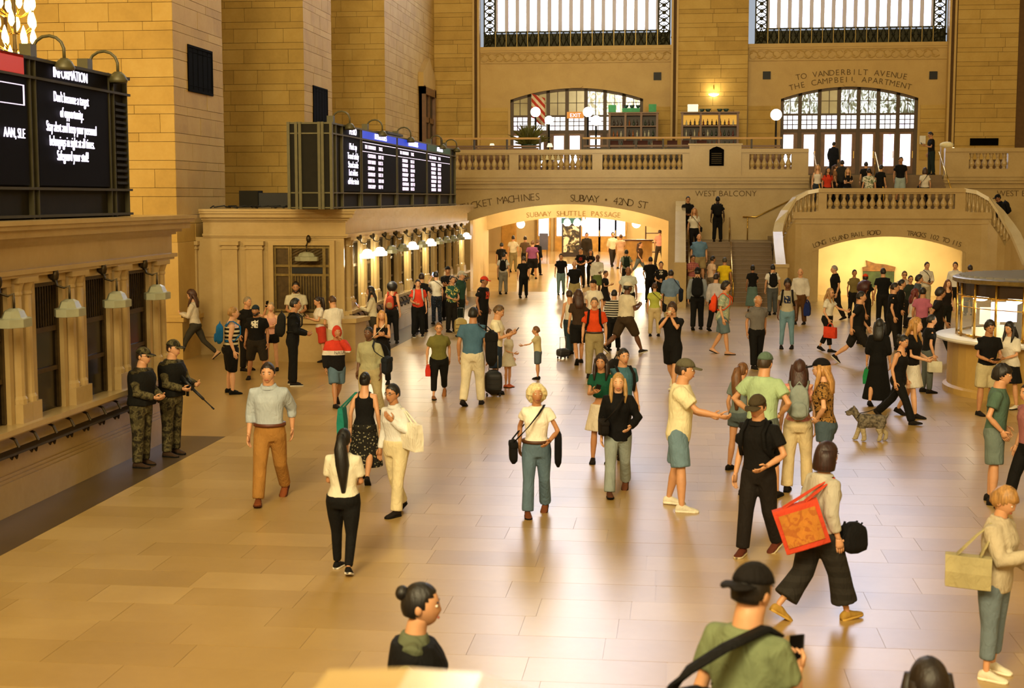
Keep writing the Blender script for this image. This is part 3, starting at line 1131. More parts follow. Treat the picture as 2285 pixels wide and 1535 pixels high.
# ---- bracket lamps of the ticket windows
def bracket_lamp(x, y, label, group, lit, face='x'):
    t = thing('bracket_lamp', label, 'lamp', (XF, y, 2.4) if face == 'x' else (x, y, 2.4), group)
    ox = XF if face == 'x' else x

    def W(o, s, z):     # outwards, sideways
        return (XF + o, y + s, z) if face == 'x' else (x + s, y - o, z)
    b = MB().lathe([(.02, -.06), (.055, -.03), (.06, .02), (.02, .07)], W(.03, 0, 2.96), 8)
    b.ell(W(.06, 0, 2.97), (.06, .06, .1), 8, 6)
    b.build('wall_rose', 'bronze', t, True)
    MB().tube([W(.03, 0, 2.97), W(.08, -.02, 2.9), W(.10, -.03, 2.83), W(.2, -.03, 2.8), W(.26, 0, 2.83), W(.26, 0, 2.72), W(.26, 0, 2.64)], .016, 6).build('arm', 'bronze', t, True)
    c = W(.26, 0, 2.64)
    sh = MB()
    rings = []
    for (wl, wd, z) in ((.06, .05, .01), (.16, .09, -.02), (.20, .12, -.10), (.27, .165, -.115), (.27, .165, -.215), (.25, .15, -.22)):
        r = []
        for j in range(8):
            a = 2 * math.pi * (j + .5) / 8
            ca, sa = math.cos(a), math.sin(a)
            k = 1.08 / max(abs(ca), abs(sa)) ** .6
            dx, dy = (wd * ca * k, wl * sa * k) if face == 'x' else (wl * ca * k, wd * sa * k)
            r.append((c[0] + dx, c[1] + dy, c[2] + z))
        rings.append(r)
    sh.loft(rings)
    sh.build('shade', 'lamp' if lit else 'shade_green', t, False)
    if lit:
        point_light('booth_lamp_light', (c[0] + .02, c[1], c[2] - .32), 60, (1.0, .84, .52), .1)
    return t


MT['shade_green'] = plain('grey_green_glass_shade', '8f8f74', 0.3, 0, .1)
ORD = ['first', 'second', 'third', 'fourth', 'fifth', 'sixth', 'seventh', 'eighth', 'ninth', 'tenth', 'eleventh', 'twelfth']
nm = ['nearest', 'second', 'third', 'fourth', 'fifth', 'sixth']
for i, y in enumerate(ys_n[2:]):
    bracket_lamp(0, y, 'unlit grey-green bracket lamp, %s from the frame edge along the dark ticket booth' % nm[i], 'unlit bracket lamps on the near booth', False)
for i, y in enumerate(ys_f[:12]):
    lit = i in (0, 1, 4, 6, 11)
    if lit:
        bracket_lamp(0, y, 'glowing bracket lamp, %s lit one along the far ticket booth' % nm[(0, 1, 4, 6, 11).index(i)], 'lit bracket lamps on the far booth', True)
    else:
        bracket_lamp(0, y, 'unlit bracket lamp over the %s ticket window of the far booth' % ORD[i], 'unlit bracket lamps on the far booth', False)
bracket_lamp(onY(690, 560, 35.1)[0], 35.1, 'unlit bracket lamp above the bronze service window', 'unlit bracket lamps on the far booth', False, 'y')


# ================================================================== DEPARTURE BOARDS
def board(label, y0, y1, xb, fins, thin, fm='olive'):
    """long bronze cabinet on top of a booth; screens look into the hall (+x)"""
    XB = XF + .02
    t = thing('departure_board', label, 'departure board', (XB, (y0 + y1) / 2, 3.72), 'departure boards')
    zb, zt = 3.72, 5.82
    MB().box(xb, y0 + .03, zb, XB - .06, y1, zt - .03).build('cabinet', 'olive_d', t)
    f = MB()
    for zz, hh in ((zb + .02, .05), (4.1, .05), (5.53, .05), (zt - .05, .06)):
        f.box(xb, y0, zz, XB + .02, y1 + .02, zz + hh * .7)
    f.build('rails', fm, t)
    for yy in fins:
        MB().box(XB - .07, yy - thin, zb, XB + .012, yy + thin, zt).build('mullion', fm, t)
    e = MB()
    n = 4
    for i, u in enumerate((0, .18, .27, .72, .80, 1.0)):
        x = xb + (XB - xb) * u
        e.box(x - .035, y0 - .03, zb, x + .035, y0 + .05, zt)
    e.build('end_frame', fm, t)
    return t, XB


def screen_text(parent, XB, y, z, s, size, mat, sx=1.0, align='CENTER'):
    b = MB()
    text_to(b, s, size, (XB + .03, y, z), (0, 1, 0), (-1, 0, 0), align, 0, sx, .012)
    b.build('screen_text', mat, parent)


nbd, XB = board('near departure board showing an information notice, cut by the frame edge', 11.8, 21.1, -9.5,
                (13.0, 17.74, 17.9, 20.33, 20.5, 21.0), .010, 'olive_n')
s1 = MB().box(XB - .06, 17.95, 4.16, XB + .0, 20.28, 5.78).build('screen_panel', 'screen', nbd)
for z, s, sz, sx in ((5.60, 'INFORMATION', .20, .82), (5.28, "Don't become a target", .20, .62), (5.08, 'of opportunity.', .20, .62), (4.88, 'Stay alert and keep your personal', .20, .60),
                     (4.69, 'belongings in sight at all times.', .20, .60), (4.50, 'Safeguard your stuff!', .20, .62)):
    screen_text(s1, XB, 18.95, z, s, sz, 'text_w', sx)
s2 = MB().box(XB - .06, 13.1, 4.16, XB + .0, 17.65, 5.78).build('screen_panel', 'screen', nbd)
MB().box(XB + .0, 13.2, 5.56, XB + .02, 17.55, 5.80).build('red_band', 'red_scr', s2)
ol = MB()
for (a, b_, z0, z1) in ((13.2, 17.55, 5.42, 5.43), (13.2, 17.55, 5.17, 5.18), (17.54, 17.56, 5.17, 5.43)):
    ol.box(XB, a, z0, XB + .012, b_, z1)
ol.build('outline', 'text_dim', s2)
screen_text(s2, XB, 17.5, 4.75, 'AAN, SLE', .18, 'text_w', .8, 'RIGHT')
lv = MB()
for i in range(14):
    lv.box(XB - .05, 20.55, 4.2 + i * .09, XB + .01, 20.95, 4.24 + i * .09)
lv.build('louvre_panel', 'olive_d', nbd)

fbd, XB = board('far departure board with blue-headed train columns', 33.9, 53.5, -9.35, (34.05, 34.4, 35.1, 37.1, 37.3, 41.96, 42.16, 47.1, 47.3, 52.15, 52.35, 53.4), .03)
for yy in (39.6, 44.6, 49.7):
    MB().box(XB - .08, yy - .04, 3.72, XB + .03, yy + .04, 4.1).build('base_bracket', 'olive', fbd)
s0 = MB().box(XB - .06, 35.2, 4.16, XB, 37.1, 5.78).build('screen_panel', 'screen', fbd)
for z, s in ((5.60, 'METRO'), (5.22, 'Mask up'), (4.98, 'Travel safely'), (4.76, 'Stand aside'), (4.56, 'Let riders'), (4.34, 'off the train')):
    screen_text(s0, XB, 36.15, z, s, .24, 'text_w', 1.05)
rows = [('10:07', 'CROTON-HARMON', '112'), ('10:12', 'NEW HAVEN', '25'), ('10:15', 'STAMFORD', '18'), ('10:22', 'SOUTHEAST', '34'), ('10:30', 'WHITE PLAINS', '103'), ('10:37', 'POUGHKEEPSIE', '41'), ('10:41', 'STAMFORD', '20')]
for k, (a, b_, band) in enumerate(((37.3, 41.96, 'blue_scr'), (42.16, 47.1, 'blue_scr'), (47.3, 52.15, 'green_scr'))):
    s = MB().box(XB - .06, a, 4.16, XB, b_, 5.78).build('screen_panel', 'screen', fbd)
    MB().box(XB, a + .02, 5.57, XB + .015, b_ - .02, 5.79).build('header_band', band, s)
    hb = MB()
    text_to(hb, 'DEPARTURES' if k < 2 else 'ARRIVALS', .22, (XB + .03, (a + b_) / 2, 5.60), (0, 1, 0), (-1, 0, 0), 'CENTER', 0, 1.25)
    hb.build('header_text', 'text_w', s)
    bx = MB()
    for (z0, z1) in ((5.46, 5.475), (5.22, 5.235)):
        bx.box(XB, a + .08, z0, XB + .012, b_ - .12, z1)
    bx.build('header_rule', 'text_dim', s)
    rt = MB()
    text_to(rt, 'TIME  DESTINATION', .15, (XB + .03, a + .25, 5.30), (0, 1, 0), (-1, 0, 0), 'LEFT', 0, 1.0)
    text_to(rt, 'TRACK', .15, (XB + .03, a + 2.05, 5.30), (0, 1, 0), (-1, 0, 0), 'LEFT', 0, 1.0)
    rt.build('column_headings', 'text_dim', s)
    for i in range(7 if k else 6):
        z = 5.07 - i * (.142 if k else .165)
        r = rows[(i + k * 2) % 7]
        rt = MB()
        text_to(rt, r[1][:9], .15, (XB + .03, a + .62, z), (0, 1, 0), (-1, 0, 0), 'LEFT', 0, 1.1)
        text_to(rt, r[0] + ' ' + r[2], .15, (XB + .03, a + 1.95, z), (0, 1, 0), (-1, 0, 0), 'LEFT', 0, 1.2)
        rt.build('timetable_row', 'text_dim', s)


def gooseneck(x, y, z, label, kind=0, head='olive'):
    t = thing('gooseneck_lamp', label, 'lamp', (x, y, z), 'lamps on top of the boards')
    MB().box(x - .1, y - .09, z, x + .06, y + .09, z + .22).build('junction_box', 'olive', t)
    pts = [(x, y, z + .12)] + [(x + .22 - .22 * math.cos(a), y + .1, z + .14 + .2 * math.sin(a)) for a in np.linspace(.3, 3.0, 7)] + [(x + .44, y + .1, z + .02)]
    MB().tube(pts, .022, 7).build('bent_tube', 'olive', t, True)
    MB().lathe([(.05, .06), (.10, .02), (.14, -.06), (.13, -.10)], (x + .44, y + .1, z - .02), 12).build('lamp_head', head, t, True)
    MB().lathe([(.11, 0), (.10, -.015)], (x + .44, y + .1, z - .115), 12).build('lens', 'blackmetal', t, True)


gooseneck(XF - .3, 18.45, 5.82, 'gooseneck lamp arching over the near board')
gooseneck(XF - .3, 20.3, 5.80, 'small bent lamp at the end of the near board')
for i, (yy, lb) in enumerate(((35.3, 'first gooseneck lamp at the corner of the far board'), (39.3, 'gooseneck lamp over the first blue band of the far board'),
                              (43.6, 'gooseneck lamp over the second blue band of the far board'), (49.6, 'gooseneck lamp over the green band of the far board'), (52.9, 'last gooseneck lamp at the far end of the board'))):
    gooseneck(XF - .3, yy, 5.82, lb)
# dark box and cables left on the booth roof beside the far board
sb = thing('loudspeaker_box', 'black equipment box lying on the booth roof beside the far board', 'box', (-10.6, 36.2, 3.72))
MB().box(-11.0, 36.0, 3.74, -9.5, 36.5, 4.12).build('case', 'blackmetal', sb)
MB().box(-11.25, 35.95, 3.74, -10.75, 36.4, 4.18).build('side_unit', 'olive_d', sb)
for k in range(4):
    c = MB()
    pts = [(-11.9 + .55 * k + .3 * u + random.uniform(-.1, .1), 35.4 + random.uniform(0, .25), 3.735 + .06 * abs(math.sin(u * 4 + k))) for u in np.linspace(0, 2.6, 12)]
    c.tube(pts, .018, 5)
    tag(c.build('cable', 'rubber', None, True), 'dark cable snaking over the booth roof edge, %s from the pier' % ORD[k], 'cable', 'loose cables on the booth roof')
# flat screen frame lying on the far board roof
tag(MB().box(-9.0, 41.2, 5.86, -8.4, 43.6, 5.93).build('flat_panel', 'blackmetal'), 'flat black panel lying on top of the far board', 'panel')

# ---- gilded torchere of candle bulbs behind the near board
cd = thing('candelabra', 'gilded candelabra of glowing flame bulbs behind the near board', 'candelabra', (-9.75, 20.4, 3.72))
MB().lathe([(.16, 0), (.18, .06), (.05, .12), (.035, 1.2), (.06, 1.5), (.03, 1.7), (.03, 3.4), (.05, 3.5)], (-9.75, 20.4, 3.72), 10).build('stem', 'bronze', cd, True)
MT['flame'] = emit('flame_bulb', 'ffd27a', 18.0)
for tier, (zz, rr, nn) in enumerate(((6.0, .16, 4), (6.28, .26, 6), (6.52, .29, 6), (6.78, .27, 6), (7.02, .22, 5))):
    for j in range(nn):
        a = 2 * math.pi * (j + .4 * tier) / nn
        x, yy = -9.75 + rr * math.cos(a), 20.4 + rr * math.sin(a)
        MB().tube([(-9.75, 20.4, zz - .1), ((x - 9.75) / 2, (yy + 20.4) / 2, zz - .12), (x, yy, zz - .03)], .014, 5).build('branch', 'brass', cd, True)
        MB().lathe([(.015, 0), (.048, .06), (.046, .13), (.018, .22), (.003, .26)], (x, yy, zz - .03), 8).build('flame_bulb', 'flame', cd, True)

# ================================================================== INFORMATION BOOTH
IX, IY = 7.95, 30.3
ib = thing('information_booth', 'round marble information booth with brass and glass walls', 'kiosk', (IX, IY, 0))
MB().lathe([(2.30, 0), (2.36, 0), (2.36, .12), (2.28, .16), (2.28, 1.06), (2.34, 1.09)], (IX, IY, 0), 48, 0, False).build('marble_drum', 'lime_smooth', ib)
MB().lathe([(1.5, 1.09), (2.52, 1.09), (2.54, 1.12), (2.52, 1.16), (1.5, 1.16)], (IX, IY, 0), 48, 0, False).build('counter_top', 'white', ib)
NP = 22
Rg = 2.10
for i in range(NP):
    a0 = 2 * math.pi * i / NP + .1
    a1 = 2 * math.pi * (i + 1) / NP + .1
    p = (IX + Rg * math.cos(a0), IY + Rg * math.sin(a0))
    q = (IX + Rg * math.cos(a1), IY + Rg * math.sin(a1))
    MB().tube([(p[0], p[1], 1.16), (p[0], p[1], 2.28)], .026, 8).build('brass_post', 'brass', ib, True)
    MB().add([(p[0], p[1], 1.2), (q[0], q[1], 1.2), (q[0], q[1], 2.0), (p[0], p[1], 2.0)], [(0, 1, 2, 3)]).build('glass_pane', 'glass', ib)
    for zz, rr in ((1.2, .03), (2.0, .022), (1.78, .01)):
        MB().tube([(p[0], p[1], zz), (q[0], q[1], zz)], rr, 6).build('brass_rail', 'brass', ib, True)
MB().lathe([(2.05, 2.02), (2.07, 2.02), (2.07, 2.28), (2.05, 2.28)], (IX, IY, 0), 48, 0, False).build('dark_glass_band', 'dkwood', ib)
MB().lathe([(1.9, 2.27), (2.18, 2.27), (2.22, 2.29), (2.22, 2.36), (2.18, 2.38), (1.9, 2.38)], (IX, IY, 0), 48, 0, False).build('roof_rim', 'bronze_l', ib)
MB().lathe([(.01, 2.33), (1.95, 2.33), (1.95, 2.35), (.01, 2.36)], (IX, IY, 0), 40, 0, False).build('roof_deck', 'bronze', ib)
for i in range(22):
    yy = IY - 2.0 + i * .19
    hx_ = math.sqrt(max(.05, 2.08 ** 2 - (yy - IY) ** 2))
    piece('roof_slat', 'steel', ib, IX - hx_, yy - .025, 2.385, IX + hx_, yy + .025, 2.42)
MB().lathe([(.95, 0), (.95, 2.2)], (IX, IY, 0), 24).build('core_drum', 'dkwood', ib)
for (a, z0, z1, w, mt) in ((3.6, 1.5, 1.9, .5, 'day_door'), (4.15, 1.5, 1.95, .55, 'blue_panel'), (4.6, 1.45, 1.9, .35, 'lamp_soft'), (3.2, 1.4, 1.75, .4, 'lamp_soft')):
    if mt not in MT:
        MT[mt] = emit(mt, '5b86d8' if mt == 'blue_panel' else 'fff0c4', 1.6)
    x, yy = IX + 1.5 * math.cos(a), IY + 1.5 * math.sin(a)
    MB().box(x - w / 2, yy - .03, z0, x + w / 2, yy + .03, z1).build('lit_display', mt, ib)
for a in (3.3, 3.9, 4.5, 5.1):
    x, yy = IX + 1.75 * math.cos(a), IY + 1.75 * math.sin(a)
    MB().ell((x, yy, 1.96), (.16, .16, .07), 10, 6).build('ceiling_lamp', 'lamp', ib, True)
    point_light('booth_light', (x, yy, 1.75), 22, (1.0, .88, .6), .12)
for i, (a, w, h_) in enumerate(((3.4, .28, .2), (3.75, .2, .3), (4.3, .3, .16), (4.75, .22, .28))):
    x, yy = IX + 1.85 * math.cos(a), IY + 1.85 * math.sin(a)
    l = MB().box(x - w / 2, yy - .03, 1.165, x + w / 2, yy + .03, 1.17 + h_)
    for k in range(3):
        l.box(x - w / 2 + .02, yy - .05 - k * .015, 1.17, x + w / 2 - .02, yy - .04 - k * .015, 1.17 + h_ * (.9 - .15 * k))
    tag(l.build('leaflet_holder', 'white'), ['white leaflet rack behind the information booth glass, leftmost', 'tall leaflet rack behind the information booth glass', 'low leaflet rack near the middle of the information booth', 'leaflet rack at the right of the information booth'][i], 'leaflet rack')

# ================================================================== BALCONY BAR AND RESTAURANT
def at(px, py, Y):
    return onY(px, py, Y)


def globe_lamp(px, py, Y, r, label, power):
    c = at(px, py, Y)
    t = thing('globe_lamp', label, 'lamp', (c[0], c[1], ZB), 'globe lamps on the balcony')
    MB().lathe([(.16, 0), (.16, .06), (.05, .1), (.045, c[2] - ZB - r), (.08, c[2] - ZB - r * .9)], (c[0], c[1], ZB), 10).build('post', 'blackmetal', t, True)
    MB().ell(c, (r, r, r), 14, 10).build('globe', 'globe', t, True)
    point_light('globe_light', (c[0], c[1] - r - .1, c[2]), power, (1.0, .82, .52), .15)


globe_lamp(1195, 250, 69.5, .24, 'leftmost glowing globe lamp on a black post behind the balustrade', 45)
globe_lamp(1225, 268, 68.0, .20, 'glowing globe lamp just right of the leftmost one on the balcony', 35)
globe_lamp(1312, 250, 69.5, .24, 'tall glowing globe lamp in the middle of the arched screen', 45)
globe_lamp(1330, 269, 68.0, .24, 'lower glowing globe lamp beside the bottle shelves', 40)
globe_lamp(1732, 256, 67.0, .26, 'glowing globe lamp beside the arched balcony doors', 60)


def cabinet(label, px0, px1, Y, zt, cols, nshelf, lit):
    x0, x1 = at(px0, 300, Y)[0], at(px1, 300, Y)[0]
    t = thing('bar_cabinet', label, 'cabinet', ((x0 + x1) / 2, Y, ZB), 'wooden back-bar cabinets')
    MB().box(x0, Y + .35, ZB, x1, Y + .4, zt).build('back_panel', 'dkwood', t)
    if lit:
        MB().box(x0 + .05, Y + .33, zt - .55, x1 - .05, Y + .345, zt - .1).build('lit_back', 'amber', t)
    for i in range(cols + 1):
        x = x0 + (x1 - x0) * i / cols
        piece('upright', 'wood', t, x - .05, Y, ZB, x + .05, Y + .36, zt)
    zs = [6.42 + (zt - 6.5) * k / nshelf for k in range(nshelf)]
    for z in zs + [zt - .05]:
        piece('shelf', 'wood', t, x0, Y, z - .05, x1, Y + .36, z)
    MB().box(x0, Y - .02, ZB, x1, Y + .1, 6.37).build('lower_doors', 'wood', t)
    MB().box(x0 - .08, Y - .06, zt - .02, x1 + .08, Y + .4, zt + .05).build('cornice', 'wood', t)
    return x0, x1, zs


BOT = [MB().lathe([(.035, 0), (.04, .02), (.04, .17), (.014, .24), (.014, .30), (.017, .31)], (0, 0, 0), 8).mesh('bottle', plain('bottle_glass_%d' % i, c, .15), smooth=True)
       for i, c in enumerate(('2a1608', '0f2a14', '8a4a14', 'b8b49a', '5a1410'))]


BCOL = ('dark brown', 'dark green', 'amber', 'pale clear', 'dark red')


def bottles(x0, x1, z, Y, n, label, group):
    for i in range(n):
        bi = random.randrange(5)
        o = bpy.data.objects.new('bottle', BOT[bi])
        o.location = (x0 + (x1 - x0) * (i + .5) / n + random.uniform(-.02, .02), Y + .14, z)
        s = random.uniform(.85, 1.1)
        o.scale = (1.1, 1.1, s)
        COL.objects.link(o)
        tag(o, BCOL[bi] + ' ' + label, 'bottle', group)


MT['amber'] = emit('amber_shelf_light', 'e8a83c', 1.1)
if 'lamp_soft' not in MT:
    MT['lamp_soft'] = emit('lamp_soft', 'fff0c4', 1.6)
MT['carton_glow'] = MT['lamp_soft']
x0, x1, zs = cabinet('wide lit back-bar cabinet of bottles against the middle pier', 1522, 1646, 69.6, 8.05, 3, 3, True)
for k, z in enumerate(zs):
    bottles(x0 + .1, x1 - .1, z, 69.6, 12, 'bottle on the %s shelf of the cabinet against the middle pier' % ('bottom', 'middle', 'top')[k], 'bottles on the pier cabinet')
x0, x1, zs = cabinet('tall bottle shelves standing in front of the arched screen', 1360, 1466, 69.6, 8.05, 3, 3, False)
for k, z in enumerate(zs):
    bottles(x0 + .1, x1 - .1, z, 69.6, 11, 'bottle on the %s shelf before the arched screen' % ('bottom', 'middle', 'top')[k], 'bottles before the arched screen')
MT['carton'] = plain('green_carton', '3fa06a', .6)
MT['teal'] = plain('dark_teal_bowl', '123a34', .4)
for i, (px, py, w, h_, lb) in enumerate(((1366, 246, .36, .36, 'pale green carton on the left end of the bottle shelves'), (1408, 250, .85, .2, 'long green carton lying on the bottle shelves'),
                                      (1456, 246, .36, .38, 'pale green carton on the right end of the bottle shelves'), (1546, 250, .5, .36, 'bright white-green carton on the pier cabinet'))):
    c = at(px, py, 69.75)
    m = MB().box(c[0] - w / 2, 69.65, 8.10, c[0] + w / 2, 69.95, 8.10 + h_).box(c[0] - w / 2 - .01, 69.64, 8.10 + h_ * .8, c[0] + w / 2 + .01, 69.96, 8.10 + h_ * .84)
    tag(m.build('carton', 'carton' if i < 3 else 'carton_glow'), lb, 'box')  # last carton takes a glowing material, its brightness is emitted
for i, (px, lb) in enumerate(((1397, 'first'), (1410, 'second'), (1424, 'third'))):
    c = at(px, 243, 69.75)
    tag(MB().lathe([(.05, 0), (.07, .02), (.14, .14), (.13, .14), (.06, .03)], (c[0], 69.8, 8.305), 10).build('bowl', 'teal', None, True), 'dark teal bowl on the long green carton, %s from the left' % lb, 'bowl', 'teal bowls')
for i, (px, lb) in enumerate(((1566, 'first'), (1580, 'second'), (1606, 'third'), (1620, 'fourth'))):
    c = at(px, 253, 69.75)
    tag(MB().lathe([(.06, 0), (.08, .02), (.15, .14), (.14, .14), (.06, .03)], (c[0], 69.8, 8.10), 10).build('bowl', 'teal', None, True), 'dark teal bowl on top of the pier cabinet, %s from the left' % lb, 'bowl', 'teal bowls')
c = at(1593, 212, 71.2)
wl = thing('wall_sconce', 'glowing sconce on the middle pier above the bar', 'lamp', (c[0], 71.6, c[2]))
MB().tube([(c[0], 71.65, c[2] + .5), (c[0], 71.5, c[2] + .4), (c[0], 71.45, c[2])], .025, 6).build('stem', 'brass', wl, True)
MB().lathe([(.03, -.06), (.2, 0), (.26, .06)], (c[0], 71.4, c[2]), 14).build('bowl_shade', 'lamp', wl, True)
point_light('sconce_light', (c[0], 71.3, c[2] + .25), 30, (1.0, .8, .45), .15)


# wooden screens and bar front behind the balustrade
def wood_screen(label, px0, px1, Y, zt, n, glass):
    x0, x1 = at(px0, 320, Y)[0], at(px1, 320, Y)[0]
    t = thing('wooden_screen', label, 'partition', ((x0 + x1) / 2, Y, ZB), 'wooden dining screens')
    piece('top_rail', 'wood_l', t, x0, Y - .08, zt - .08, x1, Y + .08, zt)
    piece('mid_rail', 'wood', t, x0, Y - .04, zt - .42, x1, Y + .04, zt - .34)
    for i in range(n + 1):
        x = x0 + (x1 - x0) * i / n
        piece('post', 'dkwood', t, x - .04, Y - .05, ZB, x + .04, Y + .05, zt)
    for i in range(n):
        a, b = x0 + (x1 - x0) * i / n + .06, x0 + (x1 - x0) * (i + 1) / n - .06
        piece('panel', 'dkwood' if glass else 'wood', t, a, Y - .02, ZB + .1, b, Y + .02, zt - .45)


wood_screen('wooden dining screen at the left end of the balcony', 985, 1205, 62.6, 6.62, 3, False)
wood_screen('long wooden screen with dark panels below the bottle shelves', 1300, 1540, 62.6, 6.62, 4, True)
wood_screen('wooden screen with a lit rail in front of the bar', 1542, 1745, 62.9, 6.60, 3, False)
MT['cushion'] = plain('dark_red_cushion', '4a1c10', .7)
for i in range(7):
    px = 1368 + 33 * i
    c = at(px, 314, 63.2)
    t = thing('bar_stool', 'brown bar chair behind the long wooden screen, number %d from the left' % (i + 1), 'chair', (c[0], 63.2, ZB), 'bar chairs')
    t['label'] = 'brown bar chair %s behind the wooden screens' % ['at the left end', 'second from the left', 'third from the left', 'in the middle', 'third from the right', 'second from the right', 'at the right end'][i]
    MB().box(c[0] - .2, 63.0, 5.75, c[0] + .2, 63.4, 5.83).build('seat', 'cushion', t)
    MB().box(c[0] - .22, 63.38, 5.83, c[0] + .22, 63.44, 6.50).build('backrest', 'cushion', t)
    for sx in (-1, 1):
        for sy in (-1, 1):
            MB().tube([(c[0] + sx * .18, 63.2 + sy * .17, ZB), (c[0] + sx * .16, 63.2 + sy * .15, 5.76)], .02, 6).build('leg', 'dkwood', t)
MT['linen'] = plain('cream_linen', 'e8dcae', .8)
for i, (px, lb) in enumerate(((1093, 'left of the plant'), (1222, 'right of the plant'))):
    c = at(px, 322, 64.2)
    t = thing('dining_table', 'small dining table with cream cloth and lamp, %s' % lb, 'table', (c[0], 64.2, ZB))
    MB().lathe([(.3, 0), (.3, .04), (.04, .08), (.04, .95), (.5, 1.0), (.5, 1.04)], (c[0], 64.2, ZB), 14).build('pedestal', 'dkwood', t, True)
    MB().lathe([(.01, 1.05), (.55, 1.05), (.60, .75), (.56, .74), (.53, 1.03), (.01, 1.03)], (c[0], 64.2, ZB), 18, 0, False).build('cloth', 'linen', t)
    l = thing('table_lamp', 'small cream table lamp on the dining table %s' % lb, 'lamp', (c[0] + .1, 64.2, ZB + 1.05))
    MB().lathe([(.07, 0), (.07, .02), (.015, .04), (.015, .3)], (c[0] + .1, 64.2, ZB + 1.05), 8).build('base', 'brass', l, True)
    MB().lathe([(.14, .28), (.08, .45)], (c[0] + .1, 64.2, ZB + 1.05), 12).build('shade', 'lamp_soft', l, True)
# tall plant in a pot in front of the arched screen
c = at(1180, 300, 68.3)
pt = thing('potted_plant', 'wispy green plant in a tall dark pot before the arched screen', 'plant', (c[0], 68.3, ZB))
MB().lathe([(.2, 0), (.28, .5), (.36, 1.55), (.38, 1.6), (.3, 1.58)], (c[0], 68.3, ZB), 14).build('pot', 'teal', pt, True)
MT['leaf'] = plain('olive_green_leaf', '5b5a22', .6, 0, .4, 12)
lf = MB()
for i in range(170):
    a, b_ = random.uniform(0, 6.28), random.uniform(.15, 1.25)
    L = random.uniform(.7, 1.6)
    d = np.array((math.cos(a) * math.sin(b_), math.sin(a) * math.sin(b_), math.cos(b_)))
    p0 = np.array((c[0], 68.3, ZB + 1.5))
    p1 = p0 + d * L * .6
    p2 = p0 + d * L + np.array((0, 0, -.12 * L))
    s = np.cross(d, (0, 0, 1))
    s = s / (np.linalg.norm(s) + 1e-6) * .035
    lf.add([p0 - s * .3, p0 + s * .3, p1 + s, p2, p1 - s], [(0, 1, 2, 3, 4)])
lf.build('foliage', 'leaf', pt)
# striped flag hanging in the arched screen
MT['flag'] = None
t_ = NT('flag_cloth')
xyz = t_.n('ShaderNodeSeparateXYZ')
t_.l(t_.n('ShaderNodeNewGeometry').outputs['Position'], xyz.inputs[0])
st_ = t_.math('FRACT', t_.math('MULTIPLY', t_.math('ADD', xyz.outputs[2], t_.math('MULTIPLY', xyz.outputs[0], 1.1)), 2.6))
MT['flag'] = t_.set(t_.ramp(st_, [(0, hx('c23a24')), (.5, hx('e9d6b4'))], 'CONSTANT'), .8)
a_, b_ = at(1186, 215, 71.9), at(1216, 250, 71.9)
fl = MB()
rings = []
for i in range(9):
    x = a_[0] + (b_[0] - a_[0]) * i / 8
    w_ = .05 * math.sin(i * 1.7)
    rings.append([(x, 71.9 + w_, 9.2 - .03 * i), (x, 71.9 + w_, 8.0 - .06 * i + .05 * math.sin(i)), (x, 71.92 + w_, 8.0 - .06 * i + .05 * math.sin(i)), (x, 71.92 + w_, 9.2 - .03 * i)])
fl.loft(rings)
tag(fl.build('hanging_flag', 'flag', None, True), 'red and white striped flag hanging inside the arched screen', 'flag')
MT['exit'] = emit('lit_orange_sign', 'e08a30', 1.3)
c = at(1284, 257, 71.7)
sg = MB().box(c[0] - .42, 71.6, c[2] - .16, c[0] + .42, 71.72, c[2] + .16).build('exit_sign', 'exit')
tag(sg, 'orange lit exit sign hanging before the arched screen', 'sign')
eb = MB()
text_to(eb, 'EXIT', .27, (c[0], 71.585, c[2] - .1), depth=.01)
eb.build('sign_text', 'text_w', sg)
# posters and notices by the doors
tag(MB().box(at(2176, 0, 71.5)[0], 71.60, 6.52, at(2240, 0, 71.5)[0], 71.64, 6.86).box(at(2178, 0, 71.5)[0], 71.58, 6.55, at(2238, 0, 71.5)[0], 71.60, 6.83).build('notice_board', 'matte'), 'long black notice board on the wall above the right balustrade', 'board')
c = at(2059, 312, 71.9)
tag(MB().box(c[0] - .14, 71.9, c[2] - .2, c[0] + .14, 71.96, c[2] + .2).build('wall_notice', 'white'), 'small pale notice on the wall right of the doors', 'notice')
c = at(2108, 350, 61.5)
ph = thing('wall_telephone', 'pale call point with white light strips at the top of the right stairs', 'call point', (c[0], 61.4, ZB))
MB().box(c[0] - .18, 61.3, ZB, c[0] + .3, 61.6, ZB + 1.25).build('cabinet', 'lime_smooth', ph)
MB().ell((c[0] + .05, 61.4, ZB + 1.25), (.3, .2, .14), 10, 6).build('rounded_cap', 'linen', ph, True)
MB().box(c[0] + .26, 61.27, ZB + .45, c[0] + .34, 61.3, ZB + 1.15).build('light_strip', 'lamp_soft', ph)

# ================================================================== THINGS IN THE SUBWAY PASSAGE
PF = ZP


def pglobe(px, py, Y, r, label):
    c = at(px, py, Y)
    t = thing('ceiling_globe', label, 'lamp', (c[0], c[1], 4.2), 'globe lamps in the subway passage')
    MB().tube([(c[0], Y, 4.2), (c[0], Y, c[2])], .03, 6).build('stem', 'brass', t)
    MB().ell(c, (r, r, r), 14, 10).build('globe', 'globe', t, True)


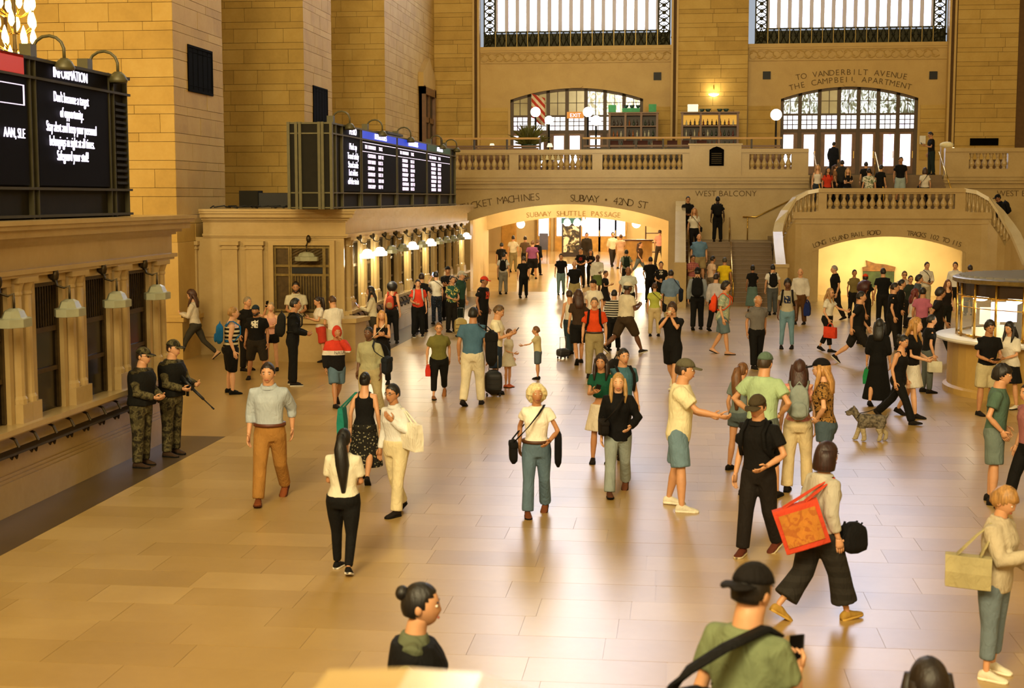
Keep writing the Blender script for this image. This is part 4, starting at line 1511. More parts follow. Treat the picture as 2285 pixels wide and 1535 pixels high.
for px, py, Y, r, lb in ((1162, 500, 74, .22, 'leftmost glowing globe in the subway passage'), (1266, 496, 80, .25, 'glowing globe above the poster stand, left of a close pair'), (1288, 496, 80, .25, 'glowing globe above the poster stand, middle one'),
                         (1306, 499, 79, .24, 'glowing globe right of the poster stand'), (1420, 499, 72, .22, 'glowing globe at the right of the subway passage')):
    pglobe(px, py, Y, r, lb)
x0, x1 = at(1254, 540, 80)[0], at(1296, 540, 80)[0]
ks = thing('poster_stand', 'dark framed poster stand with green header in the passage', 'poster stand', ((x0 + x1) / 2, 80, PF))
MB().box(x0, 79.9, PF, x1, 80.1, 2.55).build('frame', 'dkwood', ks)
MT['poster'] = None
t_ = NT('poster_print')
f_ = t_.noise(2.2, 4, t_.n('ShaderNodeNewGeometry').outputs['Position'], 1.5)
MT['poster'] = t_.set(t_.ramp(f_, [(.42, hx('20180f')), (.5, hx('6a5a3a')), (.56, hx('e6dcb8'))]), .5)
MB().box(x0 + .09, 79.86, PF + .25, x1 - .09, 79.9, 2.42).build('poster', 'poster', ks)
MT['greenhead'] = emit('green_lit_header', '2f8f6a', .7)
MB().box(x0 - .02, 79.85, 2.56, x1 + .02, 80.1, 2.86).build('header_sign', 'greenhead', ks)
x0, x1 = at(1204, 545, 78)[0], at(1217, 545, 78)[0]
eb_ = thing('easel_board', 'blue-grey folding board on legs in the passage', 'sign board', ((x0 + x1) / 2, 78, PF))
MT['slate'] = plain('slate_blue_board', '4a4a5c', .5)
MB().box(x0, 77.9, PF + .45, x1 + .15, 77.95, PF + 1.35).build('board', 'slate', eb_)
for x in (x0, x1 + .1):
    MB().tube([(x, 77.92, PF), (x, 77.92, PF + .5)], .02, 6).build('leg', 'dkwood', eb_)
x0, x1 = at(1120, 540, 86)[0], at(1150, 540, 86)[0]
d = MB().box(x0, 85.9, PF, x1, 86.05, PF + 2.3).box(x0 - .05, 86.05, PF, x1 + .05, 86.2, 4.2).build('door_6', 'wood_l')
d['kind'] = 'structure'
piece('notice', 'white', d, x0 + .25, 85.88, PF + 1.95, x1 - .25, 85.9, PF + 2.1)
x0, x1 = at(1392, 560, 75)[0], at(1455, 560, 75)[0]
ds = thing('reception_counter', 'honey wood counter at the right of the subway passage', 'counter', ((x0 + x1) / 2, 75, PF))
MB().box(x0, 74.8, PF, x1, 75.4, PF + 1.05).build('front', 'wood_l', ds)
MB().box(x0 - .06, 74.72, PF + 1.05, x1 + .06, 75.45, PF + 1.12).build('top', 'wood', ds)
c = at(1462, 520, 76)
sr = thing('shelf_rack', 'pale shelf rack against the right passage wall', 'rack', (c[0], 76, PF))
for z in (.4, .9, 1.4, 1.85):
    MB().box(c[0] - .5, 75.9, PF + z, c[0] + .5, 76.3, PF + z + .05).build('shelf', 'wood', sr)
for x in (-.5, .5):
    MB().box(c[0] + x - .03, 75.9, PF, c[0] + x + .03, 76.3, PF + 1.9).build('upright', 'wood', sr)
# picture on the wall inside the railway arch
x0, x1 = at(1926, 600, 59.6)[0], at(1996, 600, 59.6)[0]
mu = thing('wall_mural', 'green mural with ragged brown top inside the railway arch', 'mural', ((x0 + x1) / 2, 59.65, .35))
MT['mural'] = plain('green_mural', '3d4a22', .6, 0, .5, 3)
MT['mural_b'] = plain('brown_mural', '7a5222', .6, 0, .5, 5)
MB().box(x0, 59.62, .35, x1, 59.68, 1.0).build('green_field', 'mural', mu)
MB().prism([(x0, 1.0), (x1, 1.0), (x1 + .05, 1.18), (x1 - .35, 1.28), (x0 + .5, 1.32), (x0 + .1, 1.45), (x0 + .15, 1.2), (x0 - .03, 1.16)], 'y', 59.6, 59.68).build('ragged_top', 'mural_b', mu)

# ================================================================== PEOPLE
SKIN = ['d9a781', 'c9946b', 'b07c54', '8f5f3e', '64402a', '40281a']
_mc = {}


def skin_mat(i):
    if ('s', i) not in _mc:
        _mc[('s', i)] = plain('skin_%d' % i, SKIN[i], .5, 0, .06, 14)
    return _mc[('s', i)]


def hair_mat(c):
    if ('h', c) not in _mc:
        t = NT('hair_' + c)
        mp = t.n('ShaderNodeMapping')
        mp.inputs['Scale'].default_value = (60, 60, 6)
        t.l(t.coords(), mp.inputs['Vector'])
        f = t.noise(1.0, 3, mp.outputs[0])
        b = t.ramp(f, [(.3, mul(hx(c), .6)), (.7, mul(hx(c), 1.35))])
        t.bump(f, .5, .01)
        _mc[('h', c)] = t.set(b, .5)
    return _mc[('h', c)]


def cloth(c, pat=None):
    """woven cloth; pat adds a print or weave: ('str', colour, period) ('blk', c2, c3, z1, z2) ('prt', colour, z, half) ('cam',) ('dot', colour) ('plaid', colour)"""
    key = ('c', c, pat)
    if key in _mc:
        return _mc[key]
    t = NT('cloth_%s%s' % (c, '_' + pat[0] if pat else ''))
    co = t.coords()
    base = hx(c)
    f = t.noise(5.0, 3, co)
    col = t.ramp(f, [(.25, mul(base, .82)), (.75, mul(base, 1.15))])
    if pat:
        xyz = t.n('ShaderNodeSeparateXYZ')
        t.l(co, xyz.inputs[0])
        X, Y, Z = xyz.outputs
        if pat[0] == 'str':
            m = t.math('GREATER_THAN', t.math('FRACT', t.math('MULTIPLY', Z, 1.0 / pat[2])), .5)
            col = t.mix(m, col, hx(pat[1]))
        elif pat[0] == 'blk':
            col = t.mix(t.math('LESS_THAN', Z, pat[4]), col, hx(pat[1]))
            col = t.mix(t.math('LESS_THAN', Z, pat[3]), col, hx(pat[2]))
        elif pat[0] == 'prt':
            m = t.math('MULTIPLY', t.math('LESS_THAN', t.math('ABSOLUTE', t.math('SUBTRACT', Z, pat[2])), pat[3]),
                       t.math('LESS_THAN', t.math('ABSOLUTE', X), pat[3] * .9))
            m = t.math('MULTIPLY', m, t.math('LESS_THAN', Y, -.03))
            m = t.math('MULTIPLY', m, t.math('GREATER_THAN', t.noise(18.0, 2, co), .44))
            col = t.mix(m, col, hx(pat[1]))
        elif pat[0] == 'cam':
            n = t.noise(11.0, 3, co, .6)
            col = t.ramp(n, [(.34, hx('241f12')), (.45, hx('453e26')), (.55, hx('5b5336')), (.63, hx('352e1c'))], 'CONSTANT')
        elif pat[0] == 'dot':
            v = t.n('ShaderNodeTexVoronoi')
            v.inputs['Scale'].default_value = 26
            t.l(co, v.inputs['Vector'])
            col = t.mix(t.math('LESS_THAN', v.outputs['Distance'], .28), col, hx(pat[1]))
        elif pat[0] == 'leo':
            n = t.noise(30.0, 2, co)
            col = t.ramp(n, [(.42, hx('241607')), (.5, hx(c)), (.6, hx('8a6430'))])
        elif pat[0] == 'plaid':
            a = t.math('GREATER_THAN', t.math('FRACT', t.math('MULTIPLY', Z, 14)), .5)
            b = t.math('GREATER_THAN', t.math('FRACT', t.math('MULTIPLY', X, 14)), .5)
            col = t.mix(t.math('MULTIPLY', t.math('ADD', a, b), .4), col, hx(pat[1]))
        elif pat[0] == 'flow':
            n = t.noise(9.0, 3, co, 1.5)
            col = t.mix(t.math('GREATER_THAN', n, .54), col, hx(pat[1]))
    mp = t.n('ShaderNodeMapping')
    mp.inputs['Scale'].default_value = (1.6, 1.6, .8)
    t.l(co, mp.inputs['Vector'])
    t.bump(t.noise(9.0, 2, mp.outputs[0], 1.2), .55, .03)
    _mc[key] = t.set(col, .85, 0, .2)
    return _mc[key]


def rotx(a):
    c, s = math.cos(a), math.sin(a)
    return np.array(((1, 0, 0), (0, c, -s), (0, s, c)))


def rotz(a):
    c, s = math.cos(a), math.sin(a)
    return np.array(((c, -s, 0), (s, c, 0), (0, 0, 1)))


POSE = {  # thigh and knee angle right, then left, spread
    's': (2, 3, -2, 3, 3.0), 't': (1, 2, 0, 2, 1.0), 'a': (3, 3, -3, 3, 6.5), 'c': (8, 14, -3, 2, 3.5),
    'w': (21, 8, -15, 24, 1.5), 'W': (-15, 24, 21, 8, 1.5), 'r': (29, 8, -24, 24, 1.5), 'R': (-24, 24, 29, 8, 1.5),
    'm': (12, 5, -9, 18, 1.5), 'M': (-9, 18, 12, 5, 1.5), 'u': (40, 55, -2, 4, 3), 'x': (7, 4, -7, 5, 7)}
ARM = {  # wrist relative to shoulder (outwards, forwards, up) in body heights, elbow hint, hand direction bias
    'd': ((.045, .015, -.295), (.3, -1, 0)), 'f': ((.03, .115, -.265), (.3, -1, -.2)), 'b': ((.045, -.095, -.275), (.4, -1, 0)),
    'p': ((-.055, .175, -.105), (.5, -.4, -1)), 'l': ((-.05, .145, -.19), (.6, -.6, -.6)), 'h': ((.01, .03, -.215), (1, -.5, 0)),
    's': ((-.035, .085, -.055), (.5, 0, -1)), 'e': ((-.075, .115, .055), (.7, .2, -1)), 'u': ((-.05, .18, .09), (.6, .1, -1)),
    'o': ((.0, .26, -.13), (.4, -.6, -1)), 'x': ((-.12, .13, -.12), (.6, -.2, -1)), 'c': ((.06, .07, -.27), (.4, -1, 0)),
    'k': ((.02, .045, -.25), (.7, -1, 0)), 'n': ((-.03, .02, .12), (1, .2, .2)), 'g': ((-.03, .19, -.16), (.5, -.6, -.8)),
    'i': ((.01, .12, -.2), (.8, -.8, -.3)), 'q': ((.07, .2, .06), (.6, .1, -1))}
MALE = [(-.075, .072, .058, 0), (-.03, .089, .066, -.004), (.02, .088, .064, 0), (.07, .082, .060, .003), (.13, .088, .063, .004), (.2, .099, .068, .006), (.235, .097, .063, .002), (.265, .080, .052, -.003), (.285, .060, .045, -.004), (.302, .043, .040, -.004)]
FEM = [(-.075, .076, .060, 0), (-.03, .095, .070, -.008), (.02, .088, .064, -.002), (.07, .070, .054, .004), (.13, .076, .060, .008), (.19, .085, .070, .014), (.235, .082, .058, .006), (.262, .068, .046, -.003), (.282, .050, .040, -.004), (.298, .038, .036, -.004)]


def prof_at(prof, t):
    for p, q in zip(prof[:-1], prof[1:]):
        if p[0] <= t <= q[0]:
            u = (t - p[0]) / (q[0] - p[0])
            return tuple(p[i] * (1 - u) + q[i] * u for i in range(4))
    return prof[0] if t < prof[0][0] else prof[-1]


def unit(v):
    return v / (np.linalg.norm(v) + 1e-9)


def ik(S, T, l1, l2, pole):
    d = T - S
    L = np.linalg.norm(d)
    mx = (l1 + l2) * .995
    if L > mx:
        d = d / L * mx
        L = mx
        T = S + d
    u = d / L
    a = (l1 * l1 - l2 * l2 + L * L) / (2 * L)
    hgt = math.sqrt(max(l1 * l1 - a * a, 0))
    p = pole - u * (pole @ u)
    return S + u * a + unit(p) * hgt, T


class Fig:
    pass


REMESH = []        # (object, voxel, smooth iterations)
CROWD = 'people in the concourse'


def temp_obj(name, bm, mat, parent, vox, it):
    me = bpy.data.meshes.new(name)
    me.from_pydata(bm.v, [], bm.f)
    me.materials.append(mat)
    o = bpy.data.objects.new(name, me)
    COL.objects.link(o)
    o.parent = parent
    m = o.modifiers.new('skin', 'REMESH')
    m.mode = 'VOXEL'
    m.voxel_size = vox
    m.use_smooth_shade = True
    s = o.modifiers.new('soft', 'SMOOTH')
    s.factor = .5
    s.iterations = it
    REMESH.append(o)
    return o


def child(name, bm, mats, parent, smooth=True):
    me = bm.mesh(name, mats, (0, 0, 0), smooth)
    o = bpy.data.objects.new(name, me)
    COL.objects.link(o)
    o.parent = parent
    return o


def person(px, hy, fy, face, label, top, tc, bot, bc, hair='short', hc='1a110b', skin=1, pose='s', arms='dd', h=None, Y=None, z=None,
           w=1.0, fem=None, tp=None, bp_=None, lean=3, hp=0, hyaw=0, shoe='1c1612', sole=None, hem=None, sl=None, zf=None, cap=None, kid=False, beard=None,
           glasses=False, belt=None, vest=None, belly=0.0, tuck=False, turn=None, collar=False):
    fem = (hair in ('long', 'pony', 'bun', 'bob', 'wavy', 'curlw')) if fem is None else fem
    if fy is not None:
        g = onZ(px, fy, z or 0.0)
        zh = onY(px, hy, g[1])[2]
        h = zh - (z or 0)
    else:
        h = h or (1.64 if fem else 1.76)
        if Y is None:
            f = zf or (lambda yy: z or 0.0)
            lo, hi = 4.0, 95.0
            for _ in range(50):
                mid = (lo + hi) / 2
                if onY(px, hy, mid)[2] - f(mid) - h > 0:
                    lo = mid
                else:
                    hi = mid
            Y = lo
            z = f(Y)
        z = z or 0.0
        g = onY(px, hy, Y)
        h = onY(px, hy, Y)[2] - z if z else h
    pos = (float(g[0]), float(g[1]), float(z or 0))
    dist = math.hypot(pos[0], pos[1])
    pxh = h * FPX / dist
    near, far = pxh > 240, pxh < 135
    vb = .0145 if near else (.028 if far else .0205)
    vc = .0155 if near else (.029 if far else .0225)
    root = thing('person', label, 'person', pos, CROWD)
    root.rotation_euler = (0, 0, R(face))
    F = Fig()
    F.root, F.h, F.pos, F.near, F.far, F.face = root, h, pos, near, far, face
    sk = skin_mat(skin)
    hs = h * (1.22 if kid else 1.045)      # head scale
    # ---- skeleton
    aR, kR, aL, kL, sp = POSE[pose]
    legs = {}
    for s, a, k in ((-1, aR, kR), (1, aL, kL)):
        hip = np.array((s * .050 * h * w, 0, 0))

        def dr(ang, s=s):
            return np.array((s * math.sin(R(sp)), -math.sin(R(ang)), -math.cos(R(ang)) * math.cos(R(sp))))
        knee = hip + dr(a) * .245 * h
        ank = knee + dr(a - k) * .235 * h
        fp = 0.0 if (a - k) > -18 else R((a - k) + 8)
        if (a - k) > 12:
            fp = R((a - k) * .45)
        legs[s] = (hip, knee, ank, fp)
    low = min(min(l[2][2] - .036 * h * math.cos(l[3]), l[2][2] + (.10 * math.sin(l[3]) - .012) * h) for l in legs.values())
    P = np.array((0, 0, -low))
    for s in legs:
        legs[s] = tuple(q + P for q in legs[s][:3]) + (legs[s][3],)
    Rm = rotx(R(lean))
    if turn:
        Rm = rotz(R(turn)) @ Rm
    prof = FEM if fem else MALE
    spine = lambda t, fo=0.0: P + np.array((0, 0, .0)) + Rm @ np.array((0, -fo * h, t * h + .012 * h))
    ax, ay = Rm @ np.array((1.0, 0, 0)), Rm @ np.array((0, 1.0, 0))

    def torso(bm, t0, t1, grow=0.0, flare=None, n=18, cut=None):
        rings = []
        ts = sorted(set([t0] + [p[0] for p in prof if t0 < p[0] < t1] + [t1]))
        for t in ts:
            _, a, b, fo = prof_at(prof, t)
            bel = belly * math.exp(-((t - .06) / .08) ** 2)
            a = (a * w + grow + bel * .5) * h
            b = (b * (1 + (w - 1) * 1.1) + grow + bel) * h
            c = spine(t, fo + bel * .7)
            r = []
            for j in range(n):
                th = 2 * math.pi * j / n
                cs, sn = math.cos(th), math.sin(th)
                r.append(c + ax * a * np.sign(cs) * abs(cs) ** .85 + ay * b * np.sign(sn) * abs(sn) ** .9)
            rings.append(r)
        bm.loft(rings)
    # ---- arms
    armp = {}
    shw = (.083 if fem else .096) * w ** .6
    for s, code in ((-1, arms[0]), (1, arms[1])):
        S = spine(.258) + ax * s * shw * h
        off, pole = ARM[code]
        v = ax * s * off[0] + (-ay) * off[1] + np.array((0, 0, off[2]))
        pl = ax * s * pole[0] + (-ay) * pole[1] + np.array((0, 0, pole[2]))
        E_, Wr = ik(S, S + v * h, .165 * h, .145 * h, pl)
        armp[s] = (S, E_, Wr, code)
    # ---- body: trunk, neck, limbs grown into one surface
    B = MB()
    bare = top in ('tank', 'sdress')
    ub = 1.0 if bare else .6
    tl = .72 if bot in ('pants', 'jeans', 'flare', 'leg', 'crops', 'wide') else 1.0
    tu = tl if tl < 1 else (.80 if bot in ('shorts', 'long_shorts', 'skirt') else .9)
    torso(B, -.04, .30 if bare else .275, -.006 if bare else -.020)
    nk = .034 if fem else .040
    hc_ = spine(.391) + (-ay) * .016 * h           # head centre
    B.tube([spine(.25), spine(.29), spine(.325, .004), hc_ + np.array((0, 0, -.03 * hs))], [nk * (1.5 if bare else 1.05) * h, nk * (1.25 if bare else 1.08) * h, nk * h, nk * .97 * h], 12)
    k_ = w ** .5 * (.9 if fem else 1.0)
    for s, (S, E_, Wr, code) in armp.items():
        B.tube([S - ax * s * .03 * h, S + np.array((0, 0, -.002 * h)), S * .55 + E_ * .45, E_, E_ * .65 + Wr * .35, Wr],
               [.026 * h * k_ * ub, .031 * h * k_ * ub, .027 * h * k_ * (.72 if not bare else 1), .0215 * h * k_, .0225 * h * k_, .0145 * h], 10)
    for s, (H_, K_, A_, fp) in legs.items():
        B.tube([H_ + (0, 0, .03 * h), H_ * .6 + K_ * .4, K_, K_ * .65 + A_ * .35, A_ + (0, 0, .02 * h), A_ + (0, 0, -.005 * h)],
               [.044 * h * w * tu, .045 * h * w * tu, .031 * h * k_ * (tl if bot != 'long_shorts' else .85), .034 * h * k_ * tl, .020 * h * max(tl, .85), .019 * h], 10)
    F.body = temp_obj('body', B, sk, root, vb, 2)
    # ---- extras joined to the body after the surface is grown: head, ears, face, hands
    X = MB()
    Rh = Rm @ rotz(R(hyaw)) @ rotx(R(hp))

    def HP(x, y_, z_):
        return hc_ + Rh @ (np.array((x, y_, z_)) * hs)
    nu, nv = (22, 16) if near else ((16, 12) if not far else (12, 9))
    vs, fs = [], []
    for i in range(nv + 1):
        th = math.pi * i / nv
        for j in range(nu):
            ph = 2 * math.pi * j / nu
            d = np.array((math.sin(th) * math.cos(ph), math.sin(th) * math.sin(ph), math.cos(th)))
            x, y_, z_ = .0435 * d[0], .055 * d[1], .066 * d[2]
            if d[2] < 0:
                q = (-d[2]) ** 1.6
                x *= 1 - .36 * q
                y_ *= (1 - .1 * q) if d[1] < 0 else (1 - .35 * q)
                y_ -= .012 * q if d[1] < .2 else 0
            if d[1] < 0:
                y_ -= .013 * math.exp(-(x / .0085) ** 2 - ((z_ + .012) / .014) ** 2)
                y_ += .004 * (math.exp(-((abs(x) - .018) / .010) ** 2 - ((z_ - .004) / .008) ** 2))
                y_ -= .003 * math.exp(-(x / .02) ** 2 - ((z_ + .048) / .012) ** 2)
            vs.append(HP(x, y_, z_))
    for i in range(nv):
        for j in range(nu):
            a, b = i * nu + j, i * nu + (j + 1) % nu
            fs.append((a, a + nu, b + nu) if i == 0 else ((a, a + nu, b) if i == nv - 1 else (a, a + nu, b + nu, b)))
    X.add(vs, fs, 0)
    for s in (-1, 1):
        X.ell(HP(s * .0445, .006, -.006), (.006 * hs, .012 * hs, .017 * hs), 8, 6, 0, Rh)
        if not far:
            X.ell(HP(s * .0175, -.0475, .004), (.0072 * hs, .005 * hs, .0040 * hs), 8, 5, 1, Rh)
            X.ell(HP(s * .0175, -.0518, .004), (.0034 * hs, .0018 * hs, .0034 * hs), 6, 4, 2, Rh)
        X.ell(HP(s * .0185, -.0505, .0155), (.0115 * hs, .004 * hs, .0022 * hs), 6, 4, 2, Rh)
        if far:
            X.ell(HP(s * .0175, -.049, .004), (.008 * hs, .004 * hs, .0035 * hs), 6, 4, 2, Rh)
    X.ell(HP(0, -.0535, -.036), (.0135 * hs, .004 * hs, .0042 * hs), 8, 5, 3, Rh)
    # hands
    F.hand = {}
    for s, (S, E_, Wr, code) in armp.items():
        d = unit(Wr - E_)
        if code in 'dfbck':
            d = unit(d + np.array((0, 0, -.5)))
        med = -ax * s
        nrm = med * .8 + (np.array((0, 0, 1.0)) * .9 + ay * .3 if abs(d[2]) < .75 else -(-ay) * -.25)
        nrm = unit(nrm - d * (nrm @ d))
        wv = np.cross(d, nrm)
        grip = 1.0 if code in 'pluecgoxq' else .45
        c0 = Wr - d * .01 * h
        fl = []
        for u, wd, tk in ((0, .014, .011), (.018, .019, .0115), (.04, .0235, .010), (.058, .022, .008)):
            q = c0 + d * u * h
            fl.append([q + wv * wd * h * math.cos(t) + nrm * tk * h * math.sin(t) for t in (2 * math.pi * j / 10 for j in range(10))])
        X.loft(fl, 0)
        nf = 6 if near else 5
        for i, (o_, L) in enumerate(((-.0175, .036), (-.006, .043), (.0055, .041), (.0165, .032))):
            b0 = c0 + (d * .052 + wv * o_) * h
            b1 = b0 + unit(d + nrm * grip * .5) * L * .5 * h
            b2 = b1 + unit(d * (1 - .45 * grip) + nrm * grip) * L * .42 * h
            b3 = b2 + unit(d * (.8 - .9 * grip) + nrm * grip * 1.1) * L * .3 * h
            X.tube([b0, b1, b2, b3], [.0056 * h, .0054 * h, .005 * h, .0036 * h], nf, 0)
        tb = -1 if s > 0 else 1
        fwd_side = wv * (1 if (wv @ (-ay)) > 0 else -1)
        t0 = c0 + (d * .018 + fwd_side * .017) * h
        t1 = t0 + unit(d * .6 + fwd_side * .7 + nrm * .5) * .026 * h
        t2 = t1 + unit(d + nrm * (.6 * grip) + fwd_side * .1) * .024 * h
        X.tube([t0, t1, t2], [.0075 * h, .0065 * h, .0045 * h], nf, 0)
        F.hand[s] = (Wr + d * .055 * h + nrm * .012 * h, d, nrm, wv)
    F.extra = X
    F.mats = [sk, cloth('e8e2d6'), hair_mat('120b07' if hc in ('w', 'd8d0c0') else (hc if hair not in ('none',) else '2a1a10')), plain_lip(skin)]
    # ---- top
    tm = cloth(tc, tp)
    T = MB()
    slv = {'tee': .62, 'polo': .66, 'long': 1.98, 'roll': 1.32, 'tank': 0, 'dress': .5, 'jacket': 1.96, 'crop': .55, 'sdress': 0, 'loose': .8, 'hood': 1.98}[top]
    slv = sl if sl is not None else slv
    loose = {'tee': .009, 'polo': .009, 'long': .009, 'roll': .010, 'tank': .005, 'dress': .008, 'jacket': .016, 'crop': .006, 'sdress': .006, 'loose': .016, 'hood': .018}[top]
    hem_t = {'crop': .075, 'tank': -.05}.get(top, -.075)
    if tuck:
        hem_t = .0
    upper = .30
    if top in ('tank', 'sdress'):
        upper = .238
    torso(T, hem_t, upper, loose)
    if top in ('tank', 'sdress'):
        for s in (-1, 1):
            T.tube([spine(.225, .045) + ax * s * .042 * h, spine(.285, .022) + ax * s * .047 * h, spine(.292, -.012) + ax * s * .047 * h, spine(.22, -.055) + ax * s * .046 * h],
                   [.0115 * h] * 4, 6)
    if top in ('dress', 'sdress'):
        hz = hem if hem is not None else .30
        rings = []
        n = 20
        for u in np.linspace(0, 1, 6):
            zz = P[2] + (.03 * h) * (1 - u) + (hz * h - P[2]) * u
            gr = (.096 + .075 * u ** 1.2) * h * w
            yo = -.01 * h * u
            rings.append([np.array((gr * math.cos(t) * (1 + .05 * math.sin(5 * t) * u), yo + gr * .78 * math.sin(t) * (1 + .05 * math.cos(7 * t) * u), zz)) for t in (2 * math.pi * j / n for j in range(n))])
        T.loft(rings)
    if slv > 0:
        for s, (S, E_, Wr, code) in armp.items():
            gr = loose + .004
            pts = [S - ax * s * .04 * h + np.array((0, 0, -.006 * h)), S + np.array((0, 0, -.006 * h))]
            rad = [(.028 + gr) * h * k_, (.033 + gr) * h * k_]
            if slv <= 1:
                pts += [S * (1 - slv * .55) + E_ * slv * .55, S * (1 - slv) + E_ * slv]
                rad += [(.031 + gr) * h * k_, (.031 + gr) * h * k_]
            else:
                u = slv - 1
                pts += [S * .5 + E_ * .5, E_, E_ * (1 - u * .5) + Wr * u * .5, E_ * (1 - u) + Wr * u]
                rad += [(.030 + gr) * h * k_, (.026 + gr) * h * k_, (.023 + gr * .9) * h * k_, (.0175 + gr * .8) * h * k_]
            T.tube(pts, rad, 10)
    F.top = temp_obj({'tee': 't_shirt', 'polo': 'polo_shirt', 'long': 'long_sleeved_top', 'roll': 'shirt', 'tank': 'tank_top', 'dress': 'dress', 'jacket': 'jacket', 'crop': 'crop_top', 'sdress': 'sleeveless_dress', 'loose': 'loose_top', 'hood': 'hooded_top'}[top], T, tm, root, vc, 3)
    if collar or top in ('polo', 'roll', 'jacket'):
        cb = MB()
        rr = []
        for zz, g_ in ((.298, 1.30), (.318, 1.16), (.31, 1.32), (.292, 1.5)):
            c = spine(zz, .0)
            rr.append([c + ax * nk * g_ * h * math.cos(t) + ay * nk * g_ * h * math.sin(t) * 1.05 + np.array((0, 0, -.010 * h if math.sin(t) < -.6 else 0)) for t in (2 * math.pi * j / 14 for j in range(14))])
        cb.loft(rr, 0, False)
        child('collar', cb, [tm], root)
    # ---- bottom
    if bot != 'none':
        L = MB()
        wt = .045 if tuck else .012
        torso(L, -.078, wt, .011 if not tuck else .014)
        tgt = {'pants': (1.96, .014, .020), 'jeans': (1.96, .010, .014), 'shorts': (.92, .017, .024), 'short': (.46, .014, .018), 'leg': (1.93, .009, .008), 'wide': (1.72, .026, .050), 'flare': (1.97, .012, .024), 'crops': (1.7, .012, .018), 'skirt': (0, 0, 0), 'long_shorts': (1.08, .02, .03)}[bot]
        if bot != 'skirt':
            u, g0, g1 = tgt
            for s, (H_, K_, A_, fp) in legs.items():
                pts = [H_ + np.array((-s * .004 * h, 0, .035 * h)), H_ + np.array((0, 0, -.03 * h))]
                rad = [(.050 * w + .006) * h, (.050 * w + g0) * h]
                if u <= 1:
                    pts += [H_ * (1 - u * .6) + K_ * u * .6, H_ * (1 - u) + K_ * u]
                    rad += [(.046 * w + (g0 + g1) / 2) * h, (.042 * w + g1) * h]
                else:
                    v = u - 1
                    pts += [H_ * .5 + K_ * .5, K_, K_ * (1 - v * .5) + A_ * v * .5, K_ * (1 - v) + A_ * v]
                    rad += [(.043 * w + g0) * h, (.031 * k_ + g0 * .9 + g1 * .2) * h, (.030 * k_ + g1 * .75) * h, (.021 + g1 * 1.05) * h]
                L.tube(pts, rad, 12)
        else:
            hz = hem if hem is not None else .30
            rings = []
            n = 20
            for u in np.linspace(0, 1, 6):
                zz = P[2] + .01 * h * (1 - u) + (hz * h - P[2]) * u
                gr = (.1 + .05 * u) * h * w
                rings.append([np.array((gr * math.cos(t) * (1 + .05 * math.sin(6 * t) * u), gr * .76 * math.sin(t) * (1 + .06 * math.cos(7 * t) * u), zz)) for t in (2 * math.pi * j / n for j in range(n))])
            L.loft(rings)
        F.bot = temp_obj({'skirt': 'skirt', 'leg': 'leggings', 'jeans': 'jeans', 'short': 'shorts', 'shorts': 'shorts', 'long_shorts': 'shorts', 'wide': 'culottes', 'crops': 'cropped_trousers'}.get(bot, 'trousers'), L, cloth(bc, bp_), root, vc, 3)
    if belt:
        bb = MB()
        rr = []
        _, a, b, fo = prof_at(prof, .03)
        for zz in (.026, .046):
            c = spine(zz, fo)
            rr.append([c + ax * (a * w + .026) * h * math.cos(t) + ay * (b * w + .026) * h * math.sin(t) for t in (2 * math.pi * j / 20 for j in range(20))])
        bb.loft(rr)
        child('belt', bb, [plain('belt_leather_' + belt, belt, .5)], root)
    # ---- shoes
    for s, (H_, K_, A_, fp) in legs.items():
        sb_ = MB()
        yaw_ = R(-s * 7)
        f0 = rotz(yaw_) @ np.array((0, -math.cos(fp), math.sin(fp)))
        u0 = rotz(yaw_) @ np.array((0, math.sin(fp), math.cos(fp)))
        r0 = np.cross(f0, u0)
        rings, soles = [], []
        for (q, hw, ht) in ((-.040, .012, .030), (-.034, .020, .044), (-.012, .023, .056), (.022, .0235, .050), (.055, .027, .034), (.085, .027, .026), (.104, .019, .019), (.112, .008, .014)):
            c = A_ + (f0 * q - u0 * .036) * h
            rings.append([c + (r0 * hw * math.cos(t) + u0 * (ht * .5 + ht * .5 * math.sin(t))) * h for t in (2 * math.pi * j / 10 for j in range(10))])
            soles.append([c + (r0 * hw * 1.06 * sx + u0 * zz) * h for sx, zz in ((-1, 0), (1, 0), (1, .012), (-1, .012))])
        sb_.loft(rings, 0)
        sb_.loft(soles, 1)
        child('shoe', sb_, [cloth(shoe), cloth(sole or '0e0c0a')], root)
    # ---- hair and hats
    hm = hair_mat(hc)
    if hair not in ('bald', 'none'):
        hb = MB()
        rnd = random.Random(sum(map(ord, label)))
        style = hair
        low_b = {'short': -.42, 'buzz': -.35, 'crop': -.3, 'fringe': -.25}.get(style, -.62)
        big = {'short': 1.10, 'buzz': 1.035, 'crop': 1.08, 'long': 1.12, 'wavy': 1.2, 'pony': 1.08, 'bun': 1.08, 'bob': 1.2, 'curly': 1.22, 'curlw': 1.42, 'afro': 1.55, 'afro2': 2.2, 'fringe': 1.1, 'bald2': 1.03, 'hoodup': 1.26, 'mop': 1.2}[style]
        nu2, nv2 = (28, 18) if near else (18, 12)
        vs, fs = [], []
        ph0 = [rnd.uniform(0, 6) for _ in range(6)]
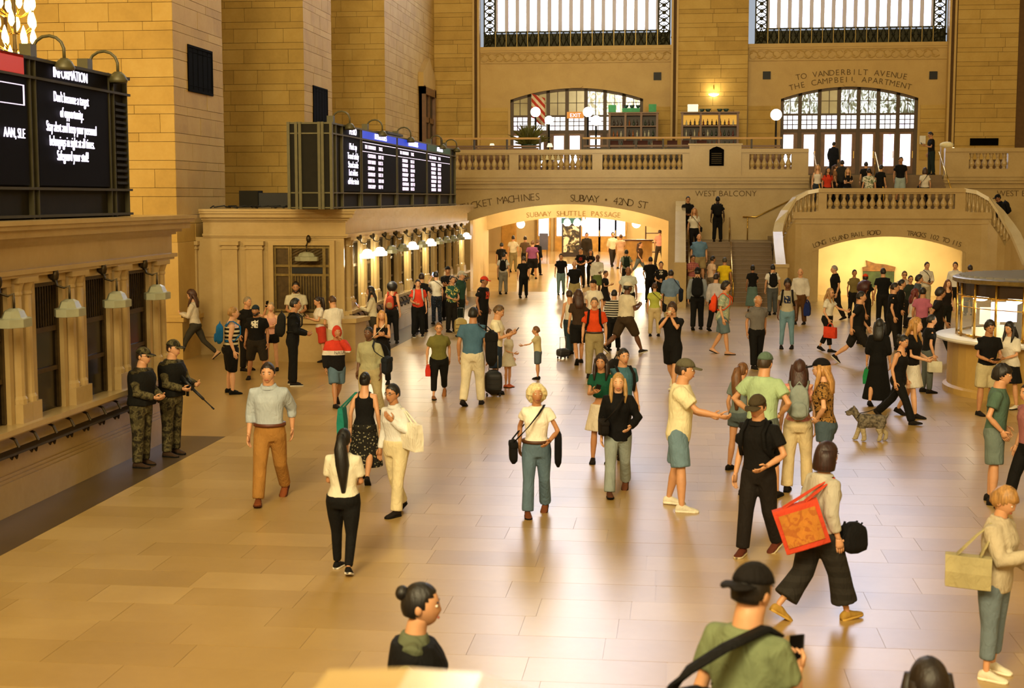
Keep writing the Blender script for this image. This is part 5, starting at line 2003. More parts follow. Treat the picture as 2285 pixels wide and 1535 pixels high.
        for i in range(nv2 + 1):
            th = math.pi * i / nv2
            for j in range(nu2):
                ph = 2 * math.pi * j / nu2
                d = (math.sin(th) * math.cos(ph), math.sin(th) * math.sin(ph), math.cos(th))
                fr_ = -d[1]
                if style == 'bald2':
                    hl = .3 - 1.2 * max(0, .3 - fr_) if fr_ > -.9 else -.5
                    top_out = d[2] > .35
                elif style == 'hoodup':
                    hl, top_out = (.62 if fr_ > .62 else -1.1), False
                else:
                    if fr_ > .75:
                        hl = .56 if style not in ('fringe', 'mop') else .3
                    elif fr_ > .1:
                        hl = -.18 + (.74 if style not in ('fringe', 'mop') else .48) * (fr_ - .1) / .65
                        if style in ('bob', 'long', 'wavy', 'curlw', 'afro', 'afro2'):
                            hl -= .55 * (1 - (fr_ - .1) / .65)
                    else:
                        u = min(1, (.1 - fr_) / .5)
                        hl = -.18 * (1 - u) + low_b * u
                        if style in ('bob', 'long', 'wavy', 'curlw', 'afro', 'afro2'):
                            hl = -.92
                    top_out = False
                m = big if (d[2] > hl and not top_out) else .86
                if style in ('curly', 'curlw', 'afro', 'afro2', 'mop', 'wavy') and m > 1:
                    m += .07 * math.sin(7 * ph + ph0[0] + 3 * th) * math.sin(6 * th + ph0[1]) + .05 * math.sin(13 * ph + ph0[2]) * math.sin(11 * th + ph0[3])
                elif m > 1:
                    m += .02 * math.sin(5 * ph + ph0[4]) * math.sin(4 * th + ph0[5])
                q = (-d[2]) ** 1.6 if d[2] < 0 else 0
                x = .0445 * d[0] * (1 - (.36 if m < 1 else .05) * q)
                y_ = .057 * d[1]
                if m < 1:
                    y_ *= (1 - .3 * q)
                zk, xk = (.80, 1.2) if style in ('afro', 'afro2', 'curlw') and m > 1 else (1.0, 1.0)
                vs.append(HP(x * m * xk, y_ * m + (.004 if m > 1 else 0), .067 * d[2] * zk * (m if d[2] > 0 or style in ('curlw', 'afro', 'afro2', 'bob') else 1.0)))
        for i in range(nv2):
            for j in range(nu2):
                a, b = i * nu2 + j, i * nu2 + (j + 1) % nu2
                fs.append((a, a + nu2, b + nu2) if i == 0 else ((a, a + nu2, b) if i == nv2 - 1 else (a, a + nu2, b + nu2, b)))
        hb.add(vs, fs, 0)
        Lh = {'long': .17, 'wavy': .16}.get(style)
        if Lh:
            rr = []
            for u in np.linspace(0, 1, 6):
                cz = .02 - (.02 + Lh) * u
                cyy = .022 + .045 * min(1, u * 1.7)
                a = (.050 + .008 * math.sin(u * 3)) * (1 - .45 * max(0, u - .6))
                b = .026 * (1 - .5 * u) + .004
                rr.append([hc_ + Rm @ (np.array((a * math.cos(t) * (1.15 if style == 'wavy' else 1), cyy + b * math.sin(t), cz)) * hs) for t in (2 * math.pi * j / 12 for j in range(12))])
            hb.loft(rr)
            for s in (-1, 1):
                hb.tube([HP(s * .043, -.004, .03), HP(s * .052, -.006, -.03), hc_ + Rm @ (np.array((s * .055, -.022, -.09)) * hs), hc_ + Rm @ (np.array((s * .05, -.045, -.15)) * hs)], [.014 * hs, .017 * hs, .016 * hs, .006 * hs], 7)
        if style == 'bob':
            rr = []
            for zz, a_, b__, yy in ((.035, .052, .050, .012), (.0, .060, .056, .014), (-.04, .064, .058, .016), (-.068, .062, .055, .018), (-.076, .050, .045, .02)):
                rr.append([HP(a_ * math.cos(t), yy + b__ * math.sin(t), zz) for t in (2 * math.pi * j / 18 for j in range(18))])
            hb.loft(rr)
        if style == 'pony':
            hb.tube([HP(0, .05, .03), HP(0, .075, .01), hc_ + Rm @ (np.array((0, .085, -.06)) * hs), hc_ + Rm @ (np.array((-.012, .085, -.16)) * hs), hc_ + Rm @ (np.array((-.02, .085, -.34 if near else -.2)) * hs)], [.016 * hs, .03 * hs, (.044 if near else .028) * hs, (.046 if near else .027) * hs, .014 * hs], 10)
        if style == 'bun':
            hb.ell(HP(.0, .062, .034), (.026 * hs, .022 * hs, .024 * hs), 10, 8, 0, Rh)
        child('hair' if style != 'hoodup' else 'hood', hb, [hm if style != 'hoodup' else cloth(hc)], root)
    if beard:
        bb = MB()
        for (x, y_, z_, a, b, c) in ((0, -.040, -.050, .026, .018, .018), (-.026, -.02, -.036, .012, .025, .024), (.026, -.02, -.036, .012, .025, .024), (0, -.052, -.026, .016, .005, .005)):
            bb.ell(HP(x, y_, z_), (a * hs, b * hs, c * hs), 10, 6, 0, Rh)
        child('beard', bb, [hair_mat(beard)], root)
    if cap:
        cc, direction = cap
        cb = MB()
        rings = []
        for u in np.linspace(0, 1, 7):
            th = u * 1.42
            rr_ = math.sin(th)
            rings.append([HP(.0505 * rr_ * math.cos(t), .064 * rr_ * math.sin(t) + .002, .016 + .060 * math.cos(th)) for t in (2 * math.pi * j / 18 for j in range(18))])
        cb.loft(rings[::-1], 0)
        if direction:
            s = -1 if direction == 'f' else 1
            br = []
            for u in np.linspace(0, 1, 5):
                wv = .045 * math.sqrt(max(.02, 1 - (u * .95) ** 2)) + .004
                yy = s * (.052 + .052 * u)
                zz = .024 - .010 * u
                br.append([HP(-wv, yy, zz - .004), HP(0, yy, zz + .003), HP(wv, yy, zz - .004), HP(wv, yy, zz - .008), HP(0, yy, zz - .002), HP(-wv, yy, zz - .008)])
            cb.loft(br, 0)
        child('cap', cb, [cloth(cc, ('cam',) if cc == 'camo' else None) if cc != 'camo' else cloth('5e5734', ('cam',))], root)
    if glasses:
        gb = MB()
        for s in (-1, 1):
            gb.tube([HP(s * .0175 + .011 * math.cos(t), -.055, .004 + .009 * math.sin(t)) for t in np.linspace(0, 6.28, 9)], .0012 * hs, 5, 0, False)
            gb.tube([HP(s * .029, -.053, .006), HP(s * .045, .0, .006)], .0014 * hs, 5)
            if glasses == 'sun':
                gb.ell(HP(s * .0175, -.054, .004), (.0125 * hs, .003 * hs, .010 * hs), 8, 5, 0, Rh)
        gb.tube([HP(-.007, -.057, .006), HP(.007, -.057, .006)], .0012 * hs, 5)
        child('spectacles', gb, [MT['blackmetal']], root)
    if vest:
        V = MB()
        torso(V, -.01, .272, .030)
        for k in range(3):
            for s in (-1, 1):
                c = spine(.02, .085) + ax * (s * .05 + .0) * h
                V.box(c[0] - .028 * h, c[1] - .012 * h, c[2] - .03 * h, c[0] + .028 * h, c[1] + .02 * h, c[2] + .03 * h)
        F.vest = temp_obj('tactical_vest', V, cloth(vest), root, vc, 2)
    F.spine, F.ax, F.ay, F.P, F.w, F.hc, F.HP, F.hs, F.Rm, F.legs, F.armp, F.prof = spine, ax, ay, P, w, hc_, HP, hs, Rm, legs, armp, prof
    ALL.append(F)
    return F


ALL = []


def plain_lip(i):
    if ('lip', i) not in _mc:
        _mc[('lip', i)] = plain('lips_%d' % i, ['b0614e', 'a0543f', '8a4636', '6e382b', '4c2620', '341a16'][i], .5)
    return _mc[('lip', i)]


# ---------------------------------------------------------------- things people carry (objects of their own)
def carried(F, name, label, cat, c, group=None):
    """an Empty that shares the carrier's place and turn, so that parts can be given in the carrier's frame"""
    o = thing(name, label, cat, F.pos, group)
    o.rotation_euler = (0, 0, R(F.face))
    return o


def rbox(bm, c, ax, ay, az, hw, hd, hh, taper=1.0, n=16, e=.35, mat=0, steps=6):
    """soft rounded box: a superellipse swept upwards, rounded at the ends"""
    rings = []
    for u in np.linspace(-1, 1, steps + 2):
        k = (1 - abs(u) ** 4) ** .35 if abs(u) < 1 else .35
        tp_ = 1 + (taper - 1) * (u + 1) / 2
        r = []
        for j in range(n):
            t = 2 * math.pi * j / n
            cs, sn = math.cos(t), math.sin(t)
            r.append(c + ax * hw * k * tp_ * np.sign(cs) * abs(cs) ** e + ay * hd * k * np.sign(sn) * abs(sn) ** e + az * hh * u)
        rings.append(r)
    bm.loft(rings, mat)


def backpack(F, col, label, s=1.0, drop=0.0, col2=None, front=True, kind='backpack'):
    h = F.h
    o = carried(F, kind, label, 'backpack', col, 'bags people carry')
    up = unit(F.spine(.25) - F.spine(0.0))
    c = F.spine(.155 - drop, -.115 - .02 * s)
    b = MB()
    rbox(b, c, F.ax, F.ay, up, .085 * h * s, .048 * h * s, .135 * h * s, .82)
    child('pack', b, [cloth(col)], o)
    b = MB()
    rbox(b, c - up * .055 * h * s + F.ay * .05 * h * s, F.ax, F.ay, up, .062 * h * s, .02 * h * s, .06 * h * s, .9)
    child('front_pocket', b, [cloth(col2 or col)], o)
    b = MB()
    b.tube([c + up * .135 * h * s + F.ax * .02 * h, c + up * .16 * h * s, c + up * .135 * h * s - F.ax * .02 * h], .006 * h, 6)
    child('grab_handle', b, [cloth(col)], o)
    for sd in (-1, 1):
        b = MB()
        g = .018
        b.tube([F.spine(.24, -.07) + F.ax * sd * .05 * h, F.spine(.30, -.03) + F.ax * sd * .062 * h, F.spine(.305, .01) + F.ax * sd * .066 * h, F.spine(.25, .075 + g) + F.ax * sd * .07 * h,
                F.spine(.16, .078 + g) + F.ax * sd * .078 * h, F.spine(.09, .03) + F.ax * sd * .1 * h * F.w, F.spine(.08, -.07) + F.ax * sd * .07 * h],
               [(.014 * h, .007 * h)] * 7, 6)
        child('strap', b, [cloth(col)], o)
    return o


def side_bag(F, col, label, side, size=(.16, .06, .12), at_=(.0, .03, .02), cross=True, name='shoulder_bag', strap=None, cat='bag', sw=.010):
    """bag resting at the hip (side -1 right hand, +1 left hand) with a strap over a shoulder"""
    h = F.h
    o = carried(F, name, label, cat, col, 'bags people carry')
    hwid = prof_at(F.prof, .0)[1] * F.w + .02
    c = F.spine(at_[2]) + F.ax * side * (hwid + at_[0] + size[1]) * h - F.ay * at_[1] * h
    b = MB()
    up = np.array((0, 0, 1.0))
    fx = unit(F.ay + F.ax * .15 * side)
    rbox(b, c, fx, unit(np.cross(up, fx)), up, size[0] * h * .5, size[1] * h * .6, size[2] * h * .6, .92)
    child('bag_body', b, [cloth(col)], o)
    b = MB()
    rbox(b, c + up * size[2] * .34 * h + np.cross(up, fx) * -0.0, fx, unit(np.cross(up, fx)), up, size[0] * h * .5, size[1] * h * .66, size[2] * h * .22, 1.0)
    child('flap', b, [cloth(col)], o)
    sh = F.spine(.292) + F.ax * (-side if cross else side) * .058 * h + np.array((0, 0, .012 * h))
    for fr_ in (1, -1):
        p0 = c + up * size[2] * .55 * h + fx * (-fr_) * size[0] * .42 * h
        mid = (sh + p0) / 2 - F.ay * fr_ * (.105 * h * F.w + .01) - (F.ax * side * .0 * h)
        b = MB()
        b.tube([p0, p0 * .55 + mid * .45 - F.ay * fr_ * .012 * h, mid, mid * .4 + sh * .6 - F.ay * fr_ * .045 * h, sh], [(sw * h, sw * .4 * h)] * 5, 6)
        child('strap', b, [cloth(strap or col)], o)
    return o


def tote(F, col, label, side, size=(.24, .07, .24), drop=.08, name='tote_bag', handle=None, shoulder=False, cat='bag', turn=0.0, tilt=0.0, print_=None, c_over=None, soft=False):
    h = F.h
    o = carried(F, name, label, cat, col, 'bags people carry')
    H_ = F.hand[side][0]
    if shoulder:
        anchor = F.spine(.285) + F.ax * side * .075 * h
        c = F.spine(.02) + F.ax * side * (.135 + size[1]) * h + F.ay * .02 * h
    else:
        anchor = H_ + np.array((0, 0, .004 * h))
        c = H_ + np.array((0, 0, -(drop + size[2] / 2) * h))
    if c_over is not None:
        c = F.P + F.ax * c_over[0] * h - F.ay * c_over[1] * h + np.array((0, 0, c_over[2] * h))
    fx = rotz(R(turn)) @ unit(F.ay)
    sd = unit(np.cross(np.array((0, 0, 1.0)), fx))
    up = np.array((0, 0, 1.0))
    if tilt:
        up = unit(up + fx * tilt)
        fx = unit(fx - up * (fx @ up))
    hw, hd, hh = size[0] * h / 2, size[1] * h / 2, size[2] * h / 2
    b = MB()
    rings = []
    for u, k, d_ in ((-1, .90, .9), (-.96, 1, 1), (0, 1.0, 1.1), (.9, 1.02, .7), (1, 1.02, .62)):
        q = c + up * hh * u
        rings.append([q + fx * hw * k * a + sd * hd * d_ * bb for a, bb in ((-1, -1), (-.3, -1.08), (.3, -1.08), (1, -1), (1, 1), (.3, 1.08), (-.3, 1.08), (-1, 1))])
    if soft:
        rbox(b, c, fx, sd, up, hw, hd, hh, .8)
    else:
        b.loft(rings)
    child('bag_body', b, [cloth(col)], o, soft)
    if print_:
        pc, txt = print_
        b = MB()
        for s in (-1, 1):
            q = c + sd * s * hd * 1.22
            b.add([q - fx * hw * .82 - up * hh * .72, q + fx * hw * .82 - up * hh * .72, q + fx * hw * .82 + up * hh * .78, q - fx * hw * .82 + up * hh * .78], [(0, 1, 2, 3)])
        child('printed_panel', b, [cloth(pc, ('flow', 'a8622a'))], o, False)
    for s in (-1, 1):
        b = MB()
        p0, p1 = c + up * hh - fx * hw * .5 + sd * s * hd * .5, c + up * hh + fx * hw * .5 + sd * s * hd * .5
        m = anchor + sd * s * .006 * h
        b.tube([p0, p0 * .4 + (m - fx * .02 * h) * .6, m - fx * .012 * h, m + fx * .012 * h, p1 * .4 + (m + fx * .02 * h) * .6, p1], [(.008 * h, .004 * h)] * 6, 6)
        child('handle', b, [cloth(handle or col)], o)
    return o


MT['phone_lit'] = emit('phone_screen', 'bcd0ff', 2.2)


def phone(F, side, label, lit=False, size=1.0, name='smartphone'):
    p, d, n, wv = F.hand[side]
    o = carried(F, name, label, 'phone', None, 'phones in hands')
    h = 1.7
    a = unit(d * .75 + np.array((0, 0, .65)))
    b_ = unit(np.cross(a, F.ax))
    w_ = np.cross(b_, a)
    c = p + a * .035
    bm = MB()
    hw, hl, ht = .037 * size, .076 * size, .005

    def slab(bm, hw, hl, ht, off):
        q = c + b_ * off
        v = [q + w_ * sx * hw + a * sy * hl + b_ * sz * ht for sz in (-1, 1) for sy in (-1, 1) for sx in (-1, 1)]
        bm.add(v, [(0, 2, 3, 1), (4, 5, 7, 6), (0, 1, 5, 4), (2, 6, 7, 3), (0, 4, 6, 2), (1, 3, 7, 5)])
    slab(bm, hw, hl, ht, 0)
    child('case', bm, [MT['blackmetal']], o, False)
    sg = 1 if (b_ @ (F.hc - c)) > 0 else -1
    bm = MB()
    slab(bm, hw * .9, hl * .92, .0012, sg * (ht + .001))
    child('screen', bm, [MT['phone_lit'] if lit else MT['screen']], o, False)
    return o


def finish_people():
    dg = bpy.context.evaluated_depsgraph_get()
    new = []
    for o in REMESH:
        new.append((o, bpy.data.meshes.new_from_object(o.evaluated_get(dg))))
    for o, me in new:
        old = o.data
        o.modifiers.clear()
        nm = old.name
        o.data = me
        bpy.data.meshes.remove(old)
    for F in ALL:
        me = F.body.data
        nv = len(me.vertices)
        co = np.empty(nv * 3, np.float32)
        me.vertices.foreach_get('co', co)
        faces = [tuple(p.vertices) for p in me.polygons]
        X = F.extra
        vs = [tuple(c) for c in co.reshape(-1, 3)] + X.v
        fs = faces + [tuple(i + nv for i in f) for f in X.f]
        m2 = bpy.data.meshes.new('body')
        m2.from_pydata(vs, [], fs)
        for m in F.mats:
            m2.materials.append(m)
        m2.polygons.foreach_set('material_index', [0] * len(faces) + X.m)
        m2.polygons.foreach_set('use_smooth', [True] * len(fs))
        m2.update()
        F.body.data = m2
        bpy.data.meshes.remove(me)

# ================================================================== THE CROWD, nearest first
K, K2, WH, CR = '0f0e0d', '1a1713', 'dcd6c6', 'e2dab8'


def ramp_z(yy):
    return 0.0 if yy < 60.5 else (min(ZP, ZP * (yy - 60.5) / 10.5))


# ---- on the stairs under the camera
f = person(1662, 1255, None, 140, 'person in green t-shirt and backwards black cap with a black strap, at the bottom edge', 'tee', '6f7a58', 'pants', K2, 'short', '17110d', 1, 's', 'pd', Y=6.3, z=.68, cap=('14100e', 'b'), hp=6)
phone(f, -1, 'dark phone held out by the person with the backwards cap')
side_bag(f, K, 'black sling bag on the back of the person with the backwards cap', 1, (.2, .08, .2), (-.12, -.13, .02), True, sw=.026)
f = person(915, 1293, None, 95, 'person with black bun and black vest, cut by the blurred parapet', 'tee', '5a6048', 'pants', K2, 'bun', '120d0a', 1, 's', 'dd', Y=7.6, z=.17, vest='0d0c0c', fem=True)
f = person(2080, 1465, None, 180, 'top of a dark brown head of hair at the bottom edge', 'tee', '2a2420', 'pants', K2, 'long', '1d130d', 1, 's', 'dd', Y=6.6, h=1.87)

# ---- front rows
f = person(605, 797, 1118, 6, 'man in light blue rolled-sleeve shirt and tan trousers striding forward', 'roll', 'a9b2b8', 'pants', '9c6f34', 'short', '21150e', 1, 'w', 'db', tuck=True, belt='5a2c14', shoe='7a3f1c', sole='4a2410', sl=1.45)
f = person(318, 772, 1040, 78, 'soldier in camouflage and black vest with folded arms, nearer the frame edge', 'long', '5e5734', 'pants', '5e5734', 'buzz', '2a1c10', 1, 's', 'll', tp=('cam',), bp_=('cam',), cap=('camo', 'f'), vest='12110d', shoe='3a2818', w=1.08, glasses='sun')
f = person(385, 755, 1016, 72, 'soldier in camouflage holding a rifle across the body', 'long', '5e5734', 'pants', '5e5734', 'buzz', '2a1c10', 1, 's', 'lg', tp=('cam',), bp_=('cam',), cap=('camo', 'f'), vest='12110d', shoe='3a2818', w=1.08)
SOLD = f
f = person(768, 952, 1275, 178, 'woman seen from behind with waist-long black ponytail, cream top and black leggings', 'tee', 'd6d0b8', 'leg', K, 'pony', '0c0908', 2, 'M', 'll', w=1.14, shoe=K, sole='d8d0c0', sl=.75)
f = person(815, 823, 1075, 180, 'woman from behind in black tank top and dark dotted skirt with hair in a bun', 'tank', K, 'skirt', '1c1a15', 'bun', '0f0b09', 1, 'W', 'dd', bp_=('dot', '8a8468'), hem=.14, w=1.05)
tote(f, '1f7a6a', 'teal cloth bag on the shoulder of the woman in the dotted skirt', 1, (.16, .06, .26), .05, shoulder=True)
f = person(885, 850, 1146, -28, 'woman in pale blouse and cream trousers with a white tote on her shoulder', 'long', 'd2d2d0', 'flare', 'd2c49c', 'short', '0f0b09', 2, 'M', 'ds', fem=True, glasses=True, tuck=True, collar=True)
tote(f, 'e6e0cc', 'large white tote on the shoulder of the woman in the pale blouse', 1, (.26, .07, .20), .05, shoulder=True, c_over=(.15, .02, .10), turn=70)
f = person(1197, 850, 1148, 4, 'woman with curly white-blonde hair, white top and flared jeans', 'tee', 'ece6d6', 'flare', '566c7c', 'curlw', 'dccd9c', 2, 'm', 'bi', sl=.45, tuck=True, belt='4a2a16', shoe='6a3a20', hyaw=14)
side_bag(f, '0c0b0b', 'black crossbody bag of the woman with curly white-blonde hair', -1, (.13, .05, .15), (.01, .03, -.04), True)
o = carried(f, 'folded_jacket', 'black jacket draped over the arm of the curly-haired woman', 'jacket', None, 'bags people carry')
b = MB()
q = f.hand[1][0]
rbox(b, f.spine(-.02) + f.ax * .16 * f.h - f.ay * .01 * f.h, unit(f.ay), f.ax, np.array((0, 0, 1.0)), .085 * f.h, .028 * f.h, .135 * f.h, .7)
child('draped_cloth', b, [cloth('0b0b0d')], o)
f = person(1378, 822, 1102, 2, 'woman in black zip jacket and faded jeans with a black waist bag', 'jacket', '0d0c0c', 'flare', '8a938e', 'long', 'a8834c', 0, 'w', 'di', shoe='5a3420')
side_bag(f, '15100d', 'black waist bag of the woman in the black jacket', -1, (.17, .06, .11), (-.06, .1, .05), True)
f = person(1343, 787, None, -8, 'woman with long dark wavy hair in green top behind the woman in black', 'crop', '0f4632', 'skirt', 'c9beaa', 'wavy', '22120c', 2, 's', 'pd', h=1.68, hem=.3, sl=.5)
phone(f, -1, 'phone in the hand of the woman in the green top')
f = person(1388, 768, None, 25, 'man in blue-grey t-shirt carrying a huge dark pack behind two women', 'tee', '3e6470', 'pants', K2, 'short', '17100c', 1, 'w', 'dd', h=1.76)
backpack(f, '14100d', 'huge dark backpack on the man in the blue-grey t-shirt', 1.55, .02)
f = person(1513, 795, 1134, 80, 'young man in cream t-shirt, cap and denim shorts with white sneakers', 'loose', 'e0d8b2', 'shorts', '66808e', 'short', '2e2014', 1, 'x', 'og', cap=('5f5a46', 'f'), shoe='dcd6c2', sole='efe8d4', sl=.72)
f = person(1697, 783, 1106, 150, 'broad man in mint t-shirt and green cap with hands on hips', 'tee', 'a6c096', 'shorts', '565e58', 'short', '3a2a1a', 1, 'a', 'hh', cap=('5b7060', None), w=1.12, shoe=K2)
f = person(1652, 806, None, 140, 'woman with brown ponytail beside the man in the mint shirt', 'tee', '6d7a76', 'short', '4e5a5c', 'pony', '6a4526', 1, 'c', 'dd', h=1.62)
f = person(1690, 873, 1236, -28, 'man in black polo, dark trousers and brown cap looking down', 'polo', '110f0e', 'pants', '1d1815', 'short', '3a2614', 1, 'm', 'di', cap=('443a28', 'f'), shoe='5a2a1a', sole='cfc09a', hp=10)
backpack(f, '0e0d0d', 'black backpack on the man in the black polo', .9, .06)
f = person(1778, 800, 1096, 176, 'woman from behind in pink tie-dye top and cream trousers', 'tee', 'd2867a', 'flare', 'd2bf94', 'long', '3a1c12', 0, 's', 'dd', tp=('flow', 'e6b088'))
backpack(f, '8a948e', 'grey flap backpack on the woman in pink', .95, .0)
f = person(1838, 797, 1106, -105, 'woman in leopard print top, denim shorts and black cap', 'tee', 'a07840', 'short', '44545e', 'long', 'b4864c', 0, 's', 'dh', tp=('leo',), cap=('120f0e', 'f'))
f = person(1825, 975, 1382, 120, 'woman with dark bob, grey sweater and dark culottes walking away', 'loose', 'b6b0a0', 'wide', '24211d', 'bob', '2a120e', 1, 'w', 'dd', sl=1.7, shoe='a8843a', sole='c09a48', hem=None, bp_=('str', '2a2723', .11))
tote(f, 'c8452a', 'large orange and red tote hanging behind the woman with the dark bob', -1, (.24, .09, .24), .05, shoulder=True, c_over=(-.07, -.17, .045), turn=-30, tilt=.35, print_=('b8762e', ''))
o = tote(f, '100f10', 'black bag on the front arm of the woman with the dark bob', -1, (.16, .09, .17), .03, name='handbag', c_over=(-.12, .13, -.02), turn=0, soft=True)
f = person(2212, 1080, 1508, 55, 'older woman with short blonde hair, cream hooded jacket and jeans checking her phone', 'jacket', 'b4a88e', 'crops', '66747c', 'mop', 'a07640', 1, 's', 'pl', fem=True, shoe='dcd4bc', sole='efe6cc', hp=22, w=1.06)
phone(f, -1, 'phone in the hand of the older woman in the cream jacket')
tote(f, 'a3986e', 'cream leather handbag of the older woman in the cream jacket', -1, (.22, .1, .16), .03, name='handbag', shoulder=True, c_over=(-.19, -.06, .06), turn=25)
f = person(2215, 810, 1122, 72, 'boy in green t-shirt and grey shorts with hands at his pockets', 'tee', '4c6454', 'shorts', '66746e', 'mop', '17110d', 1, 's', 'kk')
f = person(2305, 845, None, -70, 'person in dusty pink top cut by the frame edge', 'tee', '9a6464', 'pants', K, 'short', '1a120c', 1, 'w', 'dd', h=1.7)

# ---- around the information booth
f = person(2206, 712, None, 12, 'man in black t-shirt and beige shorts looking at a phone by the booth', 'tee', K, 'shorts', 'b4a882', 'curly', '1d1510', 2, 's', 'll', h=1.78, hp=18)
phone(f, -1, 'phone in the hands of the man in black by the booth')
f = person(2258, 716, None, -48, 'woman in white t-shirt and black skirt beside the booth', 'loose', 'd4cebe', 'skirt', K, 'wavy', '120d0b', 1, 's', 'pl', h=1.68, hem=.30, hp=14, shoe='cfc8b4')
f = person(2003, 735, 942, 52, 'woman in black tank top and wide black trousers walking a dog', 'tank', K, 'flare', K, 'bun', '120d0a', 1, 'r', 'dd', hp=18)
DOGW = f
f = person(2030, 705, 930, 58, 'blonde woman in black t-shirt and white skirt beside the dog walker', 'tee', K, 'skirt', 'd6d2c6', 'wavy', 'a87c40', 0, 'm', 'll', hem=.30, hyaw=8)
f = person(1957, 708, 905, 165, 'woman in long black dress with long black hair carrying a green bag', 'dress', '0c0b0a', 'none', K, 'long', '0b0908', 1, 'm', 'dd', hem=.07, sl=1.3)
tote(f, '1c7a44', 'green shopping bag of the woman in the long black dress', 1, (.16, .08, .17), .02)
f = person(2068, 700, 876, 100, 'person in black top and grey jeans with a white bag near the booth', 'tee', K, 'jeans', '565c58', 'short', '14100d', 1, 's', 'dd')
tote(f, 'd0cbb2', 'white bag with dark trim of the person in grey jeans', -1, (.17, .06, .14), .02)
f = person(2088, 632, 800, 84, 'slim person in black striding towards the booth', 'tee', '17130f', 'jeans', K, 'mop', '22160e', 2, 'r', 'bf')
f = person(1912, 640, 812, 84, 'man in black t-shirt and long black shorts walking right', 'tee', '12100e', 'long_shorts', K2, 'short', '15100c', 1, 'r', 'bf', sole='cfc8b8')
f = person(1926, 630, None, 95, 'person with huge dark red curly hair behind the man in black shorts', 'tee', '15110f', 'pants', K, 'afro2', '3c120d', 2, 's', 'dd', h=1.70)
f = person(1845, 640, 784, 60, 'woman in white t-shirt and black trousers swinging a red bag', 'tee', 'd2ccbc', 'crops', '141210', 'long', 'a07a48', 1, 'm', 'co', tuck=True, hyaw=-10, glasses='sun')
tote(f, 'c63c22', 'red bag in the hand of the woman in the white t-shirt', -1, (.19, .08, .17), .06)
f = person(1866, 590, None, -78, 'grey-haired man in black polo turned away from the red bag', 'polo', K, 'pants', K2, 'short', '8a8378', 1, 'm', 'dd', h=1.82, w=1.12)
f = person(1906, 600, None, 8, 'woman in khaki top in front of the railway arch', 'tee', '75663a', 'pants', K2, 'bun', '1f140d', 2, 's', 'dd', h=1.64)
f = person(1932, 610, None, 182, 'person in an orange cap and black top before the arch', 'tee', K, 'pants', K2, 'short', '1a120c', 2, 's', 'dd', h=1.70, cap=('cc4218', None))
f = person(1972, 597, None, 186, 'man in black t-shirt seen from behind in front of the mural', 'tee', '100f0e', 'pants', K2, 'short', '17110d', 1, 's', 'dd', h=1.80, w=1.1)
f = person(2018, 603, None, 0, 'man in pale shirt and sunglasses by the railway arch', 'roll', 'c6b6a6', 'pants', K2, 'short', '5a4028', 1, 's', 'dd', h=1.74, glasses='sun')
f = person(2067, 583, None, 18, 'man in white shirt with a dark camera strap under the arch', 'roll', 'd2ccbe', 'pants', 'b0a484', 'short', '2c1c10', 1, 's', 'll', h=1.80)
side_bag(f, K, 'small camera on a strap of the man in the white shirt', 1, (.06, .03, .05), (-.12, .1, .08), True, name='camera', cat='camera')
f = person(2133, 583, None, -22, 'man in white shirt at the right edge of the railway arch', 'roll', 'd6d0c6', 'pants', K2, 'short', '2c1c10', 1, 's', 'dd', h=1.82)
f = person(2166, 590, None, 182, 'person in white t-shirt with black straps behind the booth roof', 'tee', 'd0c8b8', 'pants', K2, 'short', '22160e', 1, 's', 'dd', h=1.74)
backpack(f, K, 'black backpack of the person behind the booth roof', .8)
f = person(1992, 628, None, 86, 'young man with glasses in black t-shirt walking right', 'tee', K, 'pants', K2, 'short', '1f140c', 1, 'm', 'dd', h=1.80, glasses=True)
f = person(2008, 622, None, 88, 'dark-haired person in black long sleeves in the thick of the crowd', 'long', '0e0d0c', 'pants', K, 'short', '120d0a', 1, 's', 'dd', h=1.72)
f = person(2038, 643, None, 105, 'woman with long red hair and white strap top', 'tank', 'd2ccc0', 'jeans', K2, 'wavy', '64241a', 0, 's', 'dd', h=1.64)
f = person(2059, 640, None, 160, 'person in pink t-shirt beside the red-haired woman', 'tee', 'b0627a', 'pants', K2, 'short', '100c0a', 2, 's', 'dd', h=1.70)
f = person(2113, 622, None, 20, 'woman in dark strap top and black jeans beside the booth glass', 'tank', '1c1512', 'jeans', '14140f', 'long', '64381c', 0, 's', 'dd', h=1.66)
f = person(2031, 613, None, 8, 'woman with round glasses and dark green top in the crowd', 'tee', '2a3026', 'pants', K2, 'bun', '2c1c12', 1, 's', 'dd', h=1.64, glasses=True)
f = person(2047, 612, None, 80, 'curly-haired person in grey-blue shirt in the crowd', 'roll', '485258', 'pants', K2, 'curly', '24180f', 1, 's', 'dd', h=1.72)

# ---- middle of the hall
f = person(1690, 655, None, 16, 'older man in grey short-sleeved shirt and black trousers', 'polo', '686460', 'pants', K, 'bald2', 'b4aca0', 2, 'm', 'db', h=1.76, w=1.06, hyaw=30)
f = person(1755, 620, 778, -6, 'woman in grey printed t-shirt and light jeans', 'tee', 'aaa088', 'leg', '6a8c9e', 'mop', '120d0a', 4, 's', 'dd', tp=('prt', '222a44', 1.32, .1), fem=True)
backpack(f, '15120f', 'black backpack worn by the woman in the grey printed t-shirt', .85)
f = person(1787, 597, None, -12, 'bald man in pale long-sleeved shirt and brown trousers', 'long', 'c6c0b6', 'pants', '55371c', 'none', 'd8d0c0', 1, 's', 'dd', h=1.80)
tote(f, '1a2860', 'navy blue bag with white print held by the bald man', 1, (.21, .1, .22), .05, print_=None)
f = person(1725, 588, None, 182, 'person in white t-shirt with black backpack near the stair foot', 'tee', 'd8d2c6', 'pants', '4c5052', 'short', '110d0a', 1, 'm', 'dd', h=1.76)
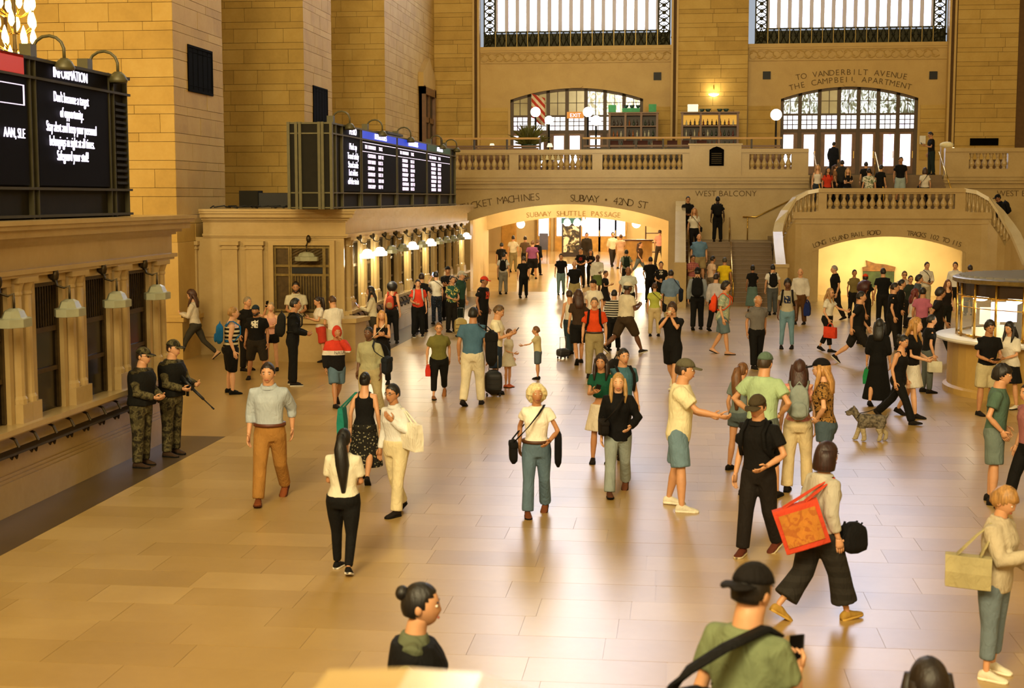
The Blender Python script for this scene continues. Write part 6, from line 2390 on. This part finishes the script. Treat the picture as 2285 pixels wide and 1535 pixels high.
backpack(f, '100f0f', 'black backpack on the white t-shirt near the stair foot', 1.0)
f = person(1612, 625, 790, 78, 'woman in pale green patterned top and denim shorts', 'loose', '8fa08a', 'shorts', '5a6c74', 'curly', '1d130d', 1, 'm', 'dd', fem=True, w=1.12, tp=('flow', 'b4b496'), shoe='c89a7c')
backpack(f, 'e0471c', 'bright orange drawstring bag on the woman in denim shorts', .85, .0)
f = person(1597, 608, None, 160, 'person in pale lilac shirt behind the orange drawstring bag', 'long', 'b6b0b2', 'pants', K, 'short', '241810', 1, 'm', 'dd', h=1.76)
f = person(1555, 595, 736, 178, 'man in grey top and black trousers with a black backpack', 'long', '84888c', 'pants', K, 'short', '100d0b', 1, 'm', 'dd', cap=('14120f', None))
backpack(f, '0f0f10', 'tall black backpack on the man in the grey top', 1.15)
f = person(1497, 600, None, 178, 'man in blue rolled shirt seen from behind', 'roll', '6a809a', 'pants', 'ae9a6c', 'short', '1d1510', 1, 'm', 'dd', h=1.80, w=1.08)
side_bag(f, '161c2a', 'navy shoulder bag of the man in the blue rolled shirt', -1, (.18, .06, .2), (.0, -.02, .03), False)
f = person(1545, 567, None, 22, 'man in red checked shirt looking at a phone at the stair foot', 'polo', 'ae6a60', 'pants', 'a08c68', 'short', '24160d', 2, 's', 'pl', Y=53.15, z=.161, tp=('plaid', '7a3a3a'), hp=15)
phone(f, -1, 'phone of the man in the red checked shirt')
f = person(1560, 520, None, 2, 'large bald man in blue polo coming down the stairs', 'polo', '5c7c98', 'shorts', '9c8860', 'none', 'd8d0c0', 1, 'u', 'dd', Y=54.3, z=.161 * 5, w=1.32, belly=.02)
f = person(1617, 573, None, 172, 'man in bright yellow t-shirt at the foot of the stairs', 'tee', 'dcbc1c', 'pants', 'b09a3c', 'short', '4a4438', 2, 's', 'dd', h=1.81)
f = person(1588, 570, None, 120, 'man in pale peach t-shirt at the foot of the stairs', 'tee', 'd4b496', 'pants', '6a5a44', 'short', '120d0a', 2, 's', 'dd', Y=53.1, z=.161)
f = person(1680, 590, None, 180, 'woman in black t-shirt and blue-green skirt facing the stairs', 'tee', K, 'skirt', '566c66', 'bun', '0e0b09', 3, 's', 'ld', h=1.66, hem=.12)
f = person(1535, 437, None, 5, 'man in black shirt at the top of the wide stairs', 'polo', K, 'pants', K, 'short', '15100d', 2, 's', 'll', Y=58.3, z=PZ)
f = person(1549, 462, None, 6, 'woman in white t-shirt coming down the wide stairs', 'tee', 'd8d0bc', 'crops', K, 'long', 'a0703a', 1, 'u', 'dd', Y=56.55, z=.161 * 11, tuck=True)
side_bag(f, K, 'black crossbody bag of the woman coming down the stairs', 1, (.1, .04, .09), (.0, .02, .0), True)
f = person(1602, 437, None, 182, 'person in black with dark backpack at the stair top', 'tee', '0d0c0b', 'pants', K, 'short', '0d0a09', 5, 's', 'dd', Y=57.6, z=PZ)
backpack(f, '0b0b0c', 'dark square backpack at the top of the stairs', 1.05)
f = person(1500, 668, 866, -18, 'young man in black t-shirt and shorts drinking with both hands', 'tee', '100f0e', 'shorts', K, 'mop', '3a2414', 1, 'W', 'ee', shoe='d0cab8', sole='e6dfca')
o = carried(f, 'drinking_cup', 'pale cup at the lips of the young man in black', 'cup', None)
b = MB()
q = (f.hand[-1][0] + f.hand[1][0]) / 2
b.lathe([(.028, -.06), (.04, .05), (.041, .055), (.03, .055)], tuple(q), 10)
child('cup_body', b, [cloth('d8cfb0')], o)
f = person(1460, 630, 750, 182, 'woman in yellow-green top and beige trousers from behind', 'tee', 'b0b44e', 'pants', 'c4b084', 'short', '4a2c16', 1, 's', 'dd', fem=True, w=1.1)
side_bag(f, '12110f', 'black shoulder bag on the woman in yellow-green', -1, (.14, .06, .13), (.0, .0, .0), True)
f = person(1327, 660, None, 0, 'man in orange polo and khaki trousers with backpack straps', 'polo', 'd0461a', 'pants', '988a62', 'short', '5a4a38', 1, 'm', 'dd', h=1.82, tuck=True, belt='2a2018', w=1.06)
backpack(f, '14110e', 'dark backpack of the man in the orange polo', 1.0)
f = person(1395, 620, 788, 125, 'heavy man in white t-shirt, white cap and brown shorts', 'tee', 'd4cab0', 'long_shorts', '3c2e1e', 'short', '15100d', 4, 'r', 'pp', w=1.24, cap=('d8d0b8', 'f'), shoe='2a241e', sole='d0c8b4', belly=.01)
f = person(1402, 592, None, 0, 'bald man in pale polo behind the white cap', 'polo', 'c6c8ba', 'pants', K2, 'none', '2a1a10', 3, 'm', 'dd', h=1.84, w=1.16)
f = person(1272, 645, None, 205, 'woman in white vest top and dark jeans from behind', 'tank', 'd6cfbc', 'jeans', '26343c', 'short', '3a2412', 1, 'm', 'dd', h=1.68, fem=True)
f = person(1291, 640, 812, 195, 'woman with very long brown hair in black shorts', 'tee', '3a2a1c', 'shorts', K, 'long', '3c2012', 1, 'w', 'dd')
f = person(1326, 622, None, -18, 'man in white t-shirt and dark hat behind the orange polo', 'tee', 'dcd4c0', 'pants', K2, 'short', '17110d', 1, 's', 'dd', h=1.78, cap=('20170f', None))
f = person(1370, 645, None, 172, 'person in black and white striped top', 'long', 'c8c2b2', 'pants', K, 'short', '120d0a', 1, 's', 'dd', h=1.62, tp=('str', '15130f', .06))
f = person(1200, 728, 846, -95, 'small boy in yellow t-shirt reaching out one arm', 'tee', 'c8ba8a', 'shorts', '505c66', 'short', '644222', 1, 't', 'do', kid=True)
f = person(1106, 678, 878, 84, 'man in cream t-shirt and navy shorts reading a phone', 'tee', 'dfd8bc', 'shorts', '28384e', 'short', '564024', 1, 's', 'pp', hp=24)
phone(f, -1, 'phone read by the man in navy shorts')
f = person(1133, 732, 864, 62, 'girl in white dress behind the man in navy shorts', 'dress', 'd2ccba', 'none', K, 'short', '5a3c20', 1, 't', 'ld', fem=True, hem=.36, shoe='c86a4c')
f = person(1055, 682, 904, 176, 'man in blue t-shirt and cream trousers from behind', 'tee', '466880', 'pants', 'd2c7aa', 'short', '110d0a', 2, 'm', 'dd', w=1.1)
side_bag(f, '121110', 'big black shoulder bag of the man in the blue t-shirt', -1, (.18, .1, .3), (-.02, -.03, .06), False)
f = person(980, 713, 888, 10, 'woman in olive shirt, glasses and black trousers', 'polo', '6a6632', 'crops', K, 'bun', '704c24', 1, 'w', 'cb', w=1.16, glasses=True, shoe='8a5a34')
tote(f, 'c83424', 'red bag in the hand of the woman in the olive shirt', -1, (.12, .06, .13), .01)
f = person(1076, 615, None, 68, 'man in red cap and printed black t-shirt', 'tee', '100e0d', 'pants', K, 'short', '15100d', 3, 's', 'dd', h=1.84, cap=('c0361c', 'f'), w=1.14, tp=('prt', 'cc4a30', 1.30, .1))
f = person(1026, 603, None, 64, 'man in dark teal shirt and grey cap', 'polo', '284438', 'pants', '1c2420', 'short', 'a8a094', 1, 's', 'dd', h=1.82, cap=('b0aa98', 'f'))
f = person(1007, 614, None, 40, 'person in teal floral shirt beside the ticket counter', 'tee', '265044', 'pants', K2, 'short', '3a2a1a', 1, 's', 'll', h=1.70, tp=('flow', 'c8bc6c'))
f = person(999, 593, None, 8, 'person in black cap and black t-shirt with folded arms at the counter', 'tee', '110f0e', 'pants', K, 'short', '15100d', 2, 's', 'xx', h=1.78, cap=('0f0e0e', None))
f = person(974, 605, None, -148, 'woman in white t-shirt filming with a lit phone', 'tee', 'd2cab8', 'pants', '1c2430', 'short', '14100c', 1, 's', 'du', h=1.68, fem=True, bp_=('dot', '4a4a5a'))
phone(f, 1, 'brightly lit phone raised by the woman in white at the counter', True)
side_bag(f, '2a1c16', 'brown strap bag of the woman filming at the counter', -1, (.12, .05, .12), (.0, .0, .0), True)
f = person(933, 622, 752, 14, 'man in red t-shirt and black trousers', 'tee', 'cc3c24', 'pants', K, 'short', '21160e', 1, 's', 'ld', w=1.06, sole='d0cab8')
backpack(f, 'a8aca0', 'pale backpack of the man in the red t-shirt', .9)
f = person(940, 608, None, 178, 'tall person in black behind the man in red', 'tee', '15130f', 'pants', K, 'short', '2c1c10', 1, 's', 'dd', h=1.78)
f = person(875, 628, 766, 178, 'woman with round black curly hair and black trousers', 'tank', '2a1a14', 'pants', K, 'afro', '0f0b09', 1, 's', 'dd', fem=True)
backpack(f, 'a83c26', 'red and tan backpack on the woman with round curly hair', .8, .02, '8a6a44')
f = person(832, 637, None, -82, 'woman with long dark hair in pale top holding a lit phone', 'long', 'c6bca0', 'pants', '3a3428', 'long', '1c120d', 1, 's', 'dp', h=1.74)
phone(f, 1, 'lit phone at the corner of the ticket counter', True)
f = person(852, 690, None, 10, 'blonde woman in black strap top with a white shoulder strap', 'tank', '120f0d', 'pants', K, 'long', 'b8884a', 1, 's', 'pp', h=1.62)
side_bag(f, 'd8d0bc', 'white shoulder bag of the blonde woman in black', -1, (.14, .05, .14), (.0, .0, .0), True)
f = person(825, 725, None, -10, 'woman in beige shirt with rolled sleeves and a dark shoulder bag', 'roll', 'a4a07c', 'pants', 'b0a278', 'short', '15100d', 4, 'm', 'dd', h=1.68, fem=True, w=1.22)
side_bag(f, '1c2026', 'dark shoulder bag of the woman in the beige shirt', 1, (.16, .06, .17), (.0, -.02, .04), False)
NASA = person(752, 722, 906, 30, 'youth in red, white and black hooded top and blue shorts', 'hood', 'c43a26', 'shorts', '587080', 'hoodup', 'c43a26', 2, 'w', 'de', tp=('blk', 'd8d0c2', '14110f', 1.0, 1.09))
f = person(747, 658, None, -142, 'person in white t-shirt leaning towards a friend in red shorts', 'tee', 'd8d2c4', 'pants', 'b4a884', 'short', '4a3018', 1, 's', 'll', h=1.76, lean=9, hp=20)
f = person(714, 660, None, -55, 'young woman in white t-shirt and loose red shorts', 'tee', 'd8d0c2', 'shorts', 'c03e2a', 'pony', '26170f', 1, 's', 'pp', h=1.62, hp=20)
phone(f, -1, 'phone of the young woman in red shorts')
f = person(655, 663, 860, 102, 'man all in black with a dark backpack at the service desk', 'long', '0f0f0f', 'pants', K, 'short', '0f0c0a', 2, 's', 'll', sole='cfc8b6')
backpack(f, '1e1d18', 'dark olive backpack on the man at the service desk', 1.0)
f = person(660, 628, None, 14, 'bearded clerk in pale shirt behind the service desk', 'polo', 'c4bca0', 'pants', '3a3428', 'short', '1c120c', 2, 's', 'll', Y=34.78, h=1.94, beard='1c120c', hp=14)
f = person(604, 672, None, 14, 'woman in pink strap top and short black shorts with folded arms', 'tank', 'cf9a86', 'short', K, 'short', 'a08a66', 0, 's', 'xx', h=1.62, fem=True)
f = person(575, 678, 846, 0, 'bearded man in printed black t-shirt and dark shorts', 'tee', '100f0e', 'long_shorts', '2a241b', 'short', '1c120c', 2, 'a', 'dd', w=1.2, beard='1c120c', cap=('22303a', None), tp=('prt', 'd8d2c0', 1.24, .085))
f = person(548, 660, None, 60, 'grey-haired man raising a camera beside the bearded man', 'tee', '17140f', 'pants', K2, 'short', '8a7a5e', 1, 's', 'dq', h=1.74)
phone(f, 1, 'black camera raised by the grey-haired man')
f = person(517, 683, 878, 112, 'woman in striped sleeveless top and black shorts', 'tank', 'd2c9a8', 'long_shorts', K, 'short', 'a07a44', 0, 's', 'dd', fem=True, w=1.26, tp=('str', '17150f', .085), shoe=K)
backpack(f, '1c68a8', 'bright blue drawstring bag on the woman in stripes', .85)
f = person(437, 637, 802, -86, 'young woman with long hair walking left while reading a phone', 'long', 'c6baa4', 'leg', '38342a', 'wavy', '46291a', 0, 'R', 'pp', shoe='c49c78', hp=22)
phone(f, 1, 'white phone read by the young woman walking left', True)

# ---- inside and before the subway passage
PASS = [
    (1168, 570, 1.70, 180, 'man all in black walking into the subway passage', 'tee', K, 'pants', K, 'short', '4a3a2a', 1, 'm', 'dd', {}),
    (1123, 562, 1.76, 182, 'person in white t-shirt and grey trousers with a round black backpack', 'tee', 'd0cabc', 'pants', '7a7466', 'short', '14100d', 1, 'm', 'dd', {'bag': (K, 'round black backpack at the mouth of the subway passage', .95)}),
    (1188, 535, 1.80, 172, 'heavy person in purple shirt and black shorts in the passage', 'tee', '84486e', 'shorts', K, 'short', '6a4a2a', 1, 'm', 'dd', {'w': 1.22}),
    (1119, 540, 1.72, 182, 'person in black with dark hair at the left passage wall', 'tee', '100f0e', 'pants', '6a604c', 'short', '110d0a', 2, 'm', 'dd', {}),
    (1145, 524, 1.76, 178, 'man in cream shirt with a strap across the back in the passage', 'tee', 'd2cab0', 'pants', '8a7c54', 'short', '2a1c12', 1, 'm', 'dd', {}),
    (1172, 526, 1.74, 184, 'person in brown top near the left globe lamp', 'tee', '5a4630', 'pants', K2, 'short', '2a1a10', 2, 's', 'dd', {}),
    (1198, 533, 1.70, 150, 'person in black jacket beside the blue folding board', 'jacket', K, 'pants', K, 'short', '6a4a2c', 1, 'm', 'dd', {}),
    (1252, 564, 1.74, 4, 'man in black t-shirt and jeans walking out of the passage', 'tee', K, 'jeans', '6c8484', 'short', '17110d', 1, 'm', 'dd', {'sole': 'd8d0c0'}),
    (1282, 580, 1.76, 0, 'grey-haired man in black t-shirt and khaki shorts', 'tee', '100f0e', 'shorts', 'a0905e', 'bald2', 'b0a898', 1, 'm', 'dd', {'w': 1.1}),
    (1296, 552, 1.74, 2, 'person in dark printed t-shirt behind the grey-haired man', 'tee', '151210', 'pants', K2, 'short', '1a120c', 1, 's', 'll', {'tp': ('prt', '8a2a24', 1.25, .08)}),
    (1318, 555, 1.64, 6, 'woman with long dark hair and black top in the passage', 'tee', '120f0e', 'pants', K, 'long', '150f0c', 1, 'm', 'pl', {}),
    (1333, 566, 1.76, 14, 'person in white shirt and green skirt leaving the passage', 'long', 'd8d2c2', 'skirt', '62703a', 'none', '2a1a10', 4, 'm', 'dl', {'hem': .28}),
    (1349, 602, 1.52, 60, 'woman in dark dress among the crowd before the passage', 'dress', '1a1614', 'none', K, 'short', '3a2416', 2, 'm', 'pd', {'fem': True, 'hem': .3}),
    (1367, 513, 1.78, 16, 'man in pale shirt and dark trousers striding in the passage', 'roll', 'd6cca8', 'pants', '2a2018', 'short', '2c1c12', 1, 'r', 'dd', {}),
    (1385, 522, 1.68, 170, 'person in pinkish top beside the wooden counter', 'tee', 'd0a88c', 'pants', 'c8a888', 'short', '4a3220', 1, 's', 'pd', {}),
    (1398, 556, 1.76, 184, 'person in grey shirt with green backpack near the counter', 'tee', '8a9484', 'pants', K2, 'short', '14100d', 1, 's', 'dd', {'bag': ('1d2a20', 'dark green backpack near the passage counter', .95)}),
    (1427, 535, 1.70, 62, 'runner in brown top and jeans crossing before the counter', 'tee', '4a3420', 'jeans', '5a6468', 'pony', '4a2e18', 1, 'R', 'fb', {}),
    (1472, 511, 1.76, 170, 'man in pink t-shirt standing wide at the right passage wall', 'tee', 'd08e78', 'pants', '3a3024', 'short', '3a2416', 1, 'x', 'dd', {}),
    (1452, 572, 1.76, 186, 'man in black t-shirt with his back to the camera before the passage', 'tee', K, 'pants', K, 'short', '110d0a', 1, 's', 'kk', {'w': 1.08}),
    (1475, 582, 1.74, 4, 'man in black printed t-shirt holding a coffee cup', 'tee', '120f0e', 'pants', K, 'short', '15100d', 1, 's', 'ld', {'tp': ('prt', 'b8b0a0', 1.32, .07)}),
    (1309, 518, 1.72, 10, 'dark figure beside the poster stand', 'jacket', '2a2218', 'pants', '3a3024', 'short', '2a1c12', 1, 's', 'dd', {}),
]
for (px, hy, hh, fc, lb, tp_, tcol, bt, bcol, hr, hcol, skn, ps_, am, kw) in PASS:
    kw = dict(kw)
    bag = kw.pop('bag', None)
    f = person(px, hy, None, fc, lb, tp_, tcol, bt, bcol, hr, hcol, skn, ps_, am, h=hh, zf=ramp_z, **kw)
    if bag:
        backpack(f, bag[0], bag[1], bag[2])
    if 'coffee' in lb:
        o = carried(f, 'coffee_cup', 'paper coffee cup held before the black printed t-shirt', 'cup', None)
        b = MB()
        q = f.hand[-1][0] + np.array((0, -.03, .03))
        b.lathe([(.03, -.06), (.042, .06), (.045, .065), (.03, .075)], tuple(q), 10)
        child('cup_body', b, [cloth('d8a070')], o)


# ---- on the upper flight, the landing and the balcony
def upper(px, hy, hh):
    best = (9, 56.9, LZ)
    for i in range(-1, 10):
        Yc, zc = (56.9, LZ) if i < 0 else (57.6 + .29 * i + .15, LZ + .158 * (i + 1))
        e = abs(onY(px, hy, Yc)[2] - zc - hh)
        if e < best[0]:
            best = (e, Yc, zc)
    return best[1], best[2]


UP = [
    (1825, 366, 1.62, -8, 'woman in white strap top at the left of the landing', 'tank', 'd8d0c0', 'jeans', '2a3440', 'long', 'b08a5a', 0, {}),
    (1847, 372, 1.75, 12, 'woman in red t-shirt on the stair landing', 'tee', 'c03820', 'jeans', K2, 'long', '2a1a10', 1, {}),
    (1862, 366, 1.50, 100, 'woman in brown top beside the red t-shirt on the landing', 'tee', '8a6242', 'jeans', K2, 'pony', '4a2e1a', 1, {}),
    (1880, 356, 1.72, 185, 'person in dark grey hood on the landing', 'jacket', '2c2a26', 'pants', K, 'short', '1c130d', 1, {}),
    (1892, 374, 1.62, 0, 'woman in black t-shirt with crossed hands on the landing', 'tee', '110f0e', 'jeans', '2c3844', 'long', 'a8804a', 0, {'arms': 'xx'}),
    (1933, 360, 1.66, 178, 'man in black t-shirt near the middle handrail', 'tee', '12110f', 'pants', K, 'short', '14100d', 1, {}),
    (1940, 374, 1.84, 184, 'man in white floral shirt seen from behind on the landing', 'tee', 'd0cbb8', 'pants', K2, 'short', '17110d', 1, {'tp': ('flow', '6a7a5a')}),
    (1965, 367, 1.70, 140, 'young man in plain black t-shirt turned aside on the landing', 'tee', K, 'pants', K, 'short', '110d0a', 1, {}),
    (2010, 349, 1.76, 2, 'man in black t-shirt and pale denim shorts on the upper steps', 'tee', '0e0e10', 'shorts', '9aa8a4', 'short', '17110d', 2, {}),
    (2065, 373, 1.62, 182, 'woman in white t-shirt with a thin black strap on the landing', 'tee', 'd6ccba', 'pants', K, 'bob', '3a2418', 1, {'strap': True}),
]
for (px, hy, hh, fc, lb, tp_, tcol, bt, bcol, hr, hcol, skn, kw) in UP:
    kw = dict(kw)
    st = kw.pop('strap', None)
    am = kw.pop('arms', 'dd')
    Yc, zc = upper(px, hy, hh)
    f = person(px, hy, None, fc, lb, tp_, tcol, bt, bcol, hr, hcol, skn, 's', am, Y=Yc, z=zc, **kw)
    if st:
        side_bag(f, K, 'small black bag on a thin strap on the stair landing', 1, (.09, .04, .08), (.0, .0, -.01), True)
f = person(2080, 293, None, -75, 'man in black t-shirt reading a phone at the balcony stair head', 'tee', K, 'pants', '1d2622', 'short', '15100d', 2, 's', 'dp', Y=61.0, z=ZB, hp=20)
phone(f, 1, 'phone of the man at the balcony stair head')
f = person(1860, 315, None, 150, 'person in dark clothes at the arched balcony doors', 'jacket', '10131c', 'pants', '10121a', 'short', '14100d', 1, 'm', 'dd', Y=66.0, z=ZB)
f = person(2238, 431, None, -70, 'person in black hood climbing the far right stairs', 'jacket', '0e0e0e', 'pants', K, 'short', '110d0a', 3, 's', 'dd', Y=57.8, z=PZ, cap=('0e0e0e', 'f'), lean=14)
backpack(f, '111013', 'dark backpack on the person climbing the far right stairs', 1.0)

# ---------------------------------------------------------------- rifle, dog, luggage
f = SOLD
o = carried(f, 'rifle', 'black rifle held muzzle down by the soldier', 'rifle', None)
a, b_ = f.hand[-1][0], f.hand[1][0]
d = unit(np.array((.05, -.62, -.50)))
mid = f.spine(.11, .16) + f.ax * .0
b = MB()
b.tube([mid - d * .42, mid - d * .36], [(.03, .06), (.028, .05)], 8)
b.tube([mid - d * .36, mid - d * .12], [.02, .022], 8)
child('stock', b, [MT['rubber']], o)
b = MB()
b.tube([mid - d * .14, mid + d * .14], [(.026, .045), (.026, .04)], 8)
b.tube([mid + d * .02, mid + d * .05 + np.array((0, .03, -.17))], [(.016, .03), (.014, .028)], 8)
b.tube([mid - d * .1, mid - d * .12 + np.array((0, .05, -.11))], [(.016, .022), (.014, .02)], 8)
child('receiver', b, [MT['blackmetal']], o)
b = MB()
b.tube([mid + d * .12, mid + d * .38], [.024, .021], 8)
child('handguard', b, [MT['rubber']], o)
b = MB()
b.tube([mid + d * .36, mid + d * .58], [.010, .010], 8)
b.tube([mid + d * .56, mid + d * .61], [.014, .014], 8)
child('barrel', b, [MT['blackmetal']], o)
b = MB()
b.tube([mid - d * .02 + np.array((0, -.02, .07)), mid + d * .1 + np.array((0, -.02, .07))], [.02, .024], 8)
child('sight', b, [MT['blackmetal']], o)
b = MB()
b.tube([mid - d * .3, f.spine(.2, .09) + f.ax * .05, f.spine(.295, .0) + f.ax * .07, f.spine(.2, -.1), f.spine(.12, .0) - f.ax * .16, mid + d * .1], [(.018, .006)] * 6, 6)
child('sling', b, [cloth('1c1a12')], o)
# lettering on the hooded top
f = NASA
lt = MB()
v, fs = text_mesh('NASA', .085, .004)
c = f.spine(.165, .125)
lt.add(np.array((c[0], c[1] - .012, 1.03)) + v, fs)
child('chest_lettering', lt, [cloth('16120f')], f.root, False)

# dog: grey wire-haired terrier walking left
dp = onZ(1942, 984)
dog = thing('dog', 'small grey wire-haired dog walking left on a leash', 'dog', (dp[0], dp[1], 0))
dog.rotation_euler = (0, 0, R(-90))      # built facing -y, turned to -x
B = MB()
L = .62
B.tube([(0, -.20, .34), (0, -.12, .335), (0, 0, .335), (0, .12, .34), (0, .20, .345), (0, .245, .35)], [(.095, .10), (.105, .125), (.10, .115), (.092, .105), (.088, .095), (.055, .06)], 12)
B.tube([(0, -.17, .37), (0, -.23, .43), (0, -.265, .48)], [.075, .062, .058], 10)
B.ell((0, -.285, .50), (.062, .075, .062), 12, 9)
B.tube([(0, -.31, .49), (0, -.37, .475), (0, -.405, .47)], [(.042, .04), (.036, .034), (.026, .024)], 10)
B.ell((0, -.36, .445), (.036, .05, .03), 8, 6)
for s in (-1, 1):
    B.tube([(s * .03, -.265, .545), (s * .058, -.27, .575), (s * .066, -.295, .535)], [.022, .018, .006], 6)
B.tube([(0, .23, .37), (0, .27, .44), (0, .265, .50)], [.022, .02, .008], 6)
for s, fo, bo in ((-1, -.06, .05), (1, .04, -.06)):
    B.tube([(s * .055, -.15, .30), (s * .06, -.15 + fo * .5, .19), (s * .06, -.15 + fo, .10), (s * .06, -.16 + fo * 1.3, .025)], [.055, .044, .040, .04], 8)
    B.ell((s * .06, -.175 + fo * 1.3, .022), (.028, .04, .02), 8, 6)
    B.tube([(s * .055, .18, .30), (s * .06, .15 + bo * .4, .20), (s * .06, .215 + bo, .125), (s * .06, .20 + bo, .03)], [.066, .056, .038, .038], 8)
    B.ell((s * .06, .185 + bo, .022), (.027, .038, .02), 8, 6)
tt = NT('wiry_grey_fur')
n1 = tt.noise(24, 3, tt.coords())
xyz = tt.n('ShaderNodeSeparateXYZ')
tt.l(tt.coords(), xyz.inputs[0])
pale = tt.math('LESS_THAN', xyz.outputs[2], .22)
tt.bump(n1, 1.0, .03)
fur = tt.set(tt.mix(pale, tt.ramp(n1, [(.35, hx('3a332a')), (.65, hx('7a705e'))]), hx('a89a78')), .9)
dbod = temp_obj('body', B, fur, dog, .012, 1)
b = MB()
b.ell((0, -.412, .478), (.014, .012, .012), 8, 6)
for s in (-1, 1):
    b.ell((s * .03, -.345, .515), (.009, .008, .009), 6, 5)
child('nose_and_eyes', b, [MT['rubber']], dog)
b = MB()
b.tube([(.062 * math.cos(t), -.215 + .05 * math.sin(t) * .6, .415 + .045 * math.sin(t)) for t in np.linspace(0, 6.28, 12)], .009, 6, 0, False)
child('collar', b, [cloth('1c1410')], dog)
hp_ = Matrix.Rotation(R(DOGW.face), 4, 'Z') @ Vector(DOGW.hand[-1][0])
hw_ = np.array((hp_.x + DOGW.pos[0], hp_.y + DOGW.pos[1], hp_.z))
cw_ = np.array((dp[0] - .2, dp[1], .46))
pts = [cw_ * (1 - u) + hw_ * u + np.array((0, 0, -.12 * math.sin(math.pi * u))) for u in np.linspace(0, 1, 10)]
tag(MB().tube(pts, .007, 6).build('dog_leash', cloth('120f0d'), None, True), 'thin black leash between the dog and the woman in black', 'leash')


def suitcase(px, py, w_, d_, h_, rz, col, label):
    g = onZ(px, py)
    o = thing('suitcase', label, 'suitcase', (g[0], g[1], 0), 'luggage on the floor')
    o.rotation_euler = (0, 0, R(rz))
    X_, Y_, Z_ = np.eye(3)
    b = MB()
    rbox(b, np.array((0, 0, h_ / 2 + .04)), X_, Y_, Z_, w_ / 2, d_ / 2, h_ / 2, 1.0, 20, .3)
    child('shell', b, [plain('suitcase_' + col, col, .45)], o)
    b = MB()
    for z_ in (.3, .5, .7):
        b.box(-w_ / 2 * .9, -d_ / 2 - .004, h_ * z_, w_ / 2 * .9, -d_ / 2 + .01, h_ * z_ + .012)
    child('ribs', b, [MT['rubber']], o, False)
    b = MB()
    b.tube([(-.09, 0, h_), (-.09, 0, h_ + .32), (.09, 0, h_ + .32), (.09, 0, h_)], .011, 6)
    child('pull_handle', b, [MT['steel']], o)
    for sx in (-1, 1):
        for sy in (-1, 1):
            b = MB()
            b.ell((sx * w_ * .36, sy * d_ * .3, .03), (.02, .03, .03), 8, 6)
            child('wheel', b, [MT['rubber']], o)


suitcase(1028, 752, .36, .24, .52, 20, 'a08a4c', 'tan suitcase standing before the man in the grey cap')
suitcase(1101, 884, .36, .24, .50, 10, '100f0f', 'black wheeled case behind the man in navy shorts')
suitcase(1256, 800, .30, .22, .22, 40, '2a2a2c', 'small dark wheeled case beside the long-haired woman')
finish_people()
